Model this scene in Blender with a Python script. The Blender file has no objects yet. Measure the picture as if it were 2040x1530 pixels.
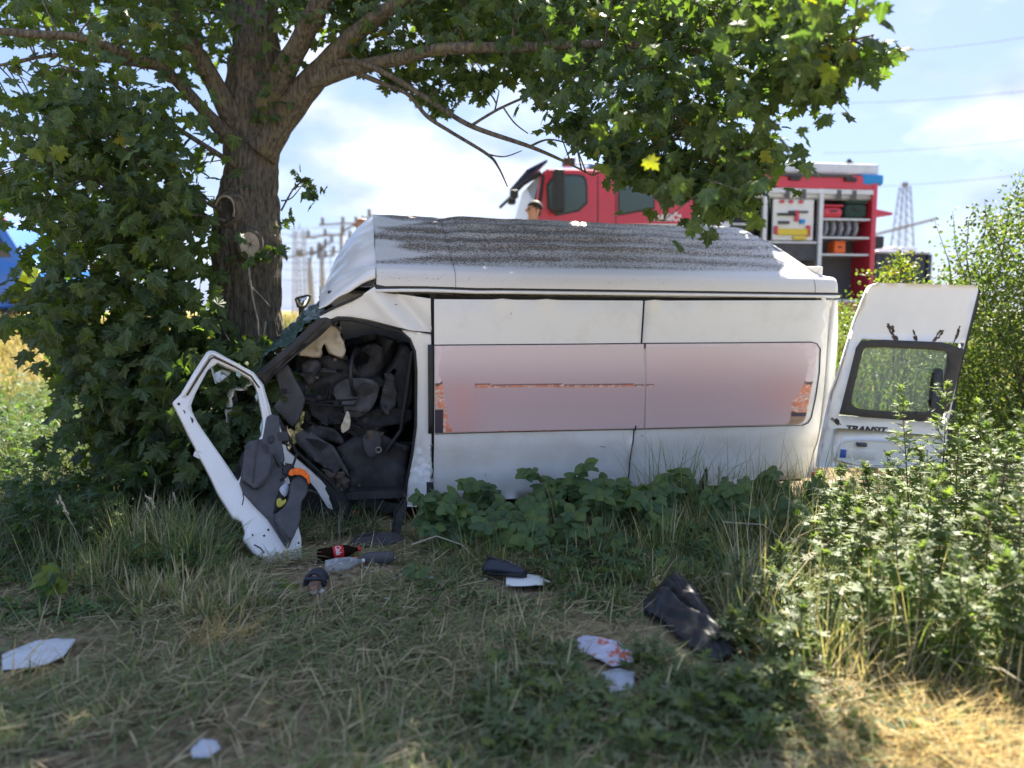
import bpy, bmesh, math, random
import numpy as np
from mathutils import Vector, Matrix, noise
from mathutils.geometry import delaunay_2d_cdt
R = math.radians
rnd = random.Random(11)
rng = np.random.default_rng(11)
SC = bpy.context.scene
COL = SC.collection

# ------------------------------------------------------------------ camera, sky, sun, exposure
FPX, PITCH = 1512.0, R(5.5)
CAM = Vector((0, 0, 1.65))
cd = bpy.data.cameras.new('camera')
cam = bpy.data.objects.new('camera', cd)
COL.objects.link(cam)
cam.location = CAM
cam.rotation_euler = (R(90) - PITCH, 0, 0)
cd.sensor_width = 36.0
cd.lens = 36.0 * FPX / 2040.0
cd.clip_start, cd.clip_end = 0.05, 4000
cd.dof.use_dof = True
cd.dof.focus_distance = 5.4
cd.dof.aperture_fstop = 0.9
SC.camera = cam

SUN_EL, SUN_AZ = R(50), R(16)          # azimuth measured from +Y (into the picture) towards +X
world = bpy.data.worlds.new('World')
SC.world = world
world.use_nodes = True
wt = world.node_tree
wt.nodes.clear()
def wn(t, **k):
    n = wt.nodes.new(t)
    for a, b in k.items(): setattr(n, a, b)
    return n
sky = wn('ShaderNodeTexSky', sky_type='NISHITA', sun_disc=False, sun_elevation=SUN_EL, sun_rotation=SUN_AZ,
         air_density=1.0, dust_density=1.2, ozone_density=1.2)
tc = wn('ShaderNodeTexCoord')
mp = wn('ShaderNodeMapping'); mp.inputs['Scale'].default_value = (1.0, 1.0, 2.3); mp.inputs['Location'].default_value = (11.5, 6.2, 0.1)
nz = wn('ShaderNodeTexNoise'); nz.inputs['Scale'].default_value = 2.9; nz.inputs['Detail'].default_value = 9; nz.inputs['Roughness'].default_value = 0.55
rp = wn('ShaderNodeValToRGB'); rp.color_ramp.elements[0].position = 0.49; rp.color_ramp.elements[1].position = 0.66
sx = wn('ShaderNodeSeparateXYZ')
mr = wn('ShaderNodeMapRange'); mr.inputs['From Min'].default_value = 0.12; mr.inputs['From Max'].default_value = 0.5
mr.inputs['To Min'].default_value = 1.0; mr.inputs['To Max'].default_value = 0.9
mu = wn('ShaderNodeMath', operation='MULTIPLY')
mx = wn('ShaderNodeMix', data_type='RGBA')
mx.inputs[7].default_value = (8.2, 8.3, 8.6, 1)      # sunlit cloud radiance before the strength below
pale = wn('ShaderNodeMix', data_type='RGBA')         # thin summer haze whitening the whole sky
pale.inputs[0].default_value = 0.85
pale.inputs[7].default_value = (0.72, 1.05, 1.95, 1)
bg = wn('ShaderNodeBackground'); bg.inputs['Strength'].default_value = 0.1
wo = wn('ShaderNodeOutputWorld')
L = wt.links.new
cl = wn('ShaderNodeValToRGB'); cl.color_ramp.elements[0].color = (.34, .40, .52, 1); cl.color_ramp.elements[1].color = (1, 1, 1, 1); cl.color_ramp.elements[0].position = .36; cl.color_ramp.elements[1].position = .68
nz2 = wn('ShaderNodeTexNoise'); nz2.inputs['Scale'].default_value = 7; nz2.inputs['Detail'].default_value = 6
cm_ = wn('ShaderNodeMix', data_type='RGBA', blend_type='MULTIPLY'); cm_.inputs[0].default_value = 1; cm_.inputs[6].default_value = (3.6, 3.6, 3.7, 1)
L(mp.outputs[0], nz2.inputs['Vector']); L(nz2.outputs['Fac'], cl.inputs[0]); L(cl.outputs[0], cm_.inputs[7]); L(cm_.outputs[2], mx.inputs[7])
L(tc.outputs['Generated'], mp.inputs['Vector']); L(mp.outputs[0], nz.inputs['Vector']); L(nz.outputs['Fac'], rp.inputs[0])
L(tc.outputs['Generated'], sx.inputs[0]); L(sx.outputs['Z'], mr.inputs['Value'])
L(rp.outputs[0], mu.inputs[0]); L(mr.outputs[0], mu.inputs[1]); L(mu.outputs[0], mx.inputs[0])
L(sky.outputs[0], pale.inputs[6]); L(pale.outputs[2], mx.inputs[6]); L(mx.outputs[2], bg.inputs['Color']); L(bg.outputs[0], wo.inputs['Surface'])

sd = bpy.data.lights.new('sun', 'SUN')
sd.energy = 4.2; sd.angle = R(0.53); sd.color = (1.0, 0.93, 0.80)
sun = bpy.data.objects.new('sun', sd)
COL.objects.link(sun)
SUNV = Vector((math.sin(SUN_AZ) * math.cos(SUN_EL), math.cos(SUN_AZ) * math.cos(SUN_EL), math.sin(SUN_EL)))
sun.rotation_euler = SUNV.to_track_quat('Z', 'Y').to_euler()
sun.location = SUNV * 40

vs = SC.view_settings
vs.view_transform = 'Standard'; vs.look = 'None'; vs.gamma = 1.0; vs.use_curve_mapping = False
vs.exposure = 2.25
SC.cycles.use_denoising = True
SC.cycles.max_bounces = 8
SC.cycles.transparent_max_bounces = 12

# ------------------------------------------------------------------ helpers
cp, sp = math.cos(PITCH), math.sin(PITCH)
def ray(px, py):
    x, y = (px - 1020) / FPX, (765 - py) / FPX
    return Vector((x, cp + y * sp, -sp + y * cp))
def at(px, py, d):
    return CAM + ray(px, py) * d
def sstep(t):
    t = np.clip(t, 0, 1)
    return t * t * (3 - 2 * t)
def gz(x, y):
    """terrain height: flat verge, a shallow hollow under the van, the road bank rising behind"""
    x = np.asarray(x, float); y = np.asarray(y, float)
    left = sstep((-2.8 - x) / 4.5)
    foot = 8.7 + 1.8 * left
    run = 2.2 + 2.8 * left
    z = 1.3 * sstep((y - foot) / run)
    z = z - 0.10 * np.exp(-((x - 0.6) / 2.6) ** 2 - ((y - 6.3) / 1.1) ** 2)
    z = z + 0.030 * np.sin(1.7 * x + 0.8 * y) * np.sin(1.3 * y - 0.6 * x + 1) + 0.014 * np.sin(5.1 * x + 2) * np.sin(4.3 * y)
    z = z + 0.10 * sstep((x - 1.7) / 2.5) * sstep((y - 3.2) / 2.0) * (1 - sstep((y - 9) / 3))
    return z
def G(px, py, lift=0.0):
    """the point of the ground seen at a pixel"""
    d = ray(px, py)
    t = 0.5
    while t < 60:
        p = CAM + d * t
        if p.z < float(gz(p.x, p.y)) + lift: break
        t += 0.02
    p.z = float(gz(p.x, p.y)) + lift
    return p
def cr(ox, oy, s, pts):
    return [(ox + x / s, oy + y / s) for x, y in pts]

class Frame:
    """a local frame: X along a thing, Y away from the viewer, Z up it"""
    def __init__(s, O, U, Wup):
        s.O = Vector(O); s.U = Vector(U).normalized()
        w = Vector(Wup); w = (w - s.U * w.dot(s.U)).normalized()
        s.W = w; s.N = s.W.cross(s.U)
        s.M = Matrix(((s.U.x, s.N.x, s.W.x, s.O.x), (s.U.y, s.N.y, s.W.y, s.O.y), (s.U.z, s.N.z, s.W.z, s.O.z), (0, 0, 0, 1)))
        s.I = s.M.inverted()
    def px(s, px, py, n=0.0):
        """where the line of sight through a pixel meets the local plane y = n, as (u, w)"""
        d = ray(px, py)
        t = (s.O + s.N * n - CAM).dot(s.N) / d.dot(s.N)
        q = s.I @ (CAM + d * t)
        return (q.x, q.z)
    def pts(s, l, n=0.0):
        return [s.px(a, b, n) for a, b in l]

def tag(o, label=None, cat=None, group=None, kind=None):
    if label: o['label'] = label
    if cat: o['category'] = cat
    if group: o['group'] = group
    if kind: o['kind'] = kind
    return o
def empty(name, loc=(0, 0, 0), M=None):
    o = bpy.data.objects.new(name, None)
    o.empty_display_size = 0.2
    COL.objects.link(o)
    if M is not None: o.matrix_world = M
    else: o.location = loc
    return o
def link(name, me, mat=None, parent=None, smooth=False):
    if mat is not None and len(me.materials) == 0:
        for m in (mat if isinstance(mat, (list, tuple)) else [mat]): me.materials.append(m)
    if smooth and len(me.polygons):
        me.polygons.foreach_set('use_smooth', np.ones(len(me.polygons), bool))
    o = bpy.data.objects.new(name, me)
    COL.objects.link(o)
    if parent is not None: o.parent = parent
    return o
def mesh(name, vs_, fs, mat=None, parent=None, smooth=False, bevel=0.0, solid=0.0, off=1.0, seg=2):
    me = bpy.data.meshes.new(name)
    me.from_pydata([tuple(v) for v in vs_], [], fs)
    me.update()
    o = link(name, me, mat, parent, smooth)
    if solid:
        m = o.modifiers.new('solid', 'SOLIDIFY'); m.thickness = solid; m.offset = off; m.use_even_offset = False
    if bevel:
        m = o.modifiers.new('bevel', 'BEVEL'); m.width = bevel; m.segments = seg; m.limit_method = 'ANGLE'; m.angle_limit = R(40)
        m.harden_normals = False
    return o
class MB:
    """collects simple solids into one mesh"""
    def __init__(s): s.v = []; s.f = []
    def add(s, v, f):
        k = len(s.v); s.v += [tuple(a) for a in v]; s.f += [tuple(i + k for i in q) for q in f]; return s
    def box(s, x0, x1, y0, y1, z0, z1, M=None):
        v = [Vector((x, y, z)) for x in (x0, x1) for y in (y0, y1) for z in (z0, z1)]
        if M is not None: v = [M @ a for a in v]
        return s.add(v, [(0, 1, 3, 2), (4, 6, 7, 5), (0, 4, 5, 1), (2, 3, 7, 6), (0, 2, 6, 4), (1, 5, 7, 3)])
    def tube(s, pts, rad, k=8, cap=True):
        pts = [Vector(p) for p in pts]
        n = len(pts)
        rad = rad if isinstance(rad, (list, tuple)) else [rad] * n
        ref = Vector((0.13, 0.31, 0.94))
        rings = []
        a = None
        for i, p in enumerate(pts):
            t = (pts[min(i + 1, n - 1)] - pts[max(i - 1, 0)])
            if t.length < 1e-9: t = Vector((0, 0, 1))
            t.normalize()
            if a is None:
                a = t.cross(ref)
                if a.length < 0.05: a = t.cross(Vector((1, 0, 0)))
            a = (a - t * a.dot(t)).normalized()
            b = t.cross(a)
            rings.append([p + (a * math.cos(2 * math.pi * j / k) + b * math.sin(2 * math.pi * j / k)) * rad[i] for j in range(k)])
        v = [q for r in rings for q in r]
        f = [(i * k + j, i * k + (j + 1) % k, (i + 1) * k + (j + 1) % k, (i + 1) * k + j) for i in range(n - 1) for j in range(k)]
        if cap: f += [tuple(range(k - 1, -1, -1)), tuple(range((n - 1) * k, n * k))]
        return s.add(v, f)
    def lathe(s, prof, k=20, M=None):
        """prof: (radius, z) from bottom to top about Z"""
        v = [Vector((r * math.cos(2 * math.pi * j / k), r * math.sin(2 * math.pi * j / k), z)) for r, z in prof for j in range(k)]
        if M is not None: v = [M @ a for a in v]
        n = len(prof)
        f = [(i * k + j, i * k + (j + 1) % k, (i + 1) * k + (j + 1) % k, (i + 1) * k + j) for i in range(n - 1) for j in range(k)]
        f += [tuple(range(k - 1, -1, -1)), tuple(range((n - 1) * k, n * k))]
        return s.add(v, f)
    def prism(s, pts, y0, y1):
        """extrude an (x, z) outline from y0 to y1"""
        k = len(pts)
        v = [(x, y0, z) for x, z in pts] + [(x, y1, z) for x, z in pts]
        f = [tuple(range(k)), tuple(range(2 * k - 1, k - 1, -1))] + [(i + k, (i + 1) % k + k, (i + 1) % k, i) for i in range(k)]
        return s.add(v, f)
    def build(s, name, mat=None, parent=None, **k):
        o = mesh(name, s.v, s.f, mat, parent, **k)
        bm = bmesh.new(); bm.from_mesh(o.data); bmesh.ops.recalc_face_normals(bm, faces=bm.faces); bm.to_mesh(o.data); bm.free()
        return o

def inside(pts, poly):
    pts = np.asarray(pts, float); poly = np.asarray(poly, float)
    x, y = pts[:, 0], pts[:, 1]
    c = np.zeros(len(pts), bool)
    for (x0, y0), (x1, y1) in zip(poly, np.roll(poly, -1, axis=0)):
        if y0 == y1: continue
        m = (y0 > y) != (y1 > y)
        c ^= m & (x < (x1 - x0) * (y - y0) / (y1 - y0) + x0)
    return c
def smooth_poly(p, it=1):
    for _ in range(it):
        q = []
        for a, b in zip(p, p[1:] + p[:1]):
            q += [(a[0] * .78 + b[0] * .22, a[1] * .78 + b[1] * .22), (a[0] * .22 + b[0] * .78, a[1] * .22 + b[1] * .78)]
        p = q
    return p
def resample(p, step):
    q = []
    for a, b in zip(p, p[1:] + p[:1]):
        l = math.hypot(b[0] - a[0], b[1] - a[1]); k = max(1, int(round(l / step)))
        q += [(a[0] + (b[0] - a[0]) * i / k, a[1] + (b[1] - a[1]) * i / k) for i in range(k)]
    return q
def sheet(name, outer, mat, parent=None, holes=(), nfun=None, thick=0.012, step=0.06, bevel=0.0, smooth=True, cut=None):
    """a sheet-metal or moulded panel: outline and holes in local (u, w), relief given by nfun(u, w) along +Y, real thickness behind"""
    loops = [resample(list(outer), step)] + [resample(list(h), step) for h in holes]
    pts, edges = [], []
    for lp in loops:
        k = len(pts); pts += lp; edges += [(k + i, k + (i + 1) % len(lp)) for i in range(len(lp))]
    o = np.array(loops[0]); lo, hi = o.min(0), o.max(0)
    gx = np.arange(lo[0], hi[0], step); gy = np.arange(lo[1], hi[1], step)
    if len(gx) and len(gy):
        g = np.array([(a + (0.5 * step if j % 2 else 0), b) for j, b in enumerate(gy) for a in gx])
        keep = inside(g, loops[0])
        for h in loops[1:]: keep &= ~inside(g, h)
        allp = np.array(pts)
        g = g[keep]
        if len(g):
            d = np.sqrt(((g[:, None, :] - allp[None]) ** 2).sum(2)).min(1)
            g = g[d > step * 0.45]
            pts = pts + [tuple(q) for q in g]
    v, e, f, *_ = delaunay_2d_cdt([Vector(p) for p in pts], edges, [], 0, 1e-6)
    c = np.array([np.mean([(v[i].x, v[i].y) for i in t], axis=0) for t in f])
    keep = inside(c, loops[0])
    for h in loops[1:]: keep &= ~inside(c, h)
    fs = [tuple(t) for t, k in zip(f, keep) if k]
    fs = [t if ((v[t[1]] - v[t[0]]).cross(v[t[2]] - v[t[0]])) > 0 else t[::-1] for t in fs]     # normal towards -Y
    nf = nfun or (lambda u, w: 0.0)
    vv = [(p.x, nf(p.x, p.y), p.y) for p in v]
    return mesh(name, vv, fs, mat, parent, smooth=smooth, solid=thick, off=-1.0, bevel=bevel)
def fill_attr(me, name, cols):
    a = me.color_attributes.new(name, 'FLOAT_COLOR', 'POINT')
    c = np.ones((len(me.vertices), 4), np.float32); c[:, :cols.shape[1]] = cols
    a.data.foreach_set('color', c.ravel())
def npmesh(name, verts, faces, cols=None, mat=None, parent=None, smooth=False, uv=None):
    """big meshes from arrays: verts (n,3), faces (m,k) all of one size"""
    me = bpy.data.meshes.new(name)
    verts = np.ascontiguousarray(verts, np.float32); faces = np.ascontiguousarray(faces, np.int32)
    me.vertices.add(len(verts)); me.vertices.foreach_set('co', verts.ravel())
    m, k = faces.shape
    me.loops.add(m * k); me.loops.foreach_set('vertex_index', faces.ravel())
    me.polygons.add(m); me.polygons.foreach_set('loop_start', np.arange(m, dtype=np.int32) * k)
    me.polygons.foreach_set('loop_total', np.full(m, k, np.int32))
    if smooth: me.polygons.foreach_set('use_smooth', np.ones(m, bool))
    me.update(calc_edges=True)
    if cols is not None: fill_attr(me, 'Col', cols)
    if uv is not None:
        u = me.uv_layers.new(name='UVMap'); u.data.foreach_set('uv', np.ascontiguousarray(uv[faces.ravel()], np.float32).ravel())
    return link(name, me, mat, parent)
def text_mesh(name, body, size, depth, mat, parent, M, bold=0.0, shear=0.0):
    cu = bpy.data.curves.new(name, 'FONT')
    cu.body = body; cu.size = size; cu.extrude = depth; cu.offset = bold; cu.shear = shear; cu.align_x = 'LEFT'; cu.resolution_u = 3
    t = bpy.data.objects.new(name, cu); COL.objects.link(t)
    me = bpy.data.meshes.new_from_object(t.evaluated_get(bpy.context.evaluated_depsgraph_get()))
    bpy.data.objects.remove(t)
    me.name = name
    me.materials.clear()
    me.transform(M)
    return link(name, me, mat, parent)

# ------------------------------------------------------------------ materials
def mat(name, col, rough=0.6, metal=0.0, vary=0.0, scale=8.0, bump=0.0, bscale=60.0, col2=None, spec=None, coat=0.0, detail=6, thr=None, stretch=None):
    m = bpy.data.materials.new(name); m.use_nodes = True
    t = m.node_tree; b = t.nodes['Principled BSDF']; l = t.links.new
    b.inputs['Roughness'].default_value = rough; b.inputs['Metallic'].default_value = metal
    if spec is not None: b.inputs['Specular IOR Level'].default_value = spec
    if coat: b.inputs['Coat Weight'].default_value = coat; b.inputs['Coat Roughness'].default_value = 0.1
    b.inputs['Base Color'].default_value = (*col, 1)
    co = t.nodes.new('ShaderNodeTexCoord').outputs['Object']
    if stretch:
        q = t.nodes.new('ShaderNodeMapping'); q.inputs['Scale'].default_value = stretch; l(co, q.inputs['Vector']); co = q.outputs[0]
    if vary or col2:
        n = t.nodes.new('ShaderNodeTexNoise'); n.inputs['Scale'].default_value = scale; n.inputs['Detail'].default_value = detail; n.inputs['Roughness'].default_value = 0.6
        l(co, n.inputs['Vector'])
        r = t.nodes.new('ShaderNodeValToRGB')
        a, c = thr or (0.35, 0.65)
        r.color_ramp.elements[0].position = a; r.color_ramp.elements[1].position = c
        k2 = col2 or tuple(min(1, x * (1 + vary)) for x in col)
        k1 = col if col2 else tuple(x * (1 - vary) for x in col)
        r.color_ramp.elements[0].color = (*k1, 1); r.color_ramp.elements[1].color = (*k2, 1)
        l(n.outputs['Fac'], r.inputs[0]); l(r.outputs[0], b.inputs['Base Color'])
    if bump:
        n = t.nodes.new('ShaderNodeTexNoise'); n.inputs['Scale'].default_value = bscale; n.inputs['Detail'].default_value = 5
        l(co, n.inputs['Vector'])
        u = t.nodes.new('ShaderNodeBump'); u.inputs['Strength'].default_value = bump; u.inputs['Distance'].default_value = 0.01
        l(n.outputs['Fac'], u.inputs['Height']); l(u.outputs[0], b.inputs['Normal'])
    return m
def leaf_mat(name, trans=0.4, rough=0.55, tint=(1.5, 1.7, 0.35), veins=False):
    """thin leaves: colour from a per-leaf attribute, light passes through"""
    m = bpy.data.materials.new(name); m.use_nodes = True
    t = m.node_tree; b = t.nodes['Principled BSDF']; l = t.links.new
    a = t.nodes.new('ShaderNodeAttribute'); a.attribute_name = 'Col'
    oi = t.nodes.new('ShaderNodeObjectInfo')
    col = a.outputs['Color']
    if veins:
        uv = t.nodes.new('ShaderNodeUVMap'); sp_ = t.nodes.new('ShaderNodeSeparateXYZ'); l(uv.outputs[0], sp_.inputs[0])
        ab = t.nodes.new('ShaderNodeMath'); ab.operation = 'ABSOLUTE'; l(sp_.outputs['X'], ab.inputs[0])
        acc = None
        for ang in (0.0, 38.0, 78.0):
            c, s = math.cos(R(ang)), math.sin(R(ang))
            p1 = t.nodes.new('ShaderNodeMath'); p1.operation = 'MULTIPLY'; p1.inputs[1].default_value = c; l(ab.outputs[0], p1.inputs[0])
            p2 = t.nodes.new('ShaderNodeMath'); p2.operation = 'MULTIPLY'; p2.inputs[1].default_value = -s; l(sp_.outputs['Y'], p2.inputs[0])
            p3 = t.nodes.new('ShaderNodeMath'); p3.operation = 'ADD'; l(p1.outputs[0], p3.inputs[0]); l(p2.outputs[0], p3.inputs[1])
            p4 = t.nodes.new('ShaderNodeMath'); p4.operation = 'ABSOLUTE'; l(p3.outputs[0], p4.inputs[0])
            if acc is None: acc = p4
            else:
                mn = t.nodes.new('ShaderNodeMath'); mn.operation = 'MINIMUM'; l(acc.outputs[0], mn.inputs[0]); l(p4.outputs[0], mn.inputs[1]); acc = mn
        q = t.nodes.new('ShaderNodeMapRange'); q.inputs['From Min'].default_value = 0.008; q.inputs['From Max'].default_value = 0.03
        q.inputs['To Min'].default_value = 0.55; q.inputs['To Max'].default_value = 0.0
        l(acc.outputs[0], q.inputs['Value'])
        vx = t.nodes.new('ShaderNodeMix'); vx.data_type = 'RGBA'; vx.inputs[7].default_value = (0.17, 0.24, 0.12, 1)
        l(q.outputs[0], vx.inputs[0]); l(col, vx.inputs[6]); col = vx.outputs[2]
    l(col, b.inputs['Base Color'])
    b.inputs['Roughness'].default_value = rough
    b.inputs['Specular IOR Level'].default_value = 0.35
    mu_ = t.nodes.new('ShaderNodeMix'); mu_.data_type = 'RGBA'; mu_.blend_type = 'MULTIPLY'; mu_.inputs[0].default_value = 1.0
    mu_.inputs[7].default_value = (*tint, 1); l(col, mu_.inputs[6])
    tr = t.nodes.new('ShaderNodeBsdfTranslucent'); l(mu_.outputs[2], tr.inputs['Color'])
    ms = t.nodes.new('ShaderNodeMixShader'); ms.inputs[0].default_value = trans
    l(b.outputs[0], ms.inputs[1]); l(tr.outputs[0], ms.inputs[2])
    l(ms.outputs[0], t.nodes['Material Output'].inputs['Surface'])
    return m
def attr_mat(name, rough=0.5, spec=0.4, bump=0.0, bscale=80):
    m = mat(name, (0.5, 0.5, 0.5), rough, bump=bump, bscale=bscale, spec=spec)
    t = m.node_tree; a = t.nodes.new('ShaderNodeAttribute'); a.attribute_name = 'Col'
    t.links.new(a.outputs['Color'], t.nodes['Principled BSDF'].inputs['Base Color'])
    return m
def glass_mat(name, col, rough=0.05, trans=0.7):
    m = mat(name, col, rough)
    b = m.node_tree.nodes['Principled BSDF']
    b.inputs['Transmission Weight'].default_value = trans
    b.inputs['IOR'].default_value = 1.05
    b.inputs['Specular IOR Level'].default_value = 0.6
    return m
M_ = {}
M_['white'] = mat('white_paint', (0.80, 0.795, 0.785), 0.32, vary=0.03, scale=3.0, coat=0.3)
M_['black_plastic'] = mat('black_plastic', (0.022, 0.022, 0.024), 0.5, vary=0.3, scale=20, bump=0.2, bscale=200)
M_['grey_plastic'] = mat('grey_plastic', (0.062, 0.062, 0.070), 0.55, vary=0.25, scale=9, bump=0.25, bscale=250)
M_['dark_trim'] = mat('dark_trim', (0.035, 0.035, 0.038), 0.65, vary=0.45, scale=7, bump=0.3, bscale=120)
M_['rubber'] = mat('rubber', (0.018, 0.018, 0.018), 0.75, bump=0.3, bscale=120)
M_['steel'] = mat('scuffed_steel', (0.42, 0.41, 0.40), 0.4, 0.8, vary=0.4, scale=14)
M_['scratched'] = mat('scratched_white_sill', (0.62, 0.61, 0.6), 0.45, col2=(0.08, 0.075, 0.07), scale=16, thr=(0.52, 0.62), stretch=(1, 1, 4))
M_['fabric'] = mat('seat_fabric', (0.03, 0.031, 0.036), 0.9, vary=0.4, scale=30, bump=0.4, bscale=400)
M_['airbag'] = mat('airbag_cloth', (0.62, 0.55, 0.43), 0.8, vary=0.08, scale=6, bump=0.3, bscale=40, col2=(0.5, 0.30, 0.26), thr=(0.60, 0.75))
M_['mud'] = mat('dry_mud', (0.075, 0.058, 0.045), 0.95, vary=0.5, scale=40, bump=0.6, bscale=90)
M_['engine'] = mat('rusty_bay_metal', (0.16, 0.12, 0.09), 0.6, 0.3, col2=(0.02, 0.02, 0.02), scale=12, bump=0.6, bscale=40)
# ------------------------------------------------------------------ ground, road
def ground():
    rr = np.concatenate([np.linspace(0.25, 12, 190), np.geomspace(12.2, 3500, 120)])
    na = 420
    th = np.linspace(0, 2 * np.pi, na, endpoint=False)
    X = rr[:, None] * np.sin(th)[None]; Y = rr[:, None] * np.cos(th)[None]
    Z = gz(X, Y)
    near = np.clip(1 - rr / 25, 0, 1)[:, None]
    jit = rng.normal(0, 0.008, X.shape) * near
    Z = Z + jit
    v = np.stack([X, Y, Z], -1).reshape(-1, 3)
    v = np.vstack([v, [[0, 0, float(gz(0, 0))]]])
    i = np.arange(len(rr) - 1)[:, None] * na; j = np.arange(na)[None]
    a = i + j; b = i + (j + 1) % na
    q = np.stack([a, a + na, b + na, b], -1).reshape(-1, 4)
    t1 = np.concatenate([q[:, [0, 1, 2]], q[:, [0, 2, 3]]])
    c0 = len(v) - 1
    fan = np.stack([np.full(na, c0), np.arange(na), (np.arange(na) + 1) % na], -1)
    f = np.vstack([t1, fan])
    x, y = v[:, 0], v[:, 1]
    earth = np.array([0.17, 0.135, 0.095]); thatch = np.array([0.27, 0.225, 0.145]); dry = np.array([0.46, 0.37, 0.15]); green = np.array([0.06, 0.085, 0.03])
    n1 = 0.5 + 0.5 * np.sin(2.3 * x + 1.1 * np.sin(1.7 * y)) * np.sin(2.1 * y + np.cos(1.3 * x))
    col = earth + (thatch - earth) * n1[:, None]
    k = sstep((-3.3 - x) / 2.0) * sstep((y - 11.6) / 1.4)
    far = sstep((y - 9.5) / 2.0)
    col = col + (green * 1.4 - col) * far[:, None]
    back = np.maximum(sstep((1.6 - y) / 1.2), sstep((np.abs(x) - 8.0) / 1.5) * (y < 9))      # pale stubble added out of view to bounce light onto the shaded flank
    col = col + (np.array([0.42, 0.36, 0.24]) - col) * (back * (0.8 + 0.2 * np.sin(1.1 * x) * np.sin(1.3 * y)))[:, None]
    k = np.maximum(k, sstep((y - 19) / 6) * 0.85)
    mix = 0.65 + 0.35 * np.sin(0.9 * x + 0.5 * y) * np.sin(0.6 * y - 0.4 * x)
    col = col + (dry - col) * (k * mix)[:, None]
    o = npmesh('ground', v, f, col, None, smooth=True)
    m = attr_mat('soil', 0.95, 0.1, bump=0.9, bscale=35)
    t = m.node_tree; l = t.links.new
    at_ = [n for n in t.nodes if n.type == 'ATTRIBUTE'][0]; bs = t.nodes['Principled BSDF']
    n = t.nodes.new('ShaderNodeTexNoise'); n.inputs['Scale'].default_value = 22; n.inputs['Detail'].default_value = 8
    r = t.nodes.new('ShaderNodeValToRGB'); r.color_ramp.elements[0].position = 0.3; r.color_ramp.elements[1].position = 0.7
    r.color_ramp.elements[0].color = (0.45, 0.45, 0.45, 1); r.color_ramp.elements[1].color = (1.5, 1.45, 1.35, 1)
    co = t.nodes.new('ShaderNodeTexCoord'); l(co.outputs['Object'], n.inputs['Vector']); l(n.outputs['Fac'], r.inputs[0])
    mu_ = t.nodes.new('ShaderNodeMix'); mu_.data_type = 'RGBA'; mu_.blend_type = 'MULTIPLY'; mu_.inputs[0].default_value = 1
    l(at_.outputs['Color'], mu_.inputs[6]); l(r.outputs[0], mu_.inputs[7]); l(mu_.outputs[2], bs.inputs['Base Color'])
    o.data.materials.append(m)
    tag(o, kind='structure')
ground()
def road():
    xs = np.linspace(-70, 70, 141)
    left = sstep((-2.8 - xs) / 4.5)
    yc = 15.6 + 3.4 * left
    v, f = [], []
    for i, (x, y) in enumerate(zip(xs, yc)):
        for k, dy in enumerate((-3.3, 0, 3.3)):
            v.append((x, y + dy, float(gz(x, y + dy)) + 0.03 + (0.03 if k == 1 else 0)))
    for i in range(len(xs) - 1):
        for k in range(2):
            a = i * 3 + k
            f.append((a, a + 3, a + 4, a + 1))
    tag(mesh('road', v, f, mat('asphalt', (0.055, 0.054, 0.053), 0.9, vary=0.25, scale=30, bump=0.5, bscale=150), solid=0.05, off=1.0), kind='structure')
road()

# ------------------------------------------------------------------ the wrecked white van
VU = Vector((math.cos(R(11)), math.sin(R(11)), -0.004))
VF = Frame(at(862, 582, 5.9), VU, (0.0152, -0.0506, 0.998))
van = empty('panel_van', M=VF.M)
tag(van, 'wrecked white panel van with crushed cab and muddy roof standing against the maple', 'van')
W0 = M_['white']
def vp(l, n=0.0): return VF.pts(l, n)
def side_n(u, w):
    """cross-section of the flank: tumblehome is in the frame, this is the swell, the crease and the tuck-under"""
    n = -0.022 * math.sin(math.pi * min(1, max(0, -w / 1.30)))
    n += 0.030 * float(sstep((-1.28 - w) / 0.035)) + 0.05 * max(0, -1.33 - w)
    return n
def dent_n(u, w):
    n = side_n(u, w)
    for a, b, r, d in ((2.0, -1.15, 0.35, 0.012), (0.75, -1.25, 0.4, 0.010), (2.55, -1.35, 0.3, 0.018)):
        n += d * math.exp(-((u - a) ** 2 + (w - b) ** 2) / r ** 2)
    return n
def flank_mat():
    m = mat('flank_white', (0.80, 0.795, 0.785), 0.32, coat=0.3); t = m.node_tree; l = t.links.new; b = t.nodes['Principled BSDF']
    co = t.nodes.new('ShaderNodeTexCoord'); sx_ = t.nodes.new('ShaderNodeSeparateXYZ'); l(co.outputs['Object'], sx_.inputs[0])
    low = t.nodes.new('ShaderNodeMapRange'); low.inputs['From Min'].default_value = -0.9; low.inputs['From Max'].default_value = -1.65; low.inputs['To Max'].default_value = 0.22; l(sx_.outputs['Z'], low.inputs['Value'])
    n1 = t.nodes.new('ShaderNodeTexNoise'); n1.inputs['Scale'].default_value = 3.5; n1.inputs['Detail'].default_value = 10; n1.inputs['Roughness'].default_value = .7; l(co.outputs['Object'], n1.inputs['Vector'])
    ad = t.nodes.new('ShaderNodeMath'); ad.operation = 'ADD'; l(n1.outputs['Fac'], ad.inputs[0]); l(low.outputs[0], ad.inputs[1])
    r = t.nodes.new('ShaderNodeValToRGB'); r.color_ramp.elements[0].position = .50; r.color_ramp.elements[1].position = .92; r.color_ramp.elements[0].color = (0.80, .795, .785, 1); r.color_ramp.elements[1].color = (.66, .63, .58, 1); l(ad.outputs[0], r.inputs[0])
    l(r.outputs[0], b.inputs['Base Color']); return m
W1 = flank_mat()
p1 = vp([(865, 596), (1281, 599), (1252, 985), (865, 1006)])
sheet('side_panel', p1, W1, van, nfun=dent_n, step=0.09, bevel=0.004)
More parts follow.
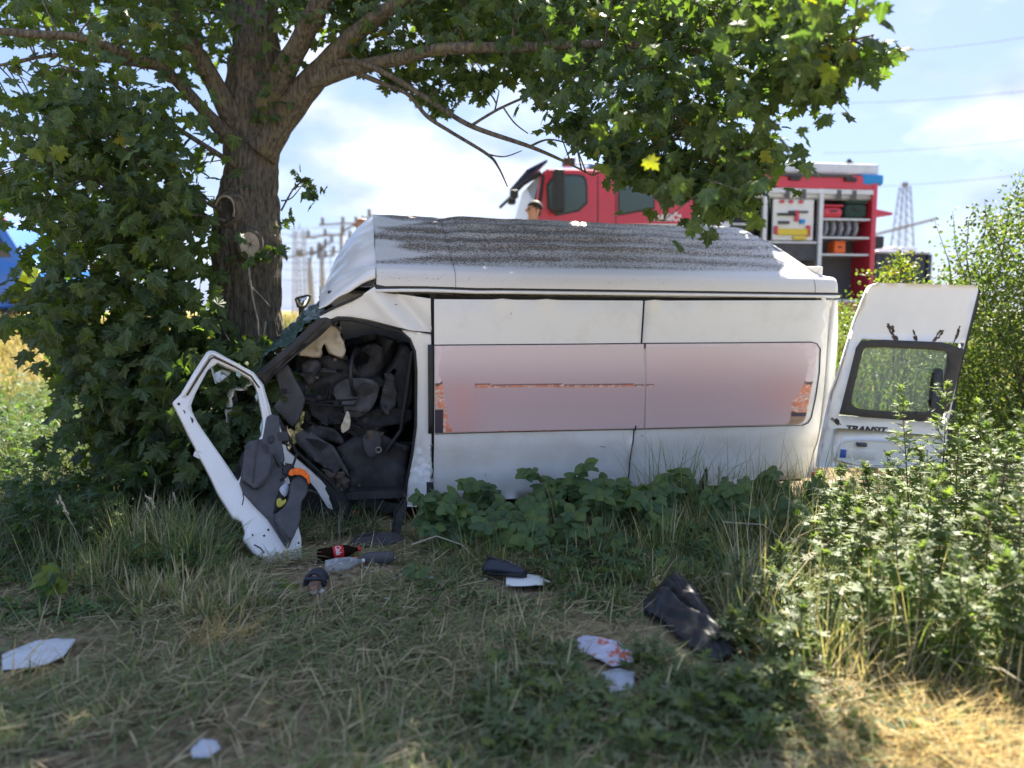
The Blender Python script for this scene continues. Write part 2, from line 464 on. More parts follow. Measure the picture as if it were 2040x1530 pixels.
p2 = vp([(1285, 599), (1653, 598), (1647, 660), (1638, 780), (1628, 881), (1612, 955), (1255, 985)])
sheet('side_panel', p2, W1, van, nfun=dent_n, step=0.09, bevel=0.004)
p3 = vp([(1657, 598), (1669, 598), (1667, 670), (1657, 800), (1643, 890), (1630, 955), (1615, 955), (1631, 881), (1641, 780), (1650, 660)])
sheet('rear_pillar', p3, W0, van, nfun=side_n, step=0.08, thick=0.06, bevel=0.01)
# dark shut-line backing and body shell (inner faces)
u0, _ = VF.px(862, 600); u1, _ = VF.px(1655, 600)
mb = MB()
mb.prism([(u0 - 0.02, -0.03), (u1 + 0.005, -0.03), (u1 - 0.16, -1.62), (u0 - 0.02, -1.62)], 0.12, 0.14)
mb.build('inner_wall', M_['dark_trim'], van)
UF = u0 - 1.05          # windscreen foot
mb = MB()
mb.box(UF + 0.1, u1 - 0.05, 1.70, 1.74, -1.62, 0.0)
mb.build('far_side_panel', W0, van)
mb = MB(); mb.box(UF + 0.2, u1 - 0.12, 0.06, 1.70, -1.66, -1.60); mb.build('floor_pan', M_['dark_trim'], van)
mb = MB(); mb.box(u1 - 0.06, u1 - 0.01, 0.05, 0.13, -1.6, 0.0); mb.box(u1 - 0.06, u1 - 0.01, 1.62, 1.70, -1.6, 0.0); mb.box(u1 - 0.06, u1 - 0.01, 0.13, 1.62, -0.10, 0.25)
mb.build('rear_frame', W0, van, bevel=0.01)
mb = MB(); mb.box(u1 - 0.02, u1 + 0.03, 0.88, 1.66, -1.5, 0.12); mb.build('rear_door', W0, van, bevel=0.02)

# roof: the crowned high roof with its pressed ribs, near gutter to far gutter
uf, _ = VF.px(750, 566); ur, _ = VF.px(1668, 588)
PROF = [(0.0, 0.0), (-0.004, 0.05), (0.006, 0.105), (0.035, 0.15), (0.09, 0.185), (0.17, 0.215), (0.30, 0.27), (0.5, 0.36), (0.8, 0.49), (1.1, 0.60), (1.3, 0.655),
        (1.45, 0.68), (1.55, 0.665), (1.64, 0.59), (1.70, 0.45), (1.735, 0.28), (1.745, 0.0)]
_pn = np.array([p[0] for p in PROF]); _pw = np.array([p[1] for p in PROF])
_pt = np.concatenate([[0], np.cumsum(np.hypot(np.diff(_pn), np.diff(_pw)))]); _pt /= _pt[-1]
def roof_pt(s, t):
    """s along (0 front, 1 rear), t across (0 near gutter, 1 far gutter)"""
    n = float(np.interp(t, _pt, _pn)); w = float(np.interp(t, _pt, _pw))
    u = uf + (ur - uf) * s
    # plan rounding at the ends
    over = float(sstep((t - 0.10) / 0.2))
    u += -0.0 * over
    w *= 1 - 0.06 * s - 0.25 * max(0, (s - 0.93) / 0.07) ** 2 * float(sstep((t - 0.05) / 0.1))
    if 0.22 < t < 0.80:
        rib = 0
        for c in (0.30, 0.40, 0.50, 0.60, 0.70):
            d = abs(t - c - 0.004 * math.sin(9 * s + c * 20))
            rib += math.exp(-(d / 0.011) ** 2)
        w += 0.022 * rib * float(sstep((s - 0.13) / 0.08)) * float(sstep((0.96 - s) / 0.05))
    # crush: front corner pushed down, creases and waves
    q = Vector((u * 2.2, n * 2.6, 0.3))
    w += 0.020 * noise.noise(q) * (1 - 0.6 * s) * over + 0.012 * noise.noise(q * 2.7) * (1 - s) * over
    w += 0.030 * math.exp(-((s - 0.16) / 0.015) ** 2) * over * -0.4
    if s < 0.28: w += 0.02 * (1 - s / 0.28) * float(sstep((0.16 - t) / 0.1))
    return (u, n, w)
NS, NT = 150, 110
tt = np.linspace(0, 1, NT)
rv = [roof_pt(i / (NS - 1), t) for i in range(NS) for t in tt]
rf = [(i * NT + j, (i + 1) * NT + j, (i + 1) * NT + j + 1, i * NT + j + 1) for i in range(NS - 1) for j in range(NT - 1)]
def dirt_cols(uvw, s, t):
    d = np.clip(1.2 - 0.5 * s, 0.62, 1.05) * sstep((t - 0.088) / 0.05) * sstep((0.93 - t) / 0.1)
    d = d * (0.84 + 0.16 * np.sin(t * 74 + np.sin(s * 9) * 1.2))
    d = d * (1 - 0.6 * sstep((s - 0.70) / 0.1) * sstep((t - 0.55) / 0.1)) + 0.30 * np.exp(-((t - 0.042) / 0.022) ** 2) * (1.1 - 0.6 * s)
    d = d * (0.30 + 0.7 * sstep((s + 0.06 * np.sin(t * 21) + 0.03 * np.sin(t * 57)) / 0.05)) 
    return np.clip(d, 0, 1)
me = bpy.data.meshes.new('roof'); me.from_pydata(rv, [], rf); me.update()
s_ = np.repeat(np.arange(NS) / (NS - 1), NT); t_ = np.tile(tt, NS)
dd = dirt_cols(None, s_, t_)
fill_attr(me, 'Col', np.stack([dd, dd, dd], -1))
roof = link('roof', me, None, van, smooth=True)
def roof_mat():
    m = mat('muddy_roof_paint', (0.72, 0.72, 0.715), 0.4)
    t = m.node_tree; l = t.links.new; b = t.nodes['Principled BSDF']
    a = t.nodes.new('ShaderNodeAttribute'); a.attribute_name = 'Col'
    co = t.nodes.new('ShaderNodeTexCoord')
    def nz_(sc, st, det=6):
        q = t.nodes.new('ShaderNodeMapping'); q.inputs['Scale'].default_value = st; l(co.outputs['Object'], q.inputs['Vector'])
        n = t.nodes.new('ShaderNodeTexNoise'); n.inputs['Scale'].default_value = sc; n.inputs['Detail'].default_value = det; n.inputs['Roughness'].default_value = 0.65
        l(q.outputs[0], n.inputs['Vector']); return n.outputs['Fac']
    big, fine = nz_(5, (0.45, 1.5, 1.5)), nz_(85, (0.7, 1, 1), 3)
    def M2(op, x, y):
        n = t.nodes.new('ShaderNodeMath'); n.operation = op
        for i, k in enumerate((x, y)):
            if isinstance(k, (int, float)): n.inputs[i].default_value = k
            else: l(k, n.inputs[i])
        return n.outputs[0]
    v = M2('MULTIPLY', fine, 1.0)
    lim = M2("SUBTRACT", 0.70, M2("MULTIPLY", a.outputs["Fac"], M2("ADD", 0.17, M2("MULTIPLY", big, 0.30))))
    k = M2('MULTIPLY', M2('SUBTRACT', v, lim), 9.0)
    c = t.nodes.new('ShaderNodeClamp'); l(k, c.inputs[0])
    mx_ = t.nodes.new('ShaderNodeMix'); mx_.data_type = 'RGBA'; l(c.outputs[0], mx_.inputs[0])
    fm = t.nodes.new('ShaderNodeMix'); fm.data_type = 'RGBA'; fm.inputs[6].default_value = (0.72, 0.71, 0.70, 1); fm.inputs[7].default_value = (0.36, 0.315, 0.27, 1)
    l(M2('MULTIPLY', a.outputs['Fac'], M2('MULTIPLY', big, 1.15)), fm.inputs[0]); l(fm.outputs[2], mx_.inputs[6])
    g = t.nodes.new('ShaderNodeValToRGB'); g.color_ramp.elements[0].color = (0.055, 0.045, 0.037, 1); g.color_ramp.elements[1].color = (0.26, 0.21, 0.16, 1)
    l(nz_(160, (1, 1, 1), 2), g.inputs[0]); l(g.outputs[0], mx_.inputs[7]); l(mx_.outputs[2], b.inputs['Base Color'])
    rr_ = M2('ADD', 0.4, M2('MULTIPLY', c.outputs[0], 0.5)); l(rr_, b.inputs['Roughness'])
    bu = t.nodes.new('ShaderNodeBump'); bu.inputs['Strength'].default_value = 0.6; bu.inputs['Distance'].default_value = 0.006
    l(c.outputs[0], bu.inputs['Height']); l(bu.outputs[0], b.inputs['Normal'])
    return m
me.materials.append(roof_mat())
sm = roof.modifiers.new('solid', 'SOLIDIFY'); sm.thickness = 0.012; sm.offset = -1
# seam across the roof, one cab length back
mb = MB()
seam = []
for t in np.linspace(0.0, 0.92, 60):
    a = Vector(roof_pt(0.155, t)); seam.append(a + Vector((0, -0.001, 0.002)))
mb.tube(seam, 0.0018, 5); mb.build('roof_seam', M_['dark_trim'], van)
mb = MB()
mb.tube([Vector(roof_pt(0.945, t)) + Vector((0, 0, 0.001)) for t in np.linspace(0.0, 0.9, 50)], 0.003, 5); mb.build('roof_seam', M_['dark_trim'], van)
# drip rail along the gutter
a, b = VF.px(748, 579); c, d = VF.px(1670, 591)
rail = [(a + (c - a) * k / 20, -0.012, b + (d - b) * k / 20 + 0.006 * math.sin(k * .9) * (k < 5)) for k in range(21)]
mb = MB(); mb.tube(rail, 0.013, 8); mb.build('drip_rail', W0, van, smooth=True)
mb = MB(); mb.tube([(x, y + 0.012, z + 0.024) for x, y, z in rail], 0.010, 6); mb.build('gutter_seal', M_['black_plastic'], van)
gap = vp([(746, 566), (800, 576), (900, 583), (905, 588), (800, 584), (750, 577)], -0.002)
sheet('torn_gutter_gap', gap, M_['dark_trim'], van, nfun=lambda u, w: -0.008, thick=0.02, step=0.05)

# roof front cap: sweeps from the roof's front edge down to the windscreen head
ub, wb0 = VF.px(634, 613, 0.0)
NC, NR = 60, 36
cv = []
for j in range(NC):
    t = 0.03 + 0.94 * j / (NC - 1)
    tu, tn, tw = roof_pt(0.0, t)
    nb = max(0.0, min(1.74, tn))
    wb = wb0 + 0.13 * math.sin(math.pi * min(1, nb / 1.74))
    for i in range(NR):
        s = i / (NR - 1)
        u = tu + (ub - tu) * (s ** 0.92) - 0.05 * math.sin(math.pi * s) * math.sin(math.pi * nb / 1.74)
        w = tw + (wb - tw) * (s ** (1.35 if tn > 0.12 else 1.0))
        n = tn + 0.03 * math.sin(math.pi * s) * 0
        q = Vector((u * 3, n * 3, w * 3))
        cru = 0.018 * noise.noise(q) + 0.010 * noise.noise(q * 2.4)
        cru -= 0.05 * math.exp(-((tn - 0.28) / 0.10) ** 2) * math.exp(-((s - 0.15) / 0.25) ** 2)
        cv.append((u - cru, n, w + cru))
cf = [(j * NR + i, (j + 1) * NR + i, (j + 1) * NR + i + 1, j * NR + i + 1) for j in range(NC - 1) for i in range(NR - 1)]
mesh('roof_cap', cv, cf, W0, van, smooth=True, solid=0.012, off=-1)
# cab upper side panel, buckled
def cab_n(u, w):
    n = 0.004
    k, k2 = VF.px(800, 600)
    d = (u - k) * 0.75 + (w - k2) * 0.66
    n += 0.030 * math.exp(-(d / 0.05) ** 2) - 0.028 * math.exp(-((d + 0.13) / 0.06) ** 2)
    return n + 0.006 * noise.noise(Vector((u * 9, w * 9, 0)))
cab = vp([(636, 631), (662, 618), (704, 599), (746, 571), (752, 580), (858, 595), (859, 663), (815, 657), (770, 646), (735, 637), (700, 631), (672, 630), (655, 637), (644, 640)])
sheet('cab_side_panel', cab, W0, van, nfun=cab_n, step=0.03, bevel=0.004)
mb = MB()
ln = vp([(636, 625), (665, 613), (700, 598), (728, 584), (747, 569)])
mb.tube([(a, -0.004, b) for a, b in ln], [0.004, 0.010, 0.013, 0.007, 0.003], 6); mb.build('cab_seam', M_['black_plastic'], van)
# B pillar with crumpled foot
def bp_n(u, w):
    a, b = VF.px(838, 925)
    d = math.exp(-(((u - a) / .08) ** 2 + ((w - b) / .16) ** 2))
    q = Vector((u * 22, w * 22, 4))
    return 0.004 + d * (0.035 + 0.03 * noise.noise(q) + 0.015 * noise.noise(q * 2.3)) + 0.012 * float(sstep((-1.1 - w) / .1)) * noise.noise(Vector((u * 18, w * 5, 2)))
bp = vp([(800, 657), (859, 666), (860, 1004), (830, 1010), (806, 1010), (812, 965), (822, 915), (826, 860), (831, 760), (829, 710), (820, 685)])
sheet('door_pillar', bp, W0, van, nfun=bp_n, step=0.022, bevel=0.004)
bl = vp([(852, 686), (863, 686), (863, 863), (853, 863)])
sheet('pillar_cover', bl, M_['black_plastic'], van, nfun=lambda u, w: side_n(u, w) - 0.008, thick=0.012, step=0.08)
mb = MB()
x, z = VF.px(853, 985); mb.box(x - 0.012, x + 0.03, -0.006, 0.02, z - 0.09, z + 0.10); mb.build('pillar_tear', M_['dark_trim'], van)
# door opening seal
op = vp([(660, 642), (675, 636), (700, 637), (745, 648), (800, 662), (816, 676), (826, 700), (829, 740), (828, 850), (821, 905), (811, 955), (806, 1000), (806, 1045)], -0.004)
mb = MB(); mb.tube([(a, -0.002, b) for a, b in op], 0.012, 7); mb.build('door_seal', M_['rubber'], van, smooth=True)
# A pillar
ap = vp([(633, 634), (650, 632), (668, 640), (640, 668), (585, 712), (545, 748), (530, 770), (508, 748), (520, 735), (580, 683)])
sheet('windscreen_pillar', ap, M_['black_plastic'], van, nfun=lambda u, w: 0.0, thick=0.07, step=0.05, bevel=0.008)
mb = MB()
ln = vp([(648, 640), (590, 690), (528, 742)])
mb.tube([(a, -0.008, b) for a, b in ln], 0.008, 6); ln2 = vp([(658, 646), (604, 694), (545, 745)]); mb.tube([(a, -0.006, b) for a, b in ln2], 0.006, 6)
mb.build('pillar_trim', M_['dark_trim'], van)
# windscreen: crazed laminated glass, crumpled and bulging
(ut, wtp), (ubm, wbm) = VF.px(640, 628), VF.px(507, 734)
NG, NH = 60, 40
gv = []
for j in range(NH):
    n = 0.02 + 1.62 * j / (NH - 1)
    for i in range(NG):
        s = i / (NG - 1)
        u = ut + (ubm - ut) * s; w = wtp + (wbm - wtp) * s + 0.10 * math.sin(math.pi * j / (NH - 1)) * (1 - s)
        q = Vector((s * 5, n * 3.2, 1.7))
        bul = 0.06 * math.sin(math.pi * s) * math.sin(math.pi * min(1, n / 1.4)) + 0.05 * noise.noise(q) + 0.025 * noise.noise(q * 2.6)
        gv.append((u - bul * 0.62, n, w + bul * 0.78))
gf = [(j * NG + i, (j + 1) * NG + i, (j + 1) * NG + i + 1, j * NG + i + 1) for j in range(NH - 1) for i in range(NG - 1)]
def crazed():
    m = mat('crazed_glass', (0.10, 0.17, 0.15), 0.18)
    t = m.node_tree; l = t.links.new; b = t.nodes['Principled BSDF']
    co = t.nodes.new('ShaderNodeTexCoord')
    v = t.nodes.new('ShaderNodeTexVoronoi'); v.feature = 'DISTANCE_TO_EDGE'; v.inputs['Scale'].default_value = 32; l(co.outputs['Object'], v.inputs['Vector'])
    n = t.nodes.new('ShaderNodeTexNoise'); n.inputs['Scale'].default_value = 7; n.inputs['Detail'].default_value = 5; l(co.outputs['Object'], n.inputs['Vector'])
    r = t.nodes.new('ShaderNodeMapRange'); r.inputs['From Max'].default_value = 0.07; r.inputs['To Min'].default_value = 0.75; r.inputs['To Max'].default_value = 0.0
    l(v.outputs['Distance'], r.inputs['Value'])
    k = t.nodes.new('ShaderNodeMath'); k.operation = 'MULTIPLY'; l(r.outputs[0], k.inputs[0]); l(n.outputs['Fac'], k.inputs[1])
    x = t.nodes.new('ShaderNodeMix'); x.data_type = 'RGBA'; l(k.outputs[0], x.inputs[0]); x.inputs[6].default_value = (0.055, 0.11, 0.095, 1); x.inputs[7].default_value = (0.5, 0.62, 0.58, 1)
    l(x.outputs[2], b.inputs['Base Color'])
    b.inputs['Transmission Weight'].default_value = 0.35; b.inputs['IOR'].default_value = 1.1
    bu = t.nodes.new('ShaderNodeBump'); bu.inputs['Strength'].default_value = 0.7; bu.inputs['Distance'].default_value = 0.02
    l(v.outputs['Distance'], bu.inputs['Height']); l(bu.outputs[0], b.inputs['Normal'])
    return m
mesh('windscreen', gv, gf, crazed(), van, smooth=True, solid=0.006, off=-1)
# far pillar, cowl and crushed nose against the trunk
mb = MB(); mb.tube([(ut, 1.66, wtp + 0.02), (ubm, 1.66, wbm)], 0.05, 8); mb.build('windscreen_pillar', M_['black_plastic'], van)
nv, nf_ = [], []
NN, NM = 26, 30
for i in range(NM):
    for j in range(NN):
        s, t = i / (NM - 1), j / (NN - 1)
        n = 0.30 + 1.35 * t
        u = ubm + 0.03 - 0.30 * math.sin(s * 1.45) ; w = wbm - 0.06 - 0.45 * (1 - math.cos(s * 1.45)) - 0.10 * s
        q = Vector((s * 4, t * 5, 8))
        c = 0.07 * noise.noise(q) + 0.05 * noise.noise(q * 2.1) + 0.03 * noise.noise(q * 4.3)
        dent = 0.30 * math.exp(-((t - 0.78) / 0.22) ** 2) * s
        nv.append((u - c + dent, n, w + c))
nf_ = [(i * NN + j, i * NN + j + 1, (i + 1) * NN + j + 1, (i + 1) * NN + j) for i in range(NM - 1) for j in range(NN - 1)]
mesh('crushed_bonnet', nv, nf_, W0, van, smooth=True, solid=0.01)

# ---- interior seen through the door opening
DT, GP = M_['dark_trim'], M_['grey_plastic']
mb = MB(); mb.box(u0 - 0.02, u0 + 0.03, 0.06, 1.68, -1.58, 0.02); mb.build('bulkhead', DT, van)
mb = MB(); mb.box(UF + 0.25, u0, 0.12, 1.68, -0.02, 0.0); mb.build('headlining', DT, van)
mb = MB(); mb.box(UF + 0.05, UF + 0.09, 0.25, 1.65, -1.5, -0.75); mb.build('firewall', DT, van)
mb = MB(); mb.box(UF + 0.1, u0, 1.64, 1.68, -1.55, -0.55); mb.build('far_door_trim', DT, van)
# dashboard: a moulded cowl with an instrument hood, pushed back
dv = MB()
x0, z0 = VF.px(590, 735, 0.2)
dash = vp([(575, 745), (640, 705), (700, 722), (735, 770), (728, 830), (690, 850), (640, 842), (600, 800)], 0.30)
sheet('dashboard', smooth_poly(dash), DT, van, nfun=lambda u, w: 0.30 + 0.10 * noise.noise(Vector((u * 7, w * 7, 3))) + 0.04 * noise.noise(Vector((u * 19, w * 19, 3))), thick=0.5, step=0.035, bevel=0.0)
hood = vp([(668, 768), (690, 754), (735, 752), (757, 768), (752, 792), (742, 812), (716, 834), (688, 828), (683, 805), (672, 800), (664, 782)], 0.20)
sheet('steering_cowl', smooth_poly(hood), GP, van, nfun=lambda u, w: 0.20 + 0.05 * noise.noise(Vector((u * 9, w * 9, 3))), thick=0.12, step=0.03, bevel=0.01)
for k, (l, n_, m_) in enumerate((([(600, 720), (640, 716), (638, 752), (618, 770), (603, 756)], 0.24, GP), ([(640, 722), (690, 700), (700, 742), (668, 752), (645, 750)], 0.34, DT), ([(700, 700), (760, 680), (772, 735), (738, 752), (705, 742)], 0.45, DT),
        ([(604, 790), (640, 786), (664, 806), (690, 830), (668, 850), (640, 838), (612, 822)], 0.20, M_['rubber']), ([(690, 838), (735, 815), (760, 832), (772, 850), (735, 872), (700, 872)], 0.26, DT),
        ([(764, 760), (786, 748), (792, 800), (772, 830), (758, 812)], 0.22, DT), ([(612, 846), (660, 852), (690, 880), (665, 884), (628, 872)], 0.18, DT))):
    sheet('dash_panel', smooth_poly(vp(l, n_)), m_, van, nfun=lambda u, w, n_=n_, k=k: n_ + 0.06 * noise.noise(Vector((u * 11, w * 11, k * 3.1))), thick=0.03, step=0.03)
for k in range(3):
    a_, b_ = VF.px(640 + 16 * k, 822 + 7 * k, 0.22); q = MB(); q.tube([(a_, 0.24, b_ + 0.12), (a_ + 0.01, 0.22, b_)], 0.008, 5); q.box(a_ - 0.03, a_ + 0.03, 0.19, 0.21, b_ - 0.03, b_ + 0.02); q.build('pedal', M_['rubber'], van)
mb = MB()
c = Vector((*VF.px(712, 742, 0.28), 0)); c = Vector((c.x, 0.28, c.y))
ring = [c + Vector((0.05 * math.cos(a), 0.19 * math.cos(a) , 0.19 * math.sin(a))) for a in np.linspace(0, 2 * math.pi, 28)]
mb.tube(ring, 0.016, 8, cap=False); mb.build('steering_wheel', M_['black_plastic'], van, smooth=True)
tp = vp(smooth_poly(cr(520, 620, 3.3265, [(155, 350), (180, 365), (215, 440), (285, 560), (290, 590), (262, 690), (215, 770), (190, 760), (140, 700), (85, 655), (80, 635), (115, 590), (130, 560), (115, 500), (90, 430), (110, 380)])), 0.03)
sheet('dash_end_panel', tp, GP, van, nfun=lambda u, w: 0.03 + 0.03 * math.sin(9 * u) , thick=0.03, step=0.04, bevel=0.006)
mb = MB()
x, z = VF.px(566, 779, 0.02)
for k in range(-2, 3): mb.box(x - 0.022, x + 0.022, -0.006, 0.012, z + k * 0.009 - 0.003, z + k * 0.009 + 0.002)
mb.build('dash_vent', M_['rubber'], van)
k1 = vp(cr(520, 620, 3.3265, [(275, 790), (330, 800), (400, 850), (480, 895), (520, 960), (545, 1010), (575, 1060), (590, 1110), (560, 1075), (530, 1040), (500, 1090), (440, 1050), (380, 1010), (300, 940), (240, 880), (225, 820)]), 0.05)
sheet('kick_panel', k1, GP, van, nfun=lambda u, w: 0.05 + 0.02 * noise.noise(Vector((u * 14, w * 14, 9))), thick=0.015, step=0.03)
mb = MB()
for k in range(4):
    a = cr(520, 620, 3.3265, [(300 + 22 * k, 842 + 3 * k), (395 + 18 * k, 925 - 12 * k)])
    (x, z), (x2, z2) = vp(a, 0.035); mb.tube([(x, 0.036, z), (x2, 0.036, z2)], 0.006, 5)
mb.build('panel_slot', M_['rubber'], van)
# seat base box, floor mats and the seat
f1 = vp(cr(520, 620, 3.3265, [(500, 900), (680, 800), (760, 790), (900, 880), (985, 900), (960, 1080), (950, 1340), (780, 1310), (590, 1250), (585, 1100), (540, 1000)]), 0.22)
def fl_n(u, w): return 0.22 + 0.05 * noise.noise(Vector((u * 4, w * 4, 5))) + 0.02 * noise.noise(Vector((u * 13, w * 13, 5)))
sheet('seat_box', f1, DT, van, nfun=fl_n, thick=0.03, step=0.04)
f2 = vp(cr(520, 620, 3.3265, [(670, 840), (700, 805), (770, 790), (800, 830), (800, 900), (770, 960), (715, 980), (680, 920)]), 0.15)
sheet('seat_recliner', smooth_poly(f2), GP, van, nfun=lambda u, w: 0.15, thick=0.04, step=0.05, bevel=0.01)
f3 = vp(cr(520, 620, 3.3265, [(590, 1175), (760, 1240), (945, 1290), (940, 1350), (770, 1330), (590, 1270)]), 0.12)
sheet('door_step', f3, DT, van, nfun=lambda u, w: 0.12, thick=0.05, step=0.05, bevel=0.01)
st = vp(smooth_poly(cr(520, 620, 3.3265, [(815, 440), (900, 330), (935, 230), (1000, 240), (1010, 420), (1000, 640), (900, 650), (800, 640)])), 0.25)
sheet('seat_back', st, M_['fabric'], van, nfun=lambda u, w: 0.25, thick=0.45, step=0.08, bevel=0.04)
sc_ = vp(smooth_poly(cr(520, 620, 3.3265, [(610, 720), (760, 640), (1005, 640), (1005, 740), (800, 770), (640, 800)])), 0.25)
sheet('seat_cushion', sc_, M_['fabric'], van, nfun=lambda u, w: 0.25, thick=0.5, step=0.08, bevel=0.04)
mb = MB()
x, z = VF.px(754, 896, 0.10)
mb.tube([(x + 0.022 * math.cos(a), 0.10, z + 0.022 * math.sin(a)) for a in np.linspace(0, 2 * math.pi, 20)], 0.006, 6, cap=False); mb.build('metal_ring', M_['steel'], van, smooth=True)
# airbag
def bag_n(u, w): 
    q = Vector((u * 8, w * 8, 2)); return 0.20 + 0.07 * noise.noise(q) + 0.03 * noise.noise(q * 3)
ab = vp(smooth_poly(cr(520, 620, 3.3265, [(240, 275), (290, 210), (350, 150), (430, 100), (500, 120), (545, 190), (568, 280), (490, 298), (455, 245), (420, 200), (400, 260), (360, 305), (280, 298)])), 0.2)
sheet('airbag', ab, M_['airbag'], van, nfun=bag_n, thick=0.05, step=0.022, bevel=0.0)
mb = MB(); 
for i in range(10):
    a = cr(520, 620, 3.3265, [(260 + rnd.random() * 250, 480 + rnd.random() * 200), (300 + rnd.random() * 420, 560 + rnd.random() * 240)])
    n = 0.12 + rnd.random() * 0.12
    (x, z), (x2, z2) = vp(a, n); mb.tube([(x, n, z), ((x + x2) / 2, n + 0.03, (z + z2) / 2 - 0.05 * rnd.random()), (x2, n, z2)], 0.005 + 0.004 * rnd.random(), 5)
mb.build('loose_wiring', M_['rubber'], van)
# broken trim and brackets jammed about the dash
for k in range(46):
    cx, cy = rnd.uniform(598, 780), rnd.uniform(735, 878)
    n_ = rnd.uniform(.12, .42); r_ = rnd.uniform(4, 15)
    a0 = rnd.random() * 6.28
    l = [(cx + r_ * rnd.uniform(.35, 1.3) * math.cos(a0 + a) * 1.5, cy + r_ * rnd.uniform(.35, 1.2) * math.sin(a0 + a)) for a in np.linspace(0, 5.6, rnd.randint(4, 7))]
    tl, tw2 = rnd.gauss(0, .5), rnd.gauss(0, .5); u_, w_ = VF.px(cx, cy, n_)
    sheet('broken_trim', VF.pts(l, n_), rnd.choice([DT, DT, M_['rubber'], M_['black_plastic'], GP, M_['engine']]), van, nfun=lambda u, w: n_ + tl * (u - u_) + tw2 * (w - w_), thick=rnd.uniform(.006, .03), step=.2, smooth=False)
for k in range(5):
    x, z = VF.px(rnd.uniform(605, 800), rnd.uniform(700, 990), .2); n_ = rnd.uniform(.1, .3)
    q = MB(); q.lathe([(.012, 0), (.014, .006), (.006, .012)], 8, Matrix.Translation((x, n_ - .08, z)) @ Matrix.Rotation(R(90), 4, 'X')); q.build('bolt', M_['engine'], van)
belt = [VF.px(x, y, .1) for x, y in ((822, 700), (812, 780), (800, 860), (770, 905))]
q = MB(); q.tube([(a, .10 + .03 * i, b) for i, (a, b) in enumerate(belt)], [.018, .02, .016, .02], 4); q.build('seat_belt', M_['black_plastic'], van)
q = MB(); a, b = VF.px(640, 640, .3); q.tube([(a, .3, b), (a + .06, .32, b - .1), (a + .10, .33, b - .13)], .006, 5); q.build('sun_visor_rod', M_['steel'], van)
# near front corner: inner wing strip, wheel, sill, torn metal
fw = vp(cr(300, 550, 2.353, [(600, 690), (622, 755), (640, 820), (700, 872), (800, 960), (868, 1040), (887, 1080), (866, 1100), (830, 1085), (780, 1005), (715, 925), (650, 880), (615, 870), (590, 800)]), -0.01)
sheet('front_wing', fw, W0, van, nfun=lambda u, w: -0.01 + 0.01 * noise.noise(Vector((u * 12, w * 12, 1))), thick=0.03, step=0.03, bevel=0.004)
mb = MB()
ln = vp(cr(300, 550, 2.353, [(585, 640), (640, 740), (680, 820), (760, 890), (850, 970), (905, 1060), (930, 1180)]), -0.01)
mb.tube([(a, -0.015, b) for a, b in smooth_poly(ln, 0)], 0.013, 7); mb.build('door_seal', M_['rubber'], van, smooth=True)
tm = vp(cr(300, 550, 2.353, [(800, 900), (850, 925), (900, 915), (935, 960), (925, 1000), (890, 1010), (850, 975)]), 0.02)
sheet('torn_sill_metal', tm, M_['engine'], van, nfun=lambda u, w: 0.02 + 0.05 * noise.noise(Vector((u * 25, w * 25, 1))), thick=0.012, step=0.015)
tm = vp(cr(300, 550, 2.353, [(810, 1110), (860, 1095), (890, 1120), (870, 1170), (830, 1180), (800, 1150)]), 0.0)
sheet('torn_sill_metal', tm, M_['engine'], van, nfun=lambda u, w: 0.0 + 0.06 * noise.noise(Vector((u * 25, w * 25, 6))), thick=0.012, step=0.015)
sl = vp([(622, 1050), (800, 1042), (803, 1056), (790, 1060), (640, 1068), (610, 1066)], 0.02)
sheet('door_sill', sl, M_['scratched'], van, nfun=lambda u, w: 0.02, thick=0.10, step=0.04, bevel=0.008)
x, z = VF.px(618, 1015, 0.16)
def wheel(parent, c, yaw, r=0.33, wdt=0.2, rimmat=None, nm='wheel'):
    MW = Matrix.Translation(Vector(c)) @ Matrix.Rotation(yaw, 4, 'Z') @ Matrix.Rotation(R(90), 4, 'X')
    w = empty(nm); w.parent = parent; w.matrix_local = MW
    h = wdt / 2
    m = MB(); m.lathe([(r * .62, -h * .8), (r * .70, -h), (r * .93, -h), (r, -h * .7), (r, h * .7), (r * .93, h), (r * .70, h), (r * .62, h * .8)], 36); m.build('tyre', M_['rubber'], w, smooth=True)
    m = MB(); m.lathe([(r * .62, -h * .75), (r * .62, h * .85), (r * .56, h * .85), (r * .52, h * .45), (r * .30, h * .35), (r * .26, h * .6), (r * .12, h * .62), (0.001, h * .55)], 28)
    m.build('rim', rimmat or M_['steel'], w, smooth=True)
    m = MB()
    for k in range(5): 
        a = 2 * math.pi * k / 5; m.lathe([(r * .035, h * .55), (r * .03, h * .72)], 6, Matrix.Translation((r * .19 * math.cos(a), r * .19 * math.sin(a), 0)))
    m.build('wheel_nut', M_['dark_trim'], w)
    return w
RIM = mat('dull_wheel_steel', (0.10, 0.095, 0.09), 0.6, 0.3, vary=0.4, scale=18)
wheel(van, (x, 0.13, z), R(-14), 0.33, 0.2, RIM)
wheel(van, (x, 1.58, z), R(170), 0.33, 0.2, RIM)
wheel(van, (2.1, 0.15, -1.60), 0, 0.33, 0.2, RIM)
wheel(van, (2.1, 1.56, -1.60), R(180), 0.33, 0.2, RIM)
mb = MB()
x, z = VF.px(1622, 945, 0.03); mb.box(x - 0.02, x + 0.03, 0.0, 0.05, z - 0.06, z + 0.02); mb.build('tail_lamp', mat('red_lens', (0.35, 0.02, 0.015), 0.2), van, bevel=0.008)

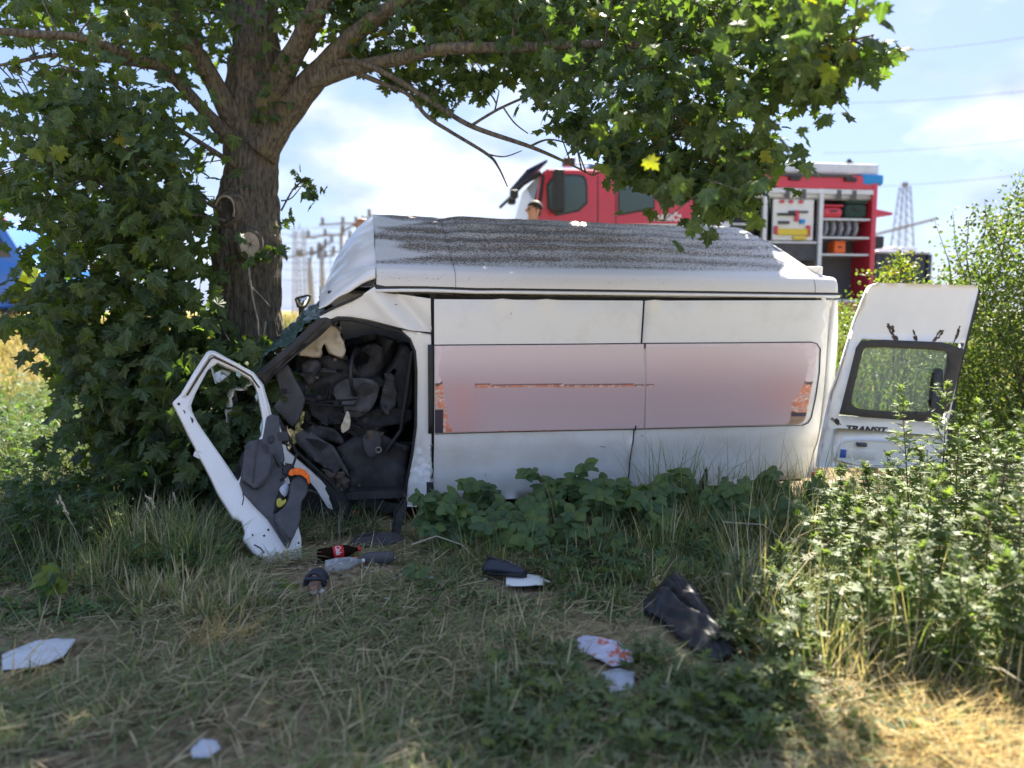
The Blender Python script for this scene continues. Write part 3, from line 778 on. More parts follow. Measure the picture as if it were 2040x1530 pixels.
# printed window foil: the plaster-and-brick picture with its smeared middle
def foil(name, pl, pr, pt_l, pt_r, pb_l, pb_r, rl, rr2):
    """pl..pr pixel columns, top and bottom pixel rows at either end, corner radii in px"""
    nu, nw = int((pr - pl) / 2.2), 84
    v = []; cols = []
    for j in range(nw):
        t = j / (nw - 1)
        for i in range(nu):
            s = i / (nu - 1)
            yt = pt_l + (pt_r - pt_l) * s; yb = pb_l + (pb_r - pb_l) * s
            y = yt + (yb - yt) * t
            xr = pr - 30 * t * (1 if rr2 else 0)
            dy = min(y - yt, yb - y)
            if rr2 and dy < rr2: xr -= rr2 - math.sqrt(max(0, rr2 ** 2 - (rr2 - dy) ** 2))
            x = pl + (xr - pl) * s
            u, w = VF.px(x, y)
            v.append((u, side_n(u, w) - 0.007, w)); cols.append(print_col(x, y))
    f = [(j * nu + i, j * nu + i + 1, (j + 1) * nu + i + 1, (j + 1) * nu + i) for j in range(nw - 1) for i in range(nu - 1)]
    f = [q[::-1] for q in f]
    me = bpy.data.meshes.new(name); me.from_pydata(v, [], f); me.update()
    fill_attr(me, 'Col', np.array(cols))
    o = link(name, me, FOIL, van, smooth=True)
    m = o.modifiers.new('solid', 'SOLIDIFY'); m.thickness = 0.006; m.offset = -1
FOIL = attr_mat('printed_foil', 0.35, 0.4)
_L = [(690, 905), (700, 884), (720, 875), (745, 872), (760, 880), (800, 885), (845, 893), (862, 905), (872, 930)]
_Rr = [(690, 1585), (700, 1600), (725, 1608), (760, 1600), (785, 1588), (800, 1576), (838, 1572), (850, 1562), (856, 1530), (861, 1300)]
def sd_(x, y):
    l = float(np.interp(y, [p[0] for p in _L], [p[1] for p in _L])); r = float(np.interp(y, [p[0] for p in _Rr], [p[1] for p in _Rr]))
    yb = 872 - 14 * float(sstep((x - 935) / 60)) - 3 * float(sstep((x - 1000) / 250)) ; yt = 689
    return min(x - l, r - x, yb - y, y - yt)
def print_col(x, y):
    lav = np.array([0.53, 0.455, 0.49])
    n = noise.noise(Vector((x * .09, y * .12, 0))) * 0.5 + noise.noise(Vector((x * .3, y * .35, 0))) * 0.5
    lav = lav * (1 + 0.16 * n)
    row = math.floor((y - 760) / 26); bx = (x + (row % 2) * 28) % 56
    br = np.array([0.52, 0.20, 0.13]) * (1 + 0.35 * noise.noise(Vector((x * .07, y * .1, 7))))
    br = br + (np.array([0.62, 0.52, 0.50]) - br) * (0.8 if n > 0.18 else 0.0)
    if (y - 760) % 26 < 2.5 or bx < 2.5: br = np.array([0.45, 0.33, 0.30])
    if y > 820 and x > 1500: br = np.array([0.26, 0.18, 0.13]) * (1 + 0.5 * n) if y > 828 else np.array([0.05, 0.04, 0.06])
    edge = 758 + 10 * noise.noise(Vector((x * .05, 3, 1)))
    base = lav if y < edge else br
    if y >= edge and y < edge + 5 and (x > 1550 or x < 900): base = np.array([0.10, 0.06, 0.06])
    if x < 882 and y > 815: base = np.array([0.035, 0.03, 0.045])
    d = sd_(x, y)
    if 945 < x < 1300 and 764 < y < 771 - (x - 945) * 0.004:
        return base * 0.9 if y > 766 else np.array([0.06, 0.05, 0.08])
    g = float(sstep((y - 690) / 90)); g2 = float(sstep((y - 790) / 70))
    sm = np.array([0.51, 0.435, 0.455]) * (1 - g) + np.array([0.395, 0.295, 0.325]) * g
    sm = sm * (1 - 0.5 * g2) + np.array([0.47, 0.385, 0.405]) * 0.5 * g2
    pk = math.exp(-((x - 920) / 35) ** 2) * float(sstep((y - 740) / 50)) + 0.8 * math.exp(-((x - 1570) / 60) ** 2) * math.exp(-((y - 790) / 40) ** 2)
    pk += 0.25 * math.exp(-((x - 1400) / 120) ** 2) * math.exp(-((y - 720) / 30) ** 2)
    sm = sm + (np.array([0.47, 0.27, 0.27]) - sm) * min(1, pk) * 0.7
    k = float(sstep((d + 1.0) / 3.0))
    return base * (1 - k) + sm * k
_pc = print_col
def print_col(x, y): return np.clip(_pc(x, y) * np.array([1.50, 1.44, 1.38]), 0, .85)
foil('window_foil', 866, 1281, 688, 684.5, 862, 853, 0, 0)
foil('window_foil', 1284, 1630, 684.5, 682, 853, 845, 0, 16)
# black rubber around the foil
mb = MB()
lo = [(864, 687), (1000, 686), (1150, 685), (1282, 683.5), (1450, 682.5), (1612, 681), (1624, 684), (1631, 694), (1629, 740), (1622, 790), (1614, 832), (1608, 842), (1596, 847)]
mb.tube([(a, side_n(a, b) - 0.006, b) for a, b in vp(lo)], 0.0045, 6)
mb.tube([(a, side_n(a, b) - 0.006, b) for a, b in vp([(1596, 847), (1400, 851), (1250, 855), (1000, 860), (866, 864)])], 0.003, 6)
mb.build('window_rubber', M_['rubber'], van)
mb = MB()
for p in ([(1283, 683), (1282, 694)], [(1265, 847), (1264, 857)]):
    mb.tube([(a, side_n(a, b) - 0.009, b) for a, b in vp(p)], 0.006, 5)
mb.build('foil_clip', M_['rubber'], van)
# small scratches in the flank paint
mb = MB()
for a in ([(1195, 889), (1206, 891)], [(968, 946), (970, 952)], [(1017, 622), (1018, 627)], [(786, 607), (792, 606)], [(1276, 866), (1281, 869)]):
    mb.tube([(q[0], side_n(*q) - 0.001, q[1]) for q in vp(a)], 0.002, 4)
mb.build('paint_scratch', M_['dark_trim'], van)

# ---- far-side mirror, seen over the windscreen
MF = Frame(at(610, 605, 7.5), (1, 0.2, 0), (0.05, 0, 1))
mir = empty('side_mirror'); mir.parent = van; mir.matrix_world = MF.M; mir.matrix_parent_inverse = Matrix()
mir.matrix_parent_inverse = VF.I
mir.matrix_basis = MF.M
mo = MF.pts(smooth_poly(cr(560, 420, 6.65, [(175, 1165), (205, 1140), (370, 1100), (400, 1115), (385, 1180), (345, 1260), (330, 1290), (210, 1290), (195, 1230)])))
sheet('mirror_housing', mo, M_['black_plastic'], mir, nfun=lambda u, w: 0, thick=0.09, step=0.05, bevel=0.015)
mg = MF.pts(smooth_poly(cr(560, 420, 6.65, [(200, 1175), (215, 1160), (360, 1125), (370, 1140), (350, 1190), (320, 1260), (225, 1265)])))
sheet('mirror_glass', mg, mat('mirror_glass', (0.6, 0.65, 0.7), 0.06, 1.0), mir, nfun=lambda u, w: -0.006, thick=0.004, step=0.08)
mb = MB(); a, b = MF.px(600, 612); c, d = MF.px(600, 650); mb.tube([(a, 0.04, b), (c, 0.1, d)], 0.03, 8); mb.build('mirror_arm', M_['black_plastic'], mir)

# ---- the torn-back driver's door
DO = at(345, 800, 5.10)
DF = Frame(DO, at(540, 800, 5.45) - DO, DO - at(345, 1150, 4.60))
def door_part(name, mat_, parent, outer, holes=(), n=0.0, nfun=None, thick=0.02, step=0.05, bevel=0.005, sm=0, s=3.06, ox=330, oy=680):
    o = DF.pts(cr(ox, oy, s, outer), n)
    if sm: o = smooth_poly(o, sm)
    return sheet(name, o, mat_, parent, holes=[smooth_poly(DF.pts(cr(ox, oy, s, h), n)) for h in holes], nfun=nfun or (lambda u, w: n), thick=thick, step=step, bevel=bevel)
door = empty('front_door'); door.parent = van
door.matrix_parent_inverse = VF.I; door.matrix_basis = DF.M
hole = [(290, 112), (152, 372), (165, 450), (280, 620), (400, 790), (452, 872), (500, 625), (585, 590), (600, 500), (586, 400), (562, 290), (528, 225), (420, 165)]
shell = [(45, 370), (90, 325), (170, 190), (250, 65), (272, 56), (300, 60), (430, 130), (535, 190), (595, 265), (632, 385), (650, 470), (700, 560), (720, 700), (740, 800), (800, 1000), (806, 1120), (826, 1200), (838, 1445), (810, 1460), (700, 1400), (535, 1285), (475, 1200), (488, 1160), (468, 1095), (412, 1070), (330, 930)]
door_part('door_shell', M_['white'], door, shell, [hole], nfun=lambda u, w: 0.008 * noise.noise(Vector((u * 6, w * 6, 2))), thick=0.045, step=0.035, bevel=0.0)
rim_pts = [(105, 340), (180, 215), (262, 85), (290, 80), (430, 150), (528, 208), (580, 280), (608, 390), (625, 480)]
mb = MB(); mb.tube([(a, -0.012, b) for a, b in DF.pts(cr(330, 680, 3.06, rim_pts))], 0.012, 8); mb.build('frame_rim', M_['white'], door, smooth=True)
rim2 = [(130, 330), (195, 225), (270, 112), (292, 98), (425, 160), (520, 215), (570, 285)]
mb = MB(); mb.tube([(a, -0.006, b) for a, b in DF.pts(cr(330, 680, 3.06, rim2))], 0.007, 6); mb.build('frame_seal', M_['mud'], door)
trim = [(500, 618), (588, 605), (612, 470), (640, 455), (685, 468), (690, 560), (720, 730), (700, 800), (720, 860), (690, 900), (740, 880), (800, 860), (850, 900), (842, 960), (800, 1010), (800, 1130), (745, 1262), (730, 1258), (620, 1090), (470, 930), (450, 868)]
door_part('door_trim', GP, door, trim, nfun=lambda u, w: -0.03 + 0.006 * noise.noise(Vector((u * 9, w * 9, 2))), thick=0.03, step=0.035, bevel=0.010)
pk = [(745, 870), (800, 845), (848, 895), (840, 960), (802, 1010), (800, 1125), (742, 1255), (690, 1190), (640, 1085), (700, 1040), (735, 985)]
door_part('door_pocket', GP, door, pk, nfun=lambda u, w: -0.10, thick=0.07, step=0.04, bevel=0.015, sm=1)
pv = [(690, 905), (742, 880), (735, 980), (700, 1040), (650, 1062), (655, 1000)]
door_part('pocket_recess', M_['rubber'], door, pv, nfun=lambda u, w: -0.034, thick=0.01)
door_part('armrest', GP, door, [(475, 640), (550, 615), (575, 660), (640, 730), (640, 800), (600, 880), (540, 925), (470, 870), (455, 860)], nfun=lambda u, w: -0.06, thick=0.035, step=0.05, bevel=0.02, sm=1)
mb = MB(); mb.tube([(a, -0.062, b) for a, b in DF.pts(cr(330, 680, 3.06, [(556, 620), (535, 720), (520, 880)]))], 0.006, 6); mb.tube([(a, -0.064, b) for a, b in DF.pts(cr(330, 680, 3.06, [(645, 740), (620, 830), (545, 915)]))], 0.009, 6); mb.build('trim_seam', M_['dark_trim'], door)
door_part('handle_bezel', M_['dark_trim'], door, [(580, 650), (600, 640), (615, 670), (610, 705), (595, 710), (582, 690)], nfun=lambda u, w: -0.062, thick=0.02, step=0.04, sm=1)
mb = MB(); mb.tube([(a, -0.05, b) for a, b in DF.pts(cr(330, 680, 3.06, [(655, 705), (668, 740), (690, 775), (704, 762)]))], 0.012, 8); mb.build('door_handle', M_['black_plastic'], door)
door_part('speaker_cover', M_['dark_trim'], door, [(615, 590), (650, 580), (660, 610), (640, 640), (612, 620)], nfun=lambda u, w: -0.04, thick=0.02, sm=1, step=0.05)
door_part('broken_pane', mat('shattered_pane', (0.45, 0.52, 0.55), 0.15), door, [(290, 190), (345, 160), (405, 175), (395, 190), (330, 240), (310, 225)], nfun=lambda u, w: 0.03, thick=0.005)
mb = MB(); mb.tube([(a, 0.01, b) for a, b in DF.pts(cr(330, 680, 3.06, [(278, 140), (310, 255)]))], 0.008, 6); mb.build('window_guide', M_['steel'], door)
door_part('door_inner_frame', M_['black_plastic'], door, [(495, 640), (500, 700), (470, 830), (440, 870), (420, 830), (450, 740), (480, 650)], nfun=lambda u, w: 0.05, thick=0.03)
for (x, y) in ((700, 590), (735, 790)):
    mb = MB(); a, b = DF.px(330 + x / 3.06, 680 + y / 3.06); mb.box(a - .03, a + .05, -.03, .03, b - .035, b + .035); mb.tube([(a + .03, 0, b - .05), (a + .03, 0, b + .05)], .014, 8); mb.build('door_hinge', M_['dark_trim'], door, bevel=.004)
mb = MB(); mb.tube([(a, -0.045, b) for a, b in DF.pts(cr(330, 680, 3.06, [(690, 860), (735, 830), (770, 760), (790, 700)]))], .009, 6); mb.build('door_cable', M_['rubber'], door)
for q in ([(560, 300), (575, 320), (560, 360), (548, 330)], [(430, 172), (470, 190), (455, 215), (435, 200)], [(590, 470), (598, 500), (585, 560), (578, 520)]):
    door_part('glass_shard', mat('green_shard', (0.30, 0.42, 0.40), 0.1), door, q, nfun=lambda u, w: .02, thick=.004, bevel=0)
for (x, y, r_) in ((625, 1150, 9), (600, 1185, 8), (530, 1180, 6), (810, 1230, 7), (812, 1320, 5)):
    mb = MB(); a, b = DF.px(330 + x / 3.06, 680 + y / 3.06)
    mb.lathe([(r_ / 3.06 / 300, -0.006), (r_ / 3.06 / 420, 0.002)], 10, Matrix.Translation((a, -0.004, b)) @ Matrix.Rotation(R(90), 4, 'X')); mb.build('bolt_hole', M_['rubber'], door)
mb = MB(); mb.tube([(a, -0.006, b) for a, b in DF.pts(cr(330, 680, 3.06, [(75, 380), (84, 388)]))], 0.008, 6); mb.build('bolt_hole', M_['rubber'], door)
for q in ([(152, 462), (158, 480), (163, 500)], [(162, 470), (168, 492)], [(470, 930), (474, 960), (466, 1000)], [(110, 420), (118, 440)], [(540, 1240), (580, 1262), (600, 1290)], [(740, 1330), (765, 1370)]):
    mb = MB(); mb.tube([(a, -0.003, b) for a, b in DF.pts(cr(330, 680, 3.06, q))], 0.004, 5); mb.build('rust_run', M_['mud'], door)

# ---- the open rear door
RF = Frame(at(1640, 880, 6.45), (math.cos(R(9)), math.sin(R(9)), 0), (0.06, 0.05, 1))
rd = empty('rear_door'); rd.parent = van
rd['label'] = 'open rear door swung round with tinted window and black lettering'
rd.matrix_parent_inverse = VF.I; rd.matrix_basis = RF.M
def rpart(name, mat_, outer, holes=(), n=0.0, thick=0.02, step=0.06, bevel=0.006, sm=0, nfun=None, hs=1):
    o = RF.pts(cr(1560, 500, 3.06, outer))
    if sm: o = smooth_poly(o, sm)
    return sheet(name, o, mat_, rd, holes=[smooth_poly(RF.pts(cr(1560, 500, 3.06, h)), hs) for h in holes], nfun=nfun or (lambda u, w: n), thick=thick, step=step, bevel=bevel)
def rdn(u, w): return -0.012 * math.sin(math.pi * min(1, max(0, (w + 0.3) / 1.6)))
wh = [(478, 535), (1100, 562), (1072, 720), (985, 1050), (335, 1000), (348, 955), (440, 590)]
gl = [(505, 582), (990, 605), (1005, 640), (940, 955), (900, 985), (470, 968), (415, 940), (408, 905), (480, 605)]
skin = [(522, 232), (540, 208), (575, 196), (640, 194), (1165, 209), (1185, 218), (1190, 240), (1165, 330), (1105, 560), (1070, 720), (1000, 1060), (985, 1330), (215, 1320), (232, 1190), (300, 860), (335, 770), (440, 430)]
rpart('door_skin', M_['white'], skin, [wh], nfun=rdn, thick=0.05, bevel=0.012, hs=0)
rpart('window_surround', M_['black_plastic'], smooth_poly(wh, 1), [gl], nfun=lambda u, w: rdn(u, w) - 0.004, thick=0.03, bevel=0.004)
gm = glass_mat('tinted_window', (0.72, 0.80, 0.74), 0.04, 0.86)
rpart('window_glass', gm, smooth_poly(gl, 1), nfun=lambda u, w: rdn(u, w) + 0.004, thick=0.004, bevel=0)
rpart('door_edge', M_['black_plastic'], [(1186, 222), (1210, 240), (1195, 340), (1110, 640), (1075, 800), (1010, 1330), (988, 1330), (1003, 1060), (1073, 720), (1108, 560), (1168, 330), (1192, 240)], n=0.012, thick=0.06)
rpart('lower_pressing', M_['white'], [(305, 1085), (330, 1078), (900, 1120), (960, 1130), (950, 1320), (290, 1310), (296, 1180)], [[(330, 1165), (480, 1150), (880, 1185), (870, 1310), (320, 1300)]], nfun=lambda u, w: rdn(u, w) - 0.012, thick=0.012)
# plate and its lamp in the recess
rpart('number_plate', mat('plate_white', (0.7, 0.7, 0.68), 0.35), [(345, 1205), (560, 1222), (556, 1272), (340, 1258)], nfun=lambda u, w: rdn(u, w) - 0.006, thick=0.006)
rpart('plate_band', mat('plate_blue', (0.03, 0.10, 0.42), 0.35), [(346, 1207), (382, 1210), (378, 1260), (341, 1257)], nfun=lambda u, w: rdn(u, w) - 0.0085, thick=0.003)
rpart('plate_lamp', GP, [(440, 1165), (500, 1168), (498, 1192), (445, 1190)], nfun=lambda u, w: rdn(u, w) - 0.03, thick=0.03)
a, b = RF.px(*cr(1560, 500, 3.06, [(372, 1098)])[0]); c, d = RF.px(*cr(1560, 500, 3.06, [(630, 1112)])[0])
ang = math.atan2(d - b, c - a)
TM = Matrix.Translation((a, rdn(a, b) - 0.004, b)) @ Matrix.Rotation(-ang, 4, 'Y') @ Matrix.Rotation(R(90), 4, 'X')
tx = text_mesh('door_lettering', 'TRANSIT', 0.075, 0.004, M_['black_plastic'], rd, Matrix(), 0.0018, 0.25)
wd = max(v.co.x for v in tx.data.vertices) or 1
tx.data.transform(TM @ Matrix.Diagonal(((c - a) / wd, 1, 1, 1)))
wpn = lambda u, w: -0.045
rpart('wiper_cover', M_['black_plastic'], [(905, 725), (922, 712), (945, 716), (955, 735), (945, 880), (925, 960), (880, 955), (885, 870)], sm=1, nfun=wpn, thick=0.035, bevel=0.012)
mb = MB(); mb.tube([(x, -0.03, z) for x, z in RF.pts(cr(1560, 500, 3.06, [(800, 990), (850, 985), (900, 960), (920, 930)]))], 0.006, 6); mb.build('wiper_blade', M_['grey_plastic'], rd)
rpart('door_lock', M_['black_plastic'], [(935, 785), (970, 785), (965, 820), (930, 820)], n=-0.03, thick=0.03)
# scraped mud on the door
def streak(x0, y0, x1, y1, wpx, n):
    for k in range(n):
        s = rnd.random(); h = wpx * (0.7 + 0.3 * rnd.random())
        x = x0 + (x1 - x0) * s + (rnd.random() - .5) * h; y = y0 + (y1 - y0) * s
        l = 14 + 22 * rnd.random(); w_ = 3 + 5 * rnd.random()
        dx, dy = (x1 - x0), (y1 - y0); q = math.hypot(dx, dy); dx /= q; dy /= q
        yield [(x - dy * w_, y + dx * w_ * .4), (x + dx * l - dy * w_ * .4, y + dy * l), (x + dx * l * 1.1 + dy * w_ * .7, y + dy * l * .9), (x + dy * w_, y - dx * w_)]
mb = MB()
for args in ((640, 440, 675, 525, 34, 26), (790, 480, 800, 530, 26, 9), (965, 480, 930, 540, 36, 22), (1085, 440, 1045, 545, 16, 14), (290, 1015, 330, 1050, 50, 12)):
    for q in streak(*args):
        o = RF.pts(cr(1560, 500, 3.06, q)); k = rdn(*o[0])
        mb.prism(o, k - 0.0035, k + 0.001)
st_ = mb.build('mud_streak', M_['mud'], rd); st_['kind'] = 'stuff'
# ------------------------------------------------------------------ fire engine on the road
RED = mat('fire_red', (0.60, 0.035, 0.06), 0.3, vary=0.06, scale=2, coat=0.4)
ALU = mat('brushed_alu', (0.62, 0.63, 0.66), 0.4, 0.35, vary=0.08, scale=6)
TG = glass_mat('cab_glass', (0.16, 0.22, 0.25), 0.05, 0.35)
BLK = M_['black_plastic']; WHT = mat('white_gloss', (0.75, 0.75, 0.76), 0.3)
BLU = mat('blue_lens', (0.02, 0.25, 0.62), 0.15)
ORG = mat('orange_plastic', (0.85, 0.14, 0.02), 0.5); YEL = mat('yellow_plastic', (0.75, 0.55, 0.05), 0.5)
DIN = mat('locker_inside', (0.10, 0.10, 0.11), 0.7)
TF = Frame(at(1062, 650, 14.4), (math.cos(R(8)), math.sin(R(8)), 0), (0, 0, 1))
TF.O.z = float(gz(TF.O.x + 2, TF.O.y)) + 0.05
TF = Frame(TF.O, TF.U, TF.W)
truck = empty('fire_engine', M=TF.M)
tag(truck, 'red fire engine with its equipment lockers open parked on the road behind the van', 'fire engine')
def tq(l, n=0.0): return TF.pts(l, n)
def tplate(name, m, l, n, thick=0.03, parent=truck, bevel=0.004, sm=0):
    o = tq(l, n)
    if sm: o = smooth_poly(o, sm)
    return sheet(name, o, m, parent, nfun=lambda u, w: n, thick=thick, step=0.5, bevel=bevel)
def tu(x, y=500): return TF.px(x, y)[0]
def tw_(y, x=1400): return TF.px(x, y)[1]
WID = 2.45
mb = MB(); mb.prism(tq([(1046, 470), (1060, 452), (1078, 345), (1092, 335), (1382, 340), (1384, 640), (1240, 640), (1215, 605), (1150, 605), (1120, 645), (1046, 645)]), 0.0, WID); mb.build('cab', RED, truck, bevel=0.06, seg=3)
tplate('side_window', TG, [(1092, 352), (1156, 350), (1167, 362), (1167, 414), (1096, 430)], -0.012, 0.012, sm=1)
tplate('window_frame', BLK, [(1088, 348), (1160, 346), (1171, 360), (1171, 418), (1090, 434)], -0.006, 0.008, sm=1)
tplate('side_window', TG, [(1234, 356), (1300, 356), (1302, 413), (1234, 426)], -0.012, 0.012)
tplate('window_frame', BLK, [(1231, 352), (1303, 352), (1305, 417), (1231, 430)], -0.006, 0.008)
tplate('waist_band', WHT, [(1050, 446), (1386, 446), (1386, 476), (1048, 478)], -0.008, 0.01)
for x in (1190, 1226, 1330):
    tplate('door_gap', BLK, [(x, 350), (x + 2, 350), (x + 2, 620), (x, 620)], -0.003, 0.004, bevel=0)
tplate('front_pillar', BLK, [(1067, 430), (1080, 348), (1086, 348), (1076, 432)], -0.006, 0.012)
# cab front: screen, wiper arms, sun visor
uF = tu(1050, 400)
fr = MB()
a = tw_(350); b = tw_(440)
def fquad(name, m, n0, n1, w0, w1, du0, du1, thick=0.02):
    q = MB()
    u0_, u1_ = uF + du0, uF + du1
    v = [(u0_, n0, w0), (u0_, n1, w0), (u1_, n1, w1), (u1_, n0, w1)]
    v2 = [(x - thick, y, z) for x, y, z in v]
    q.add(v + v2, [(0, 1, 2, 3), (7, 6, 5, 4), (0, 4, 5, 1), (1, 5, 6, 2), (2, 6, 7, 3), (3, 7, 4, 0)])
    return q.build(name, m, truck)
SCR = glass_mat('wind_screen_glass', (0.55, 0.62, 0.68), 0.03, 0.2)  # pale base colour stands in for sky reflected in the screen
du = tu(1079, 350) - uF
fquad('windscreen', SCR, 0.12, WID - 0.12, tw_(448), tw_(352), 0.03, du + 0.02)
fquad('front_grille', BLK, 0.3, WID - 0.3, tw_(600), tw_(500), -0.01, -0.005)
mb = MB(); mb.prism([(uF - 0.02, tw_(347)), (tu(1090), tw_(325)), (tu(1092), tw_(330)), (uF + 0.02, tw_(354))], 0.02, WID - 0.1); mb.build('sun_visor', mat('visor_blue', (0.02, 0.035, 0.09), 0.8, spec=.1), truck, bevel=0.03)
mb = MB(); mb.tube([(uF - 0.25, 0.15, tw_(392)), (uF - 0.05, 0.10, tw_(372)), (tu(1078), 0.02, tw_(352))], 0.045, 8); mb.build('mirror_arm', BLK, truck); mb = MB(); mb.tube([(uF - 0.22, WID - .1, tw_(388)), (uF, WID - .05, tw_(366))], 0.035, 8); mb.build('mirror_arm', BLK, truck)
for n_, x in ((0.1, uF - 0.22), (0.9, uF - 0.15)):
    mb = MB(); mb.box(x - 0.09, x + 0.06, n_ - 0.1, n_ + 0.06, tw_(402), tw_(386)); mb.build('wide_angle_mirror', BLK, truck, bevel=0.03)
mb = MB(); mb.box(tu(1096), tu(1117), -0.36, -0.16, tw_(432), tw_(350)); mb.build('wing_mirror', BLK, truck, bevel=0.04)
mb = MB(); mb.box(tu(1130), tu(1152), 0.3, 0.55, tw_(330), tw_(314)); mb.build('roof_camera', BLK, truck, bevel=0.02)
mb = MB(); mb.tube([(tu(1152), 0.45, tw_(324)), (tu(1200), 0.45, tw_(323)), (tu(1260), 0.5, tw_(331))], 0.015, 6); mb.build('roof_cable', BLK, truck)
mb = MB(); mb.box(tu(1180), tu(1230), 0.25, 2.2, tw_(334), tw_(326)); mb.build('blue_light_bar', BLU, truck, bevel=0.03)
M0 = Matrix.Rotation(R(90), 4, 'X')
x, z = tq([(1300, 439)])[0]; x2 = tq([(1356, 439)])[0][0]
tx = text_mesh('cab_lettering', 'HASIČI', 0.17, 0.004, WHT, truck, Matrix(), 0.006)
wd = max(v.co.x for v in tx.data.vertices)
tx.data.transform(Matrix.Translation((x, -0.006, z)) @ M0 @ Matrix.Diagonal(((x2 - x) / wd, 1, 1, 1)))
# equipment body
uA, uB, uC, uD, uE = tu(1388), tu(1520), tu(1524), tu(1632), tu(1738)
wT, wB = tw_(374, 1560), tw_(596, 1500)
wR = tw_(346, 1560)
mb = MB(); mb.box(uA, uE, 0.0, WID, wT, wR); mb.build('body_roof', RED, truck, bevel=0.02)
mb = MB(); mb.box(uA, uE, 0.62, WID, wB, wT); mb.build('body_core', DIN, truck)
mb = MB(); mb.box(uA, uE, 0.0, WID, wB - 0.06, wB); mb.build('locker_floor', ALU, truck)
def wheels_skirt():
    q = MB(); q.prism([(uA, wB - 0.06), (uE, wB - 0.06), (uE, wB - 0.16), (tu(1680), wB - 0.62), (tu(1655), wB - 0.65), (tu(1640), wB - 0.30), (tu(1560), wB - 0.30), (tu(1540), wB - 0.62), (uA, wB - 0.62)], 0.0, WID); return q
wheels_skirt().build('skirt', RED, truck, bevel=0.02)
for x in (1388, 1518, 1629):
    mb = MB(); mb.box(tu(x), tu(x + 8), -0.01, 0.10, wB, wT); mb.build('locker_post', ALU, truck, bevel=0.006)
mb = MB(); mb.box(tu(1733), tu(1743), -0.015, WID, wB - 0.1, wR - 0.01); mb.build('rear_post', RED, truck, bevel=0.02)
mb = MB(); mb.box(uA, uE, -0.012, 0.02, wT - 0.10, wT - 0.004); mb.build('locker_header', ALU, truck, bevel=0.006)
mb = MB(); mb.tube([(uA, 0.10, wT - 0.13), (uE, 0.10, wT - 0.13)], 0.075, 10); mb.build('roller_shutter', ALU, truck, smooth=True)
for x in (1428, 1470, 1560, 1592, 1662, 1692):
    mb = MB(); mb.box(tu(x), tu(x + 9), -0.016, 0.0, wT - 0.20, wT - 0.02); mb.build('shutter_strap', DIN, truck)
def shelf(x0, x1, y): 
    q = MB(); q.box(tu(x0), tu(x1), 0.02, 0.60, tw_(y, x0) - 0.035, tw_(y, x0)); q.build('shelf', ALU, truck)
shelf(1397, 1460, 432); shelf(1460, 1517, 444); shelf(1638, 1732, 434); shelf(1638, 1732, 471); shelf(1527, 1628, 480); shelf(1638, 1732, 505)
# pull-out tool wall
mb = MB(); mb.box(tu(1540), tu(1621), 0.05, 0.10, tw_(478, 1560), tw_(396, 1560)); mb.build('tool_wall', WHT, truck, bevel=0.01)
for (x0, y0, x1, y1, m) in ((1548, 424, 1585, 429, BLK), (1570, 419, 1608, 423, M_['grey_plastic']), (1550, 440, 1572, 446, M_['grey_plastic']), (1582, 418, 1590, 440, RED), (1592, 436, 1602, 445, BLU),
                            (1548, 455, 1612, 468, YEL), (1552, 398, 1560, 404, RED), (1570, 398, 1578, 404, RED), (1590, 398, 1598, 404, RED), (1542, 450, 1549, 466, RED), (1580, 470, 1606, 477, YEL), (1606, 448, 1614, 470, RED)):
    mb = MB(); mb.box(tu(x0), tu(x1), 0.0, 0.05, tw_(y1, 1560), tw_(y0, 1560)); mb.build('hand_tool', m, truck, bevel=0.01)
mb = MB(); mb.box(tu(1524), tu(1534), 0.1, 0.5, tw_(500, 1560), tw_(378, 1560)); mb.build('hose_reel', BLK, truck, bevel=0.02)
mb = MB(); mb.box(tu(1530), tu(1628), 0.05, 0.55, tw_(520, 1560), tw_(482, 1560)); mb.build('pump_panel', M_['grey_plastic'], truck, bevel=0.02)
# roof gear
mb = MB()
for k in range(2): mb.box(tu(1470), tu(1756), 1.0 + k * 0.5, 1.05 + k * 0.5, tw_(330, 1600), tw_(318, 1600))
for k in range(16): mb.box(tu(1480 + 17 * k), tu(1484 + 17 * k), 1.01, 1.55, tw_(328, 1600), tw_(322, 1600))
mb.build('roof_ladder', ALU, truck)
mb = MB(); mb.box(tu(1515), tu(1752), 0.12, 0.85, tw_(343, 1600), tw_(320, 1600)); mb.build('roof_box', ALU, truck, bevel=0.04)
mb = MB(); mb.lathe([(0.10, 0), (0.12, 0.03), (0.06, 0.10), (0.03, 0.14)], 10, Matrix.Translation((tu(1712), 0.5, tw_(321, 1700)))); mb.build('roof_lamp', BLK, truck)
mb = MB(); mb.box(tu(1712), tu(1754), -0.02, 0.35, tw_(368, 1700), tw_(346, 1700)); mb.build('corner_blue_light', BLU, truck, bevel=0.05)
mb = MB(); mb.box(tu(1528), tu(1690), -0.05, 0.03, tw_(352, 1600), tw_(345, 1600)); mb.build('awning_rail', M_['grey_plastic'], truck, bevel=0.01)
for x in (1566, 1676):
    mb = MB(); mb.box(tu(x), tu(x + 22), -0.06, 0.02, tw_(360, 1600), tw_(352, 1600)); mb.build('scene_lamp', BLK, truck, bevel=0.01)
mb = MB(); mb.prism(tq([(1742, 413), (1785, 422), (1785, 427), (1742, 433)]), 0.1, 2.2); mb.build('tail_flap', RED, truck, bevel=0.01)
mb = MB(); mb.box(tu(1742), tu(1770), 0.15, 0.4, tw_(492, 1700), tw_(468, 1700)); mb.build('rear_bracket', BLK, truck, bevel=0.02)
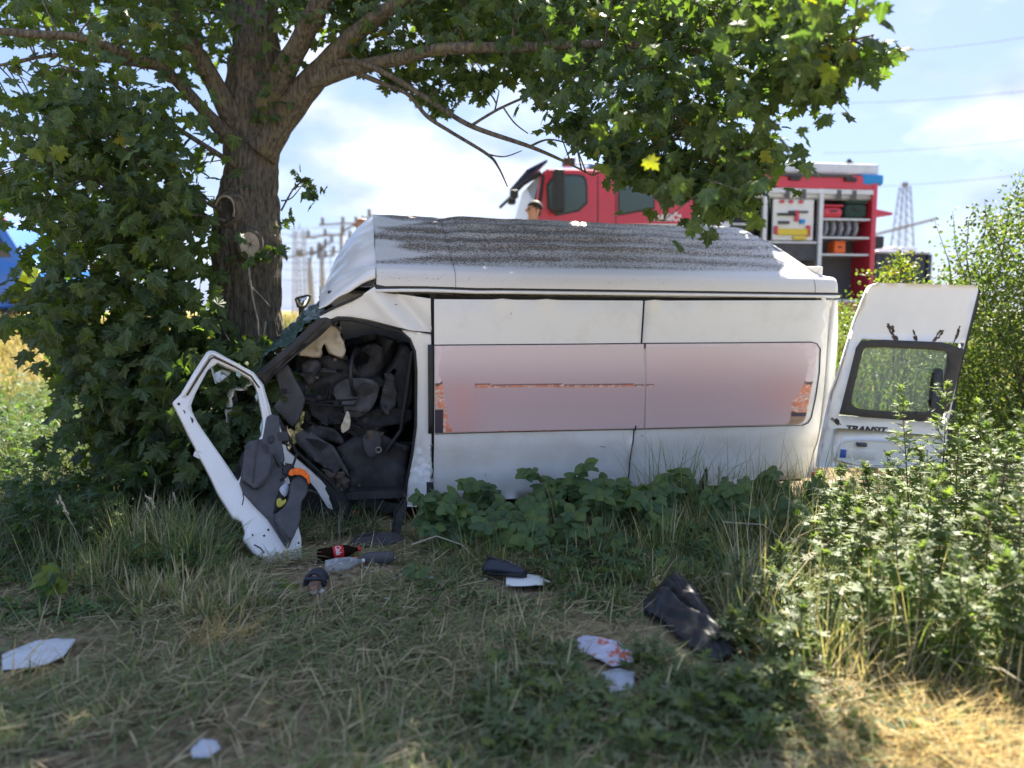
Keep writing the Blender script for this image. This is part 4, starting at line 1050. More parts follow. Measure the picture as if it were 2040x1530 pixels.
for (x, n_) in ((1183, 0.18), (1600, 0.18), (1183, WID - 0.18), (1600, WID - 0.18)):
    wheel(truck, (tu(x), n_, 0.50), 0 if n_ < 1 else R(180), 0.52, 0.34, RIM)
mb = MB(); mb.box(tu(1120), tu(1700), 0.6, 1.85, 0.45, 0.9); mb.build('chassis', M_['rubber'], truck)
# things stowed in the lockers
def stowed(name, label, cat, px, n0, n1, m, group=None, bev=0.02):
    (x0, y0, x1, y1) = px
    o = empty(name, M=TF.M @ Matrix.Translation((tu((x0 + x1) / 2), (n0 + n1) / 2, tw_(y1, x0))))
    tag(o, label, cat, group)
    h = tw_(y0, x0) - tw_(y1, x0); w_ = (tu(x1) - tu(x0)) / 2; d_ = (n1 - n0) / 2
    q = MB(); q.box(-w_, w_, -d_, d_, 0, h * 0.82); q.build('shell', m, o, bevel=bev)
    q = MB(); q.box(-w_ * 1.03, w_ * 1.03, -d_ * 1.03, d_ * 1.03, h * 0.82 + 0.002, h); q.build('lid', m, o, bevel=bev)
    q = MB(); q.box(-w_ * .3, w_ * .3, -d_ * 1.03 - 0.03, -d_ * 1.03, h * 0.45, h * 0.55); q.build('handle', BLK, o)
stowed('orange_canister', 'bright orange canister in the lowest open locker of the fire engine', 'canister', (1664, 480, 1686, 504), 0.03, 0.3, ORG)
stowed('equipment_case', 'grey case on the upper shelf of the front fire engine locker', 'case', (1404, 400, 1438, 431), 0.05, 0.5, M_['steel'])
stowed('equipment_case', 'wide grey drawer case below the shelf in the front locker', 'case', (1404, 436, 1456, 458), 0.05, 0.5, ALU)
stowed('equipment_bag', 'red bag on the top shelf of the rear fire engine locker', 'bag', (1640, 406, 1680, 433), 0.05, 0.5, RED, bev=0.08)
stowed('equipment_bag', 'dark green bag beside the red bag in the rear locker', 'bag', (1684, 398, 1728, 433), 0.05, 0.5, mat('dark_green_canvas', (0.03, 0.06, 0.05), 0.9), bev=0.08)
HOS = mat('grey_hose', (0.30, 0.30, 0.34), 0.8, vary=0.3, scale=20)
for k in range(5):
    x0 = 1641 + 15 * k
    o = empty('rolled_hose', M=TF.M @ Matrix.Translation((tu(x0 + 7), 0.25, tw_(470, 1650))))
    tag(o, 'grey rolled fire hose, %s in the row on the middle locker shelf' % ('leftmost', 'second from the left', 'middle one', 'second from the right', 'rightmost')[k], 'hose', 'rolled hoses in the rear locker')
    q = MB(); q.tube([(0.02, 0.17 * math.cos(a) * (1 - a / 40), 0.17 + 0.17 * math.sin(a) * (1 - a / 40)) for a in np.linspace(0, 18, 60)], 0.035, 6); q.build('coil', HOS, o, smooth=True)
    q = MB(); q.lathe([(0.045, -0.05), (0.05, 0.05)], 10, Matrix.Translation((0, 0, 0.17)) @ Matrix.Rotation(R(90), 4, 'Y')); q.build('coupling', M_['steel'], o)

# ------------------------------------------------------------------ police van half hidden by leaves at the left edge
PF = Frame(at(86, 640, 16.4), (1, -0.05, 0), (0, 0, 1))
PF.O.z = float(gz(PF.O.x - 2, PF.O.y)) + 0.02
PF = Frame(PF.O, PF.U, PF.W)
pv_ = empty('patrol_van', M=PF.M)
tag(pv_, 'patrol van with blue and fluorescent yellow blocks half hidden behind maple leaves', 'van')
PBL = mat('patrol_blue', (0.03, 0.16, 0.60), 0.3); PYE = mat('fluorescent_yellow', (0.72, 0.85, 0.02), 0.35); PW = WHT
H = 2.35
mb = MB(); mb.prism([(-5.2, 0.35), (-0.9, 0.35), (-0.05, 0.40), (0.0, 0.95), (-0.10, 1.28), (-0.36, 1.42), (-0.85, H - 0.1), (-1.2, H), (-5.1, H), (-5.2, H - 0.2)], 0, 1.95)
mb.build('body', PBL, pv_, bevel=0.06, seg=3)
def pplate(name, m, pts, n=-0.012): 
    return sheet(name, pts, m, pv_, nfun=lambda u, w: n, thick=0.02, step=0.6, bevel=0.003)
DG = mat('dark_van_glass', (0.03, 0.035, 0.06), .08)
pplate('side_window', DG, [(-2.0, 1.45), (-0.62, 1.45), (-0.93, 2.05), (-2.0, 2.05)])
pplate('side_window', DG, [(-2.1, 1.45), (-3.6, 1.45), (-3.6, 2.1), (-2.1, 2.1)][::-1])
pplate('yellow_block', PYE, [(-0.75, 0.45), (-0.30, 0.45), (0.0, 1.18), (-0.30, 1.30)], -0.014)
pplate('blue_block', PBL, [(-1.25, 0.55), (-0.78, 0.45), (-0.33, 1.28), (-0.80, 1.36), (-1.25, 1.36)], -0.016)
pplate('yellow_block', PYE, [(-1.75, 0.95), (-1.27, 0.95), (-1.27, 1.36), (-1.75, 1.36)], -0.018)
pplate('blue_block', PBL, [(-1.75, 0.5), (-1.29, 0.5), (-1.29, 0.93), (-1.75, 0.93)], -0.018)
for k in range(7):
    pplate('yellow_block' if k % 2 else 'blue_block', PYE if k % 2 else PBL, [(-5.1 + .47 * k, 0.95), (-4.65 + .47 * k, 0.95), (-4.65 + .47 * k, 1.36), (-5.1 + .47 * k, 1.36)], -0.018)
mb = MB(); mb.box(-2.6, -2.1, 0.4, 1.5, H, H + 0.16); mb.build('light_bar', BLU, pv_, bevel=0.03)
mb = MB(); mb.box(-1.05, -0.82, -0.02, 0.2, H - 0.16, H - 0.06); mb.build('marker_lamp', mat('red_marker', (0.7, 0.03, 0.02), 0.3), pv_, bevel=0.02)
mb = MB(); mb.box(-0.35, 0.08, 0.05, 1.9, 0.32, 0.55); mb.build('bumper', BLK, pv_, bevel=0.05)
for x in (-0.95, -4.2):
    wheel(pv_, (x, 0.12, 0.34), 0, 0.34, 0.22, RIM); wheel(pv_, (x, 1.83, 0.34), R(180), 0.34, 0.22, RIM)

# ------------------------------------------------------------------ container, poles, pylon, lines
BOX = mat('container_blue', (0.045, 0.06, 0.085), 0.5, vary=0.2, scale=4)
CF = Frame(at(1748, 640, 17.0), (math.cos(R(14)), math.sin(R(14)), 0), (0, 0, 1))
CF.O.z = float(gz(CF.O.x, CF.O.y)); CF = Frame(CF.O, CF.U, CF.W)
co_ = empty('site_container', M=CF.M); tag(co_, 'dark blue site container with a pale lid right of the fire engine', 'container')
(x0, _), (x1, z1), (_, zl) = CF.px(1744, 560), CF.px(1848, 500), CF.px(1760, 505)
mb = MB()
n = 26
prof = [(x0 + (x1 - x0) * i / n, (0.0 if i % 4 < 2 else 0.035)) for i in range(n + 1)]
for (a, b), (c, d) in zip(prof, prof[1:]):
    mb.add([(a, b, 0.1), (c, d, 0.1), (c, d, zl), (a, b, zl)], [(0, 1, 2, 3)])
mb.box(x0, x1, 0.04, 2.2, 0.05, zl - 0.01)
mb.build('wall', BOX, co_)
mb = MB(); mb.box(x0 - 0.03, x1 + 0.05, -0.05, 2.3, zl, zl + 0.06); mb.box(x1 - 0.75, x1 - 0.1, 0.2, 1.8, zl + 0.062, z1 + 0.10); mb.build('lid', ALU, co_, bevel=0.02)
mb = MB(); mb.box(x1 - 0.02, x1 + 0.08, -0.06, 0.05, 0, zl - 0.005); mb.build('corner_post', BOX, co_, bevel=0.01)
CON = mat('grey_concrete', (0.34, 0.33, 0.34), 0.9, vary=0.15, scale=3)
DST = mat('weathered_steel', (0.17, 0.16, 0.18), 0.7, vary=0.2, scale=3)
def pole(px, ytop, d, arms, lean=0.0, label=''):
    top = at(px, ytop, d); base = Vector((top.x + lean, top.y, float(gz(top.x, top.y)) - 0.3))
    o = empty('power_pole', base); tag(o, label, 'power pole', 'switch poles beside the van roof')
    h = top - base
    m = MB(); m.tube([(0, 0, 0), h * 0.5, h], [0.26, 0.22, 0.17], 10); m.build('shaft', CON, o, smooth=True)
    m = MB()
    for k in range(8): 
        p = h * (0.35 + 0.08 * k); m.tube([p, p + Vector((0.42, 0, 0))], 0.025, 5)
    c = m.build('climbing_irons', DST, o); c['kind'] = 'stuff'
    for (dx0, dz0, dx1, dz1) in arms:
        dx0, dz0, dx1, dz1 = dx0 * .45, dz0 * .45, dx1 * .45, dz1 * .45
        m = MB(); a, b = h + Vector((dx0, 0, dz0)), h + Vector((dx1, 0.5, dz1)); m.tube([a, (a + b) / 2 + Vector((0, 0, 0.05)), b], 0.075, 6); m.build('crossarm', DST, o)
        for q in (0.08, 0.5, 0.92):
            p = a.lerp(b, q); m = MB(); m.lathe([(0.10, 0), (0.16, 0.12), (0.08, 0.2), (0.15, 0.32), (0.06, 0.5)], 8, Matrix.Translation(p + Vector((0, 0, 0.07)))); m.build('insulator', DST, o, smooth=True)
    m = MB(); m.tube([h * 0.25 + Vector((-0.8, 0, 0)), h + Vector((-0.9, 0, 0.3))], 0.03, 5); m.build('earth_wire', DST, o)
    return o
pole(618, 513, 60, [(-5.2, -0.2, 0.6, 0.9), (0.0, 0.2, 2.6, 1.9), (1.2, -0.1, 4.0, 0.4)], 0.0, 'concrete switch pole nearest the maple trunk with drooping cross arms')
pole(641, 500, 60, [(-0.6, 0.3, 1.8, 1.8), (1.8, -0.3, 5.4, 0.2), (-4.0, -0.9, 0.0, 0.2)], 0.0, 'concrete switch pole standing between the two others above the mirror')
pole(681, 470, 54, [(-5.8, -0.3, 0.3, 0.3), (-0.2, 0.4, 4.6, 3.4), (-3.6, 1.7, 3.8, 2.1), (1.0, -0.4, 4.5, 0.2)], 0.0, 'tall concrete switch pole touching the front edge of the van roof')
def mast(name, px, ytop, ybase, d, w0, w1, nseg, label, arms=()):
    top = at(px, ytop, d); zb = float(gz(top.x, top.y)) - 0.2
    o = empty(name, (top.x, top.y, zb)); tag(o, label, 'pylon')
    H_ = top.z - zb
    for sx_ in (-1, 1):
        for sy_ in (-1, 1):
            m = MB(); m.tube([(sx_ * w0, sy_ * w0, 0), (sx_ * w1, sy_ * w1, H_)], 0.05, 5); m.build('leg', DST, o)
    m = MB()
    for k in range(nseg):
        a, b = k / nseg, (k + 1) / nseg
        wa, wb = w0 + (w1 - w0) * a, w0 + (w1 - w0) * b
        for sy_ in (-1, 1):
            m.tube([(-wa, sy_ * wa, H_ * a), (wb, sy_ * wb, H_ * b)], 0.022, 4); m.tube([(wa, sy_ * wa, H_ * a), (-wb, sy_ * wb, H_ * b)], 0.022, 4)
            m.tube([(sy_ * wa, -wa, H_ * a), (sy_ * wb, wb, H_ * b)], 0.022, 4)
    b_ = m.build('lattice_bracing', DST, o); b_['kind'] = 'stuff'
    for (x0, f0, x1, f1, r_) in arms:
        m = MB(); m.tube([(x0, 0, H_ * f0), (x1, 0, H_ * f1)], r_, 6); m.build('crossarm', DST, o)
    return o
mast('lattice_mast', 596, 458, 600, 70, 0.62, 0.42, 18, 'thin lattice mast between the maple trunk and the switch poles', [(-1.0, 0.93, 1.6, 0.90, 0.05), (-0.05, 1.0, 0.05, 1.07, 0.04)])
mast('lattice_pylon', 1803, 372, 600, 60, 1.0, 0.28, 16, 'lattice power pylon rising behind the container and fire engine tail', [(-3.0, 0.62, 2.6, 0.76, 0.11), (-2.0, 0.44, 1.4, 0.45, 0.09), (-0.02, 1.0, 0.02, 1.03, 0.25)])
def wire(p, sag, label, grp, r_=0.022):
    a, b = p
    m = MB(); m.tube([a.lerp(b, t) - Vector((0, 0, sag * 4 * t * (1 - t))) for t in np.linspace(0, 1, 24)], r_, 5)
    tag(m.build('power_line', M_['rubber']), label, 'cable', grp)
for nm_, (y0, y1, d0, d1) in zip(('topmost', 'second from the top', 'third from the top', 'lowest'), ((112, 62, 55, 40), (205, 172, 58, 44), (305, 268, 60, 46), (374, 338, 60, 46))):
    wire((at(1640, y0, d0), at(2120, y1, d1)), 0.25, 'thin power cable crossing the sky above the right thicket, %s of four' % nm_, 'power cables in the right sky', 0.018)
for k, (y0, y1) in enumerate(((455, 448), (466, 462), (484, 480), (500, 498), (522, 520), (534, 540), (556, 560))):
    wire((at(520, y0, 75), at(760, y1, 56)), 0.1, 'thin power cable between trunk and switch poles, number %s from the top' % ('one', 'two', 'three', 'four', 'five', 'six', 'seven')[k], 'power cables at the switch poles', 0.02)

# ------------------------------------------------------------------ two people standing behind the van
def person(px, ytop, d, yaw, shirt, hair, skin, label, bald=False):
    top = at(px, ytop, d); zg = float(gz(top.x, top.y)); h = max(1.55, min(1.95, top.z - zg))
    zg = top.z - h
    o = empty('person', (top.x, top.y, zg)); o.rotation_euler = (0, 0, yaw); tag(o, label, 'person')
    s = h / 1.8
    J = {'pel': (0, 0, .95), 'sp': (0, .01, 1.15), 'ch': (0, .01, 1.36), 'nk': (0, 0, 1.50), 'hd0': (0, -.01, 1.57), 'hd1': (0, -.02, 1.68), 'hd2': (0, -.01, 1.745)}
    R_ = {'pel': .15, 'sp': .135, 'ch': .15, 'nk': .055, 'hd0': .068, 'hd1': .095, 'hd2': .07}
    E = [('pel', 'sp'), ('sp', 'ch'), ('ch', 'nk'), ('nk', 'hd0'), ('hd0', 'hd1'), ('hd1', 'hd2')]
    for k, sg in (('l', -1), ('r', 1)):
        for n_, p, r_ in (('sh', (.19 * sg, .01, 1.43), .06), ('el', (.25 * sg, .03, 1.15), .045), ('wr', (.24 * sg, -.08, .92), .03), ('hand', (.24 * sg, -.10, .82), .035),
                          ('hip', (.10 * sg, 0, .88), .095), ('kn', (.11 * sg, -.01, .50), .06), ('an', (.11 * sg, .02, .09), .042), ('toe', (.12 * sg, -.15, .04), .04)):
            J[n_ + k] = p; R_[n_ + k] = r_
        E += [('ch', 'sh' + k), ('sh' + k, 'el' + k), ('el' + k, 'wr' + k), ('wr' + k, 'hand' + k), ('pel', 'hip' + k), ('hip' + k, 'kn' + k), ('kn' + k, 'an' + k), ('an' + k, 'toe' + k)]
    def grow(name, keys, m, infl):
        ks = [k for k in J if k in keys]; ix = {k: i for i, k in enumerate(ks)}
        me = bpy.data.meshes.new(name); me.from_pydata([Vector(J[k]) * s for k in ks], [(ix[a], ix[b]) for a, b in E if a in ix and b in ix], [])
        me.materials.append(m)
        b = link(name, me, None, o)
        md = b.modifiers.new('skin', 'SKIN'); md.use_smooth_shade = True
        for k in ks: me.skin_vertices[0].data[ix[k]].radius = (R_[k] * s * infl, R_[k] * s * infl)
        me.skin_vertices[0].data[0].use_root = True
        sd_ = b.modifiers.new('sub', 'SUBSURF'); sd_.levels = 2; sd_.render_levels = 2
        return b
    grow('body', set(J), skin, 1.0)
    grow('shirt', {'pel', 'sp', 'ch', 'shl', 'shr', 'ell', 'elr'}, shirt, 1.14)
    grow('trousers', {'pel', 'hipl', 'hipr', 'knl', 'knr', 'anl', 'anr'}, mat('dark_trousers', (0.02, 0.022, 0.03), 0.9), 1.16)
    m = MB(); m.lathe([(0.012, 0), (0.018, .02), (0.008, .05)], 8, Matrix.Translation((0, -.115 * s, 1.64 * s))); m.build('nose', skin, o, smooth=True)
    for sg in (-1, 1):
        m = MB(); m.lathe([(0.012, -.03), (0.028, 0), (0.012, .03)], 8, Matrix.Translation((.098 * s * sg, 0, 1.66 * s))); m.build('ear', skin, o, smooth=True)
        m = MB(); m.lathe([(.001, -.012), (.012, 0), (.001, .012)], 8, Matrix.Translation((.037 * s * sg, -.10 * s, 1.675 * s))); m.build('eye', M_['rubber'], o, smooth=True)
    if not bald:
        bm = bmesh.new(); bmesh.ops.create_uvsphere(bm, u_segments=20, v_segments=12, radius=0.112 * s)
        bmesh.ops.delete(bm, geom=[v for v in bm.verts if v.co.z < -0.01 or (v.co.y < -0.07 * s and v.co.z < 0.05 * s)], context='VERTS')
        me = bpy.data.meshes.new('hair'); bm.to_mesh(me); bm.free()
        for v in me.vertices: v.co += Vector((0, .012 * s, 1.69 * s)) + Vector((0, 0, 0.006 * noise.noise(v.co * 60)))
        link('hair', me, hair, o, smooth=True)
SKIN = mat('skin', (0.42, 0.22, 0.15), 0.6); HAIR = mat('dark_hair', (0.02, 0.015, 0.012), 0.7)
person(1064, 399, 10.6, R(-60), mat('navy_shirt', (0.02, 0.03, 0.07), 0.9), HAIR, SKIN, 'person with dark hair and navy shirt standing before the fire engine cab')
person(719, 425, 10.2, R(150), mat('blue_uniform', (0.10, 0.14, 0.30), 0.9), HAIR, SKIN, 'bald person in blue behind the front edge of the van roof', True)
# ------------------------------------------------------------------ leaves and blades
def half_fan(right, c=(0, .32), droop=0.18, fold=0.16):
    """outline of the right half from stalk to tip, mirrored; a fan about c, folded along the midrib and drooping to the tip"""
    out = right + [(-x, y) for x, y in right[-2:0:-1]]
    pts = [c] + out
    v = np.array([(x, y, -fold * abs(x) - droop * y * y + 0.05 * math.sin(9 * x + 5 * y)) for x, y in pts])
    n = len(out)
    f = np.array([(0, 1 + i, 1 + (i + 1) % n) for i in range(n)])
    return v, f, np.array(pts)
MAPLE = half_fan([(0, 0), (.10, -.07), (.27, -.10), (.30, .03), (.53, .05), (.40, .17), (.45, .23), (.36, .26), (.62, .47), (.42, .45), (.40, .56), (.24, .50), (.19, .60), (.28, .74), (.14, .76), (0, 1.0)])
MAPLE_S = half_fan([(0, 0), (.25, -.08), (.48, .06), (.36, .24), (.58, .48), (.25, .50), (.22, .74), (0, 1.0)])
OVAL = half_fan([(0, 0), (.20, .08), (.34, .28), (.36, .48), (.26, .72), (.12, .90), (0, 1.0)], (0, .45), 0.12, 0.22)
LOBED = half_fan([(0, 0), (.05, .16), (.24, .16), (.40, .30), (.15, .32), (.12, .42), (.42, .62), (.13, .56), (.10, .66), (.28, .90), (.07, .78), (0, 1.05)], (0, .45), 0.15, 0.12)
NARROW = (np.array([(0, 0, 0), (.11, .35, .03), (0, 1, -.15), (-.11, .35, .03)], float), np.array([(0, 1, 2), (0, 2, 3)]), np.array([(0, 0), (.11, .35), (0, 1), (-.11, .35)]))
def unit(a):
    return a / np.maximum(np.linalg.norm(a, axis=-1, keepdims=True), 1e-9)
def basis(tip, nor):
    y = unit(tip); x = unit(np.cross(y, nor)); z = np.cross(x, y)
    return np.stack([x, y, z], -1)
def scatter(name, tmpl, pos, tip, nor, size, col, m, parent=None, uv=False):
    v, f, uvp = tmpl
    B = basis(tip, nor)
    V = np.einsum('nij,kj->nki', B, v) * size[:, None, None] + pos[:, None, :]
    n, k = len(pos), len(v)
    Fa = (f[None] + (np.arange(n) * k)[:, None, None]).reshape(-1, 3)
    C = np.repeat(col, k, axis=0)
    U = np.tile(uvp, (n, 1)) if uv else None
    return npmesh(name, V.reshape(-1, 3), Fa, C, m, parent, uv=U)
def leaf_mesh(name, tmpl, col, m):
    v, f, uvp = tmpl
    me = bpy.data.meshes.new(name); me.from_pydata([tuple(a) for a in v], [], [tuple(int(i) for i in t) for t in f]); me.update()
    fill_attr(me, 'Col', np.tile(np.array(col), (len(v), 1)))
    u = me.uv_layers.new(name='UVMap'); idx = np.array([l.vertex_index for l in me.loops]); u.data.foreach_set('uv', uvp[idx].astype(np.float32).ravel())
    me.materials.append(m)
    return me
def leaf_obj(me, pos, tip, nor, size, parent, inv):
    B = basis(np.array(tip)[None], np.array(nor)[None])[0]
    M = Matrix(((B[0, 0] * size, B[0, 1] * size, B[0, 2] * size, pos[0]), (B[1, 0] * size, B[1, 1] * size, B[1, 2] * size, pos[1]), (B[2, 0] * size, B[2, 1] * size, B[2, 2] * size, pos[2]), (0, 0, 0, 1)))
    o = bpy.data.objects.new('leaf', me); COL.objects.link(o); o.parent = parent
    o.matrix_basis = inv @ M
    return o
MAPLE_M = leaf_mat('maple_leaf', 0.48, 0.5, veins=True)
LEAF_M = leaf_mat('green_leaf', 0.40, 0.5)
GRASS_M = leaf_mat('grass_blade', 0.30, 0.6, (1.25, 1.35, 0.6))
STRAW_M = leaf_mat('straw_blade', 0.25, 0.7, (1.1, 1.0, 0.7))
GREENS = np.array([(0.075, 0.120, 0.050), (0.058, 0.098, 0.046), (0.098, 0.140, 0.046), (0.064, 0.104, 0.058), (0.085, 0.122, 0.042)])
def greens(n, yellow=0.04, base=GREENS, dark=1.0, ycol=(0.30, 0.27, 0.025)):
    c = base[rng.integers(0, len(base), n)] * rng.uniform(0.62, 1.38, (n, 1)) * dark
    k = rng.random(n) < yellow
    c[k] = np.array(ycol) * rng.uniform(0.6, 1.1, (k.sum(), 1))
    return c
def atn(px, py, d):
    x = (px - 1020) / FPX; y = (765 - py) / FPX
    return np.stack([x * d, (cp + y * sp) * d, CAM.z + (-sp + y * cp) * d], -1)

# ------------------------------------------------------------------ the big maple
BARK = mat('maple_bark', (0.048, 0.040, 0.032), 0.95, col2=(0.185, 0.160, 0.125), scale=12, thr=(0.36, 0.66), bump=1.0, bscale=22, stretch=(3.6, 3.6, 0.7))
def lichen():
    t = BARK.node_tree; l = t.links.new; b = t.nodes['Principled BSDF']
    src = b.inputs['Base Color'].links[0].from_socket
    co = t.nodes.new('ShaderNodeTexCoord')
    n = t.nodes.new('ShaderNodeTexNoise'); n.inputs['Scale'].default_value = 5; n.inputs['Detail'].default_value = 8; n.inputs['Roughness'].default_value = 0.7; l(co.outputs['Object'], n.inputs['Vector'])
    r = t.nodes.new('ShaderNodeMapRange'); r.inputs['From Min'].default_value = 0.56; r.inputs['From Max'].default_value = 0.66; l(n.outputs['Fac'], r.inputs['Value'])
    x = t.nodes.new('ShaderNodeMix'); x.data_type = 'RGBA'; l(r.outputs[0], x.inputs[0]); l(src, x.inputs[6]); x.inputs[7].default_value = (0.17, 0.15, 0.075, 1)
    l(x.outputs[2], b.inputs['Base Color'])
lichen()
tb = at(490, 660, 7.35)
TB = Vector((tb.x, tb.y, float(gz(tb.x, tb.y)) - 0.08))
maple = empty('maple_tree', TB)
tag(maple, 'large maple with two sawn limb scars on its thick dark trunk beside the crashed van', 'tree')
MI = Matrix.Translation(-TB)
def bark_tube(name, P, rad, k, amp, parent=maple, lump=0.05):
    """P: world points; a limb with ridged bark"""
    n = len(P)
    vs_, fs = [], []
    a = None
    for i, p in enumerate(P):
        t = (P[min(i + 1, n - 1)] - P[max(i - 1, 0)]).normalized()
        if a is None: a = t.cross(Vector((0.2, 1, 0.1))).normalized()
        a = (a - t * a.dot(t)).normalized(); b = t.cross(a)
        for j in range(k):
            th = 2 * math.pi * j / k
            d = a * math.cos(th) + b * math.sin(th)
            q = Vector((math.cos(th) * rad[i] * 9, math.sin(th) * rad[i] * 9, p.z * 1.6 + p.x))
            h = amp * (abs(noise.noise(q * 2.6)) - 0.25) * 2 + rad[i] * lump * noise.noise(q * 0.45)
            vs_.append(p + d * (rad[i] + h) - TB)
    fs = [(i * k + j, i * k + (j + 1) % k, (i + 1) * k + (j + 1) % k, (i + 1) * k + j) for i in range(n - 1) for j in range(k)]
    fs += [tuple(range(k - 1, -1, -1)), tuple(range((n - 1) * k, n * k))]
    return mesh(name, vs_, fs, BARK, parent, smooth=True)
def spline(ctrl, n):
    """Catmull-Rom through (point, radius)"""
    P = [Vector(c[0]) for c in ctrl]; Rr = [c[1] for c in ctrl]
    out = []
    m = len(P)
    for i in range(n):
        x = i / (n - 1) * (m - 1); k = min(int(x), m - 2); t = x - k
        p0, p1, p2, p3 = P[max(k - 1, 0)], P[k], P[k + 1], P[min(k + 2, m - 1)]
        q = 0.5 * ((2 * p1) + (p2 - p0) * t + (2 * p0 - 5 * p1 + 4 * p2 - p3) * t * t + (3 * p1 - p0 - 3 * p2 + p3) * t ** 3)
        out.append((q, Rr[k] + (Rr[k + 1] - Rr[k]) * t))
    return [o[0] for o in out], [o[1] for o in out]
def pxr(w, d): return w * .88 / 2 / FPX * d
TD = 7.35
ctrl = [(TB, 0.46), (TB + Vector((0, 0, .25)), 0.38), (at(491, 600, TD), pxr(144, TD)), (at(492, 540, TD), pxr(146, TD)), (at(491, 480, TD), pxr(150, TD)), (at(493, 420, TD), pxr(132, TD)), (at(499, 340, TD), pxr(114, TD)), (at(503, 270, TD), pxr(120, TD)),
        (at(505, 220, TD), pxr(128, TD)), (at(507, 150, TD), pxr(112, TD)), (at(512, 60, TD), pxr(88, TD)), (at(520, -60, TD), pxr(76, TD)), (at(530, -220, TD), pxr(62, TD)), (at(535, -420, TD), pxr(40, TD)), (at(550, -640, TD), pxr(20, TD))]
P, Rr = spline(ctrl, 420)
TRP = list(P)
trunk = bark_tube('trunk', P, Rr, 160, 0.030)
def limb(pts, name='branch', n=40, k=20, amp=0.007):
    c = [(at(x, y, d), pxr(w, d)) for x, y, d, w in pts]
    P, Rr = spline(c, n)
    return bark_tube(name, P, Rr, k, amp, lump=0.12), P, Rr
LIMBS = []
def L_(*pts, **k):
    o, P, Rr = limb(pts, **k); LIMBS.append((P, Rr)); return o
L_((515, 300, 7.25, 90), (553, 246, 7.2, 70), (598, 188, 7.1, 62), (634, 146, 7.0, 54), (680, 96, 6.9, 44), (725, 53, 6.8, 36), (800, 0, 6.6, 30), (900, -90, 6.3, 22), (1040, -190, 6, 10))
L_((622, 160, 7.0, 46), (660, 150, 6.95, 34), (710, 134, 6.8, 32), (788, 119, 6.6, 29), (882, 97, 6.3, 25), (1040, 94, 5.9, 22), (1240, 88, 5.3, 17), (1428, 103, 4.8, 12), (1560, 90, 4.4, 7), n=60)
L_((640, 140, 7.0, 22), (668, 126, 6.9, 16), (720, 126, 6.7, 14), (788, 157, 6.6, 13), (867, 207, 6.5, 12), (939, 251, 6.4, 11), (1055, 292, 6.2, 9), (1127, 323, 6.1, 6), (1180, 350, 6.0, 3), n=50, k=10, amp=0.002)
L_((695, 138, 6.85, 14), (769, 169, 6.7, 10), (813, 188, 6.6, 9), (851, 232, 6.6, 9), (898, 263, 6.5, 8), (970, 307, 6.5, 7), (992, 332, 6.5, 5), (1011, 372, 6.5, 3), n=44, k=10, amp=0.002)
L_((936, 252, 6.4, 7), (1002, 213, 6.3, 6), (1080, 185, 6.2, 5), (1135, 199, 6.1, 3), n=24, k=8, amp=0.001)
L_((1002, 213, 6.3, 4), (1025, 245, 6.3, 3.5), (1052, 266, 6.3, 2.5), n=12, k=6, amp=0.0005)
L_((1055, 292, 6.2, 6), (1098, 278, 6.2, 4), (1170, 298, 6.15, 2), n=14, k=6, amp=0.0005)
L_((970, 307, 6.5, 4), (1005, 312, 6.5, 3), (1040, 300, 6.5, 2), n=12, k=6, amp=0.0005)
L_((520, 235, 7.2, 70), (560, 150, 7.0, 52), (598, 82, 6.8, 46), (640, 0, 6.6, 42), (700, -120, 6.4, 30), (780, -260, 6.1, 14))
L_((490, 270, 7.25, 60), (455, 220, 7.1, 50), (405, 128, 6.9, 36), (347, 35, 6.6, 30), (290, -60, 6.3, 24), (200, -180, 6.0, 10))
L_((470, 290, 7.2, 44), (412, 227, 7.0, 28), (326, 138, 6.6, 24), (250, 107, 6.3, 22), (157, 75, 6.0, 18), (0, 62, 5.6, 14), (-160, 30, 5.2, 6), n=50)
L_((326, 138, 6.6, 14), (220, 120, 6.5, 12), (110, 110, 6.4, 10), (0, 130, 6.3, 8), (-90, 140, 6.2, 4), n=30, k=12)
L_((470, 330, 7.1, 14), (330, 240, 6.6, 10), (230, 170, 6.3, 8), (120, 130, 6.1, 4), n=30, k=10, amp=0.002)
L_((450, 440, 7.0, 9), (300, 410, 6.4, 8), (230, 380, 6.2, 6), (130, 300, 6.0, 4), n=30, k=8, amp=0.001)
L_((440, 420, 7.0, 9), (320, 350, 6.3, 7), (210, 270, 6.0, 6), (120, 250, 5.8, 4), n=30, k=8, amp=0.001)
L_((500, 120, 7.2, 50), (470, 20, 7.5, 40), (420, -120, 7.9, 28), (380, -260, 8.2, 12))
L_((1240, 88, 5.3, 10), (1330, 160, 5.0, 8), (1400, 260, 4.7, 6), (1440, 370, 4.6, 3), n=30, k=8, amp=0.001)
L_((1300, 92, 5.2, 9), (1420, 60, 4.7, 7), (1560, 60, 4.3, 6), (1700, 80, 4.1, 4), n=30, k=8, amp=0.001)
L_((560, 420, 7.1, 5), (590, 370, 7.1, 4), (625, 358, 7.1, 3), n=14, k=6, amp=0.0005)
L_((560, 400, 7.1, 4), (580, 395, 7.1, 3), (600, 372, 7.1, 2), n=12, k=6, amp=0.0005)
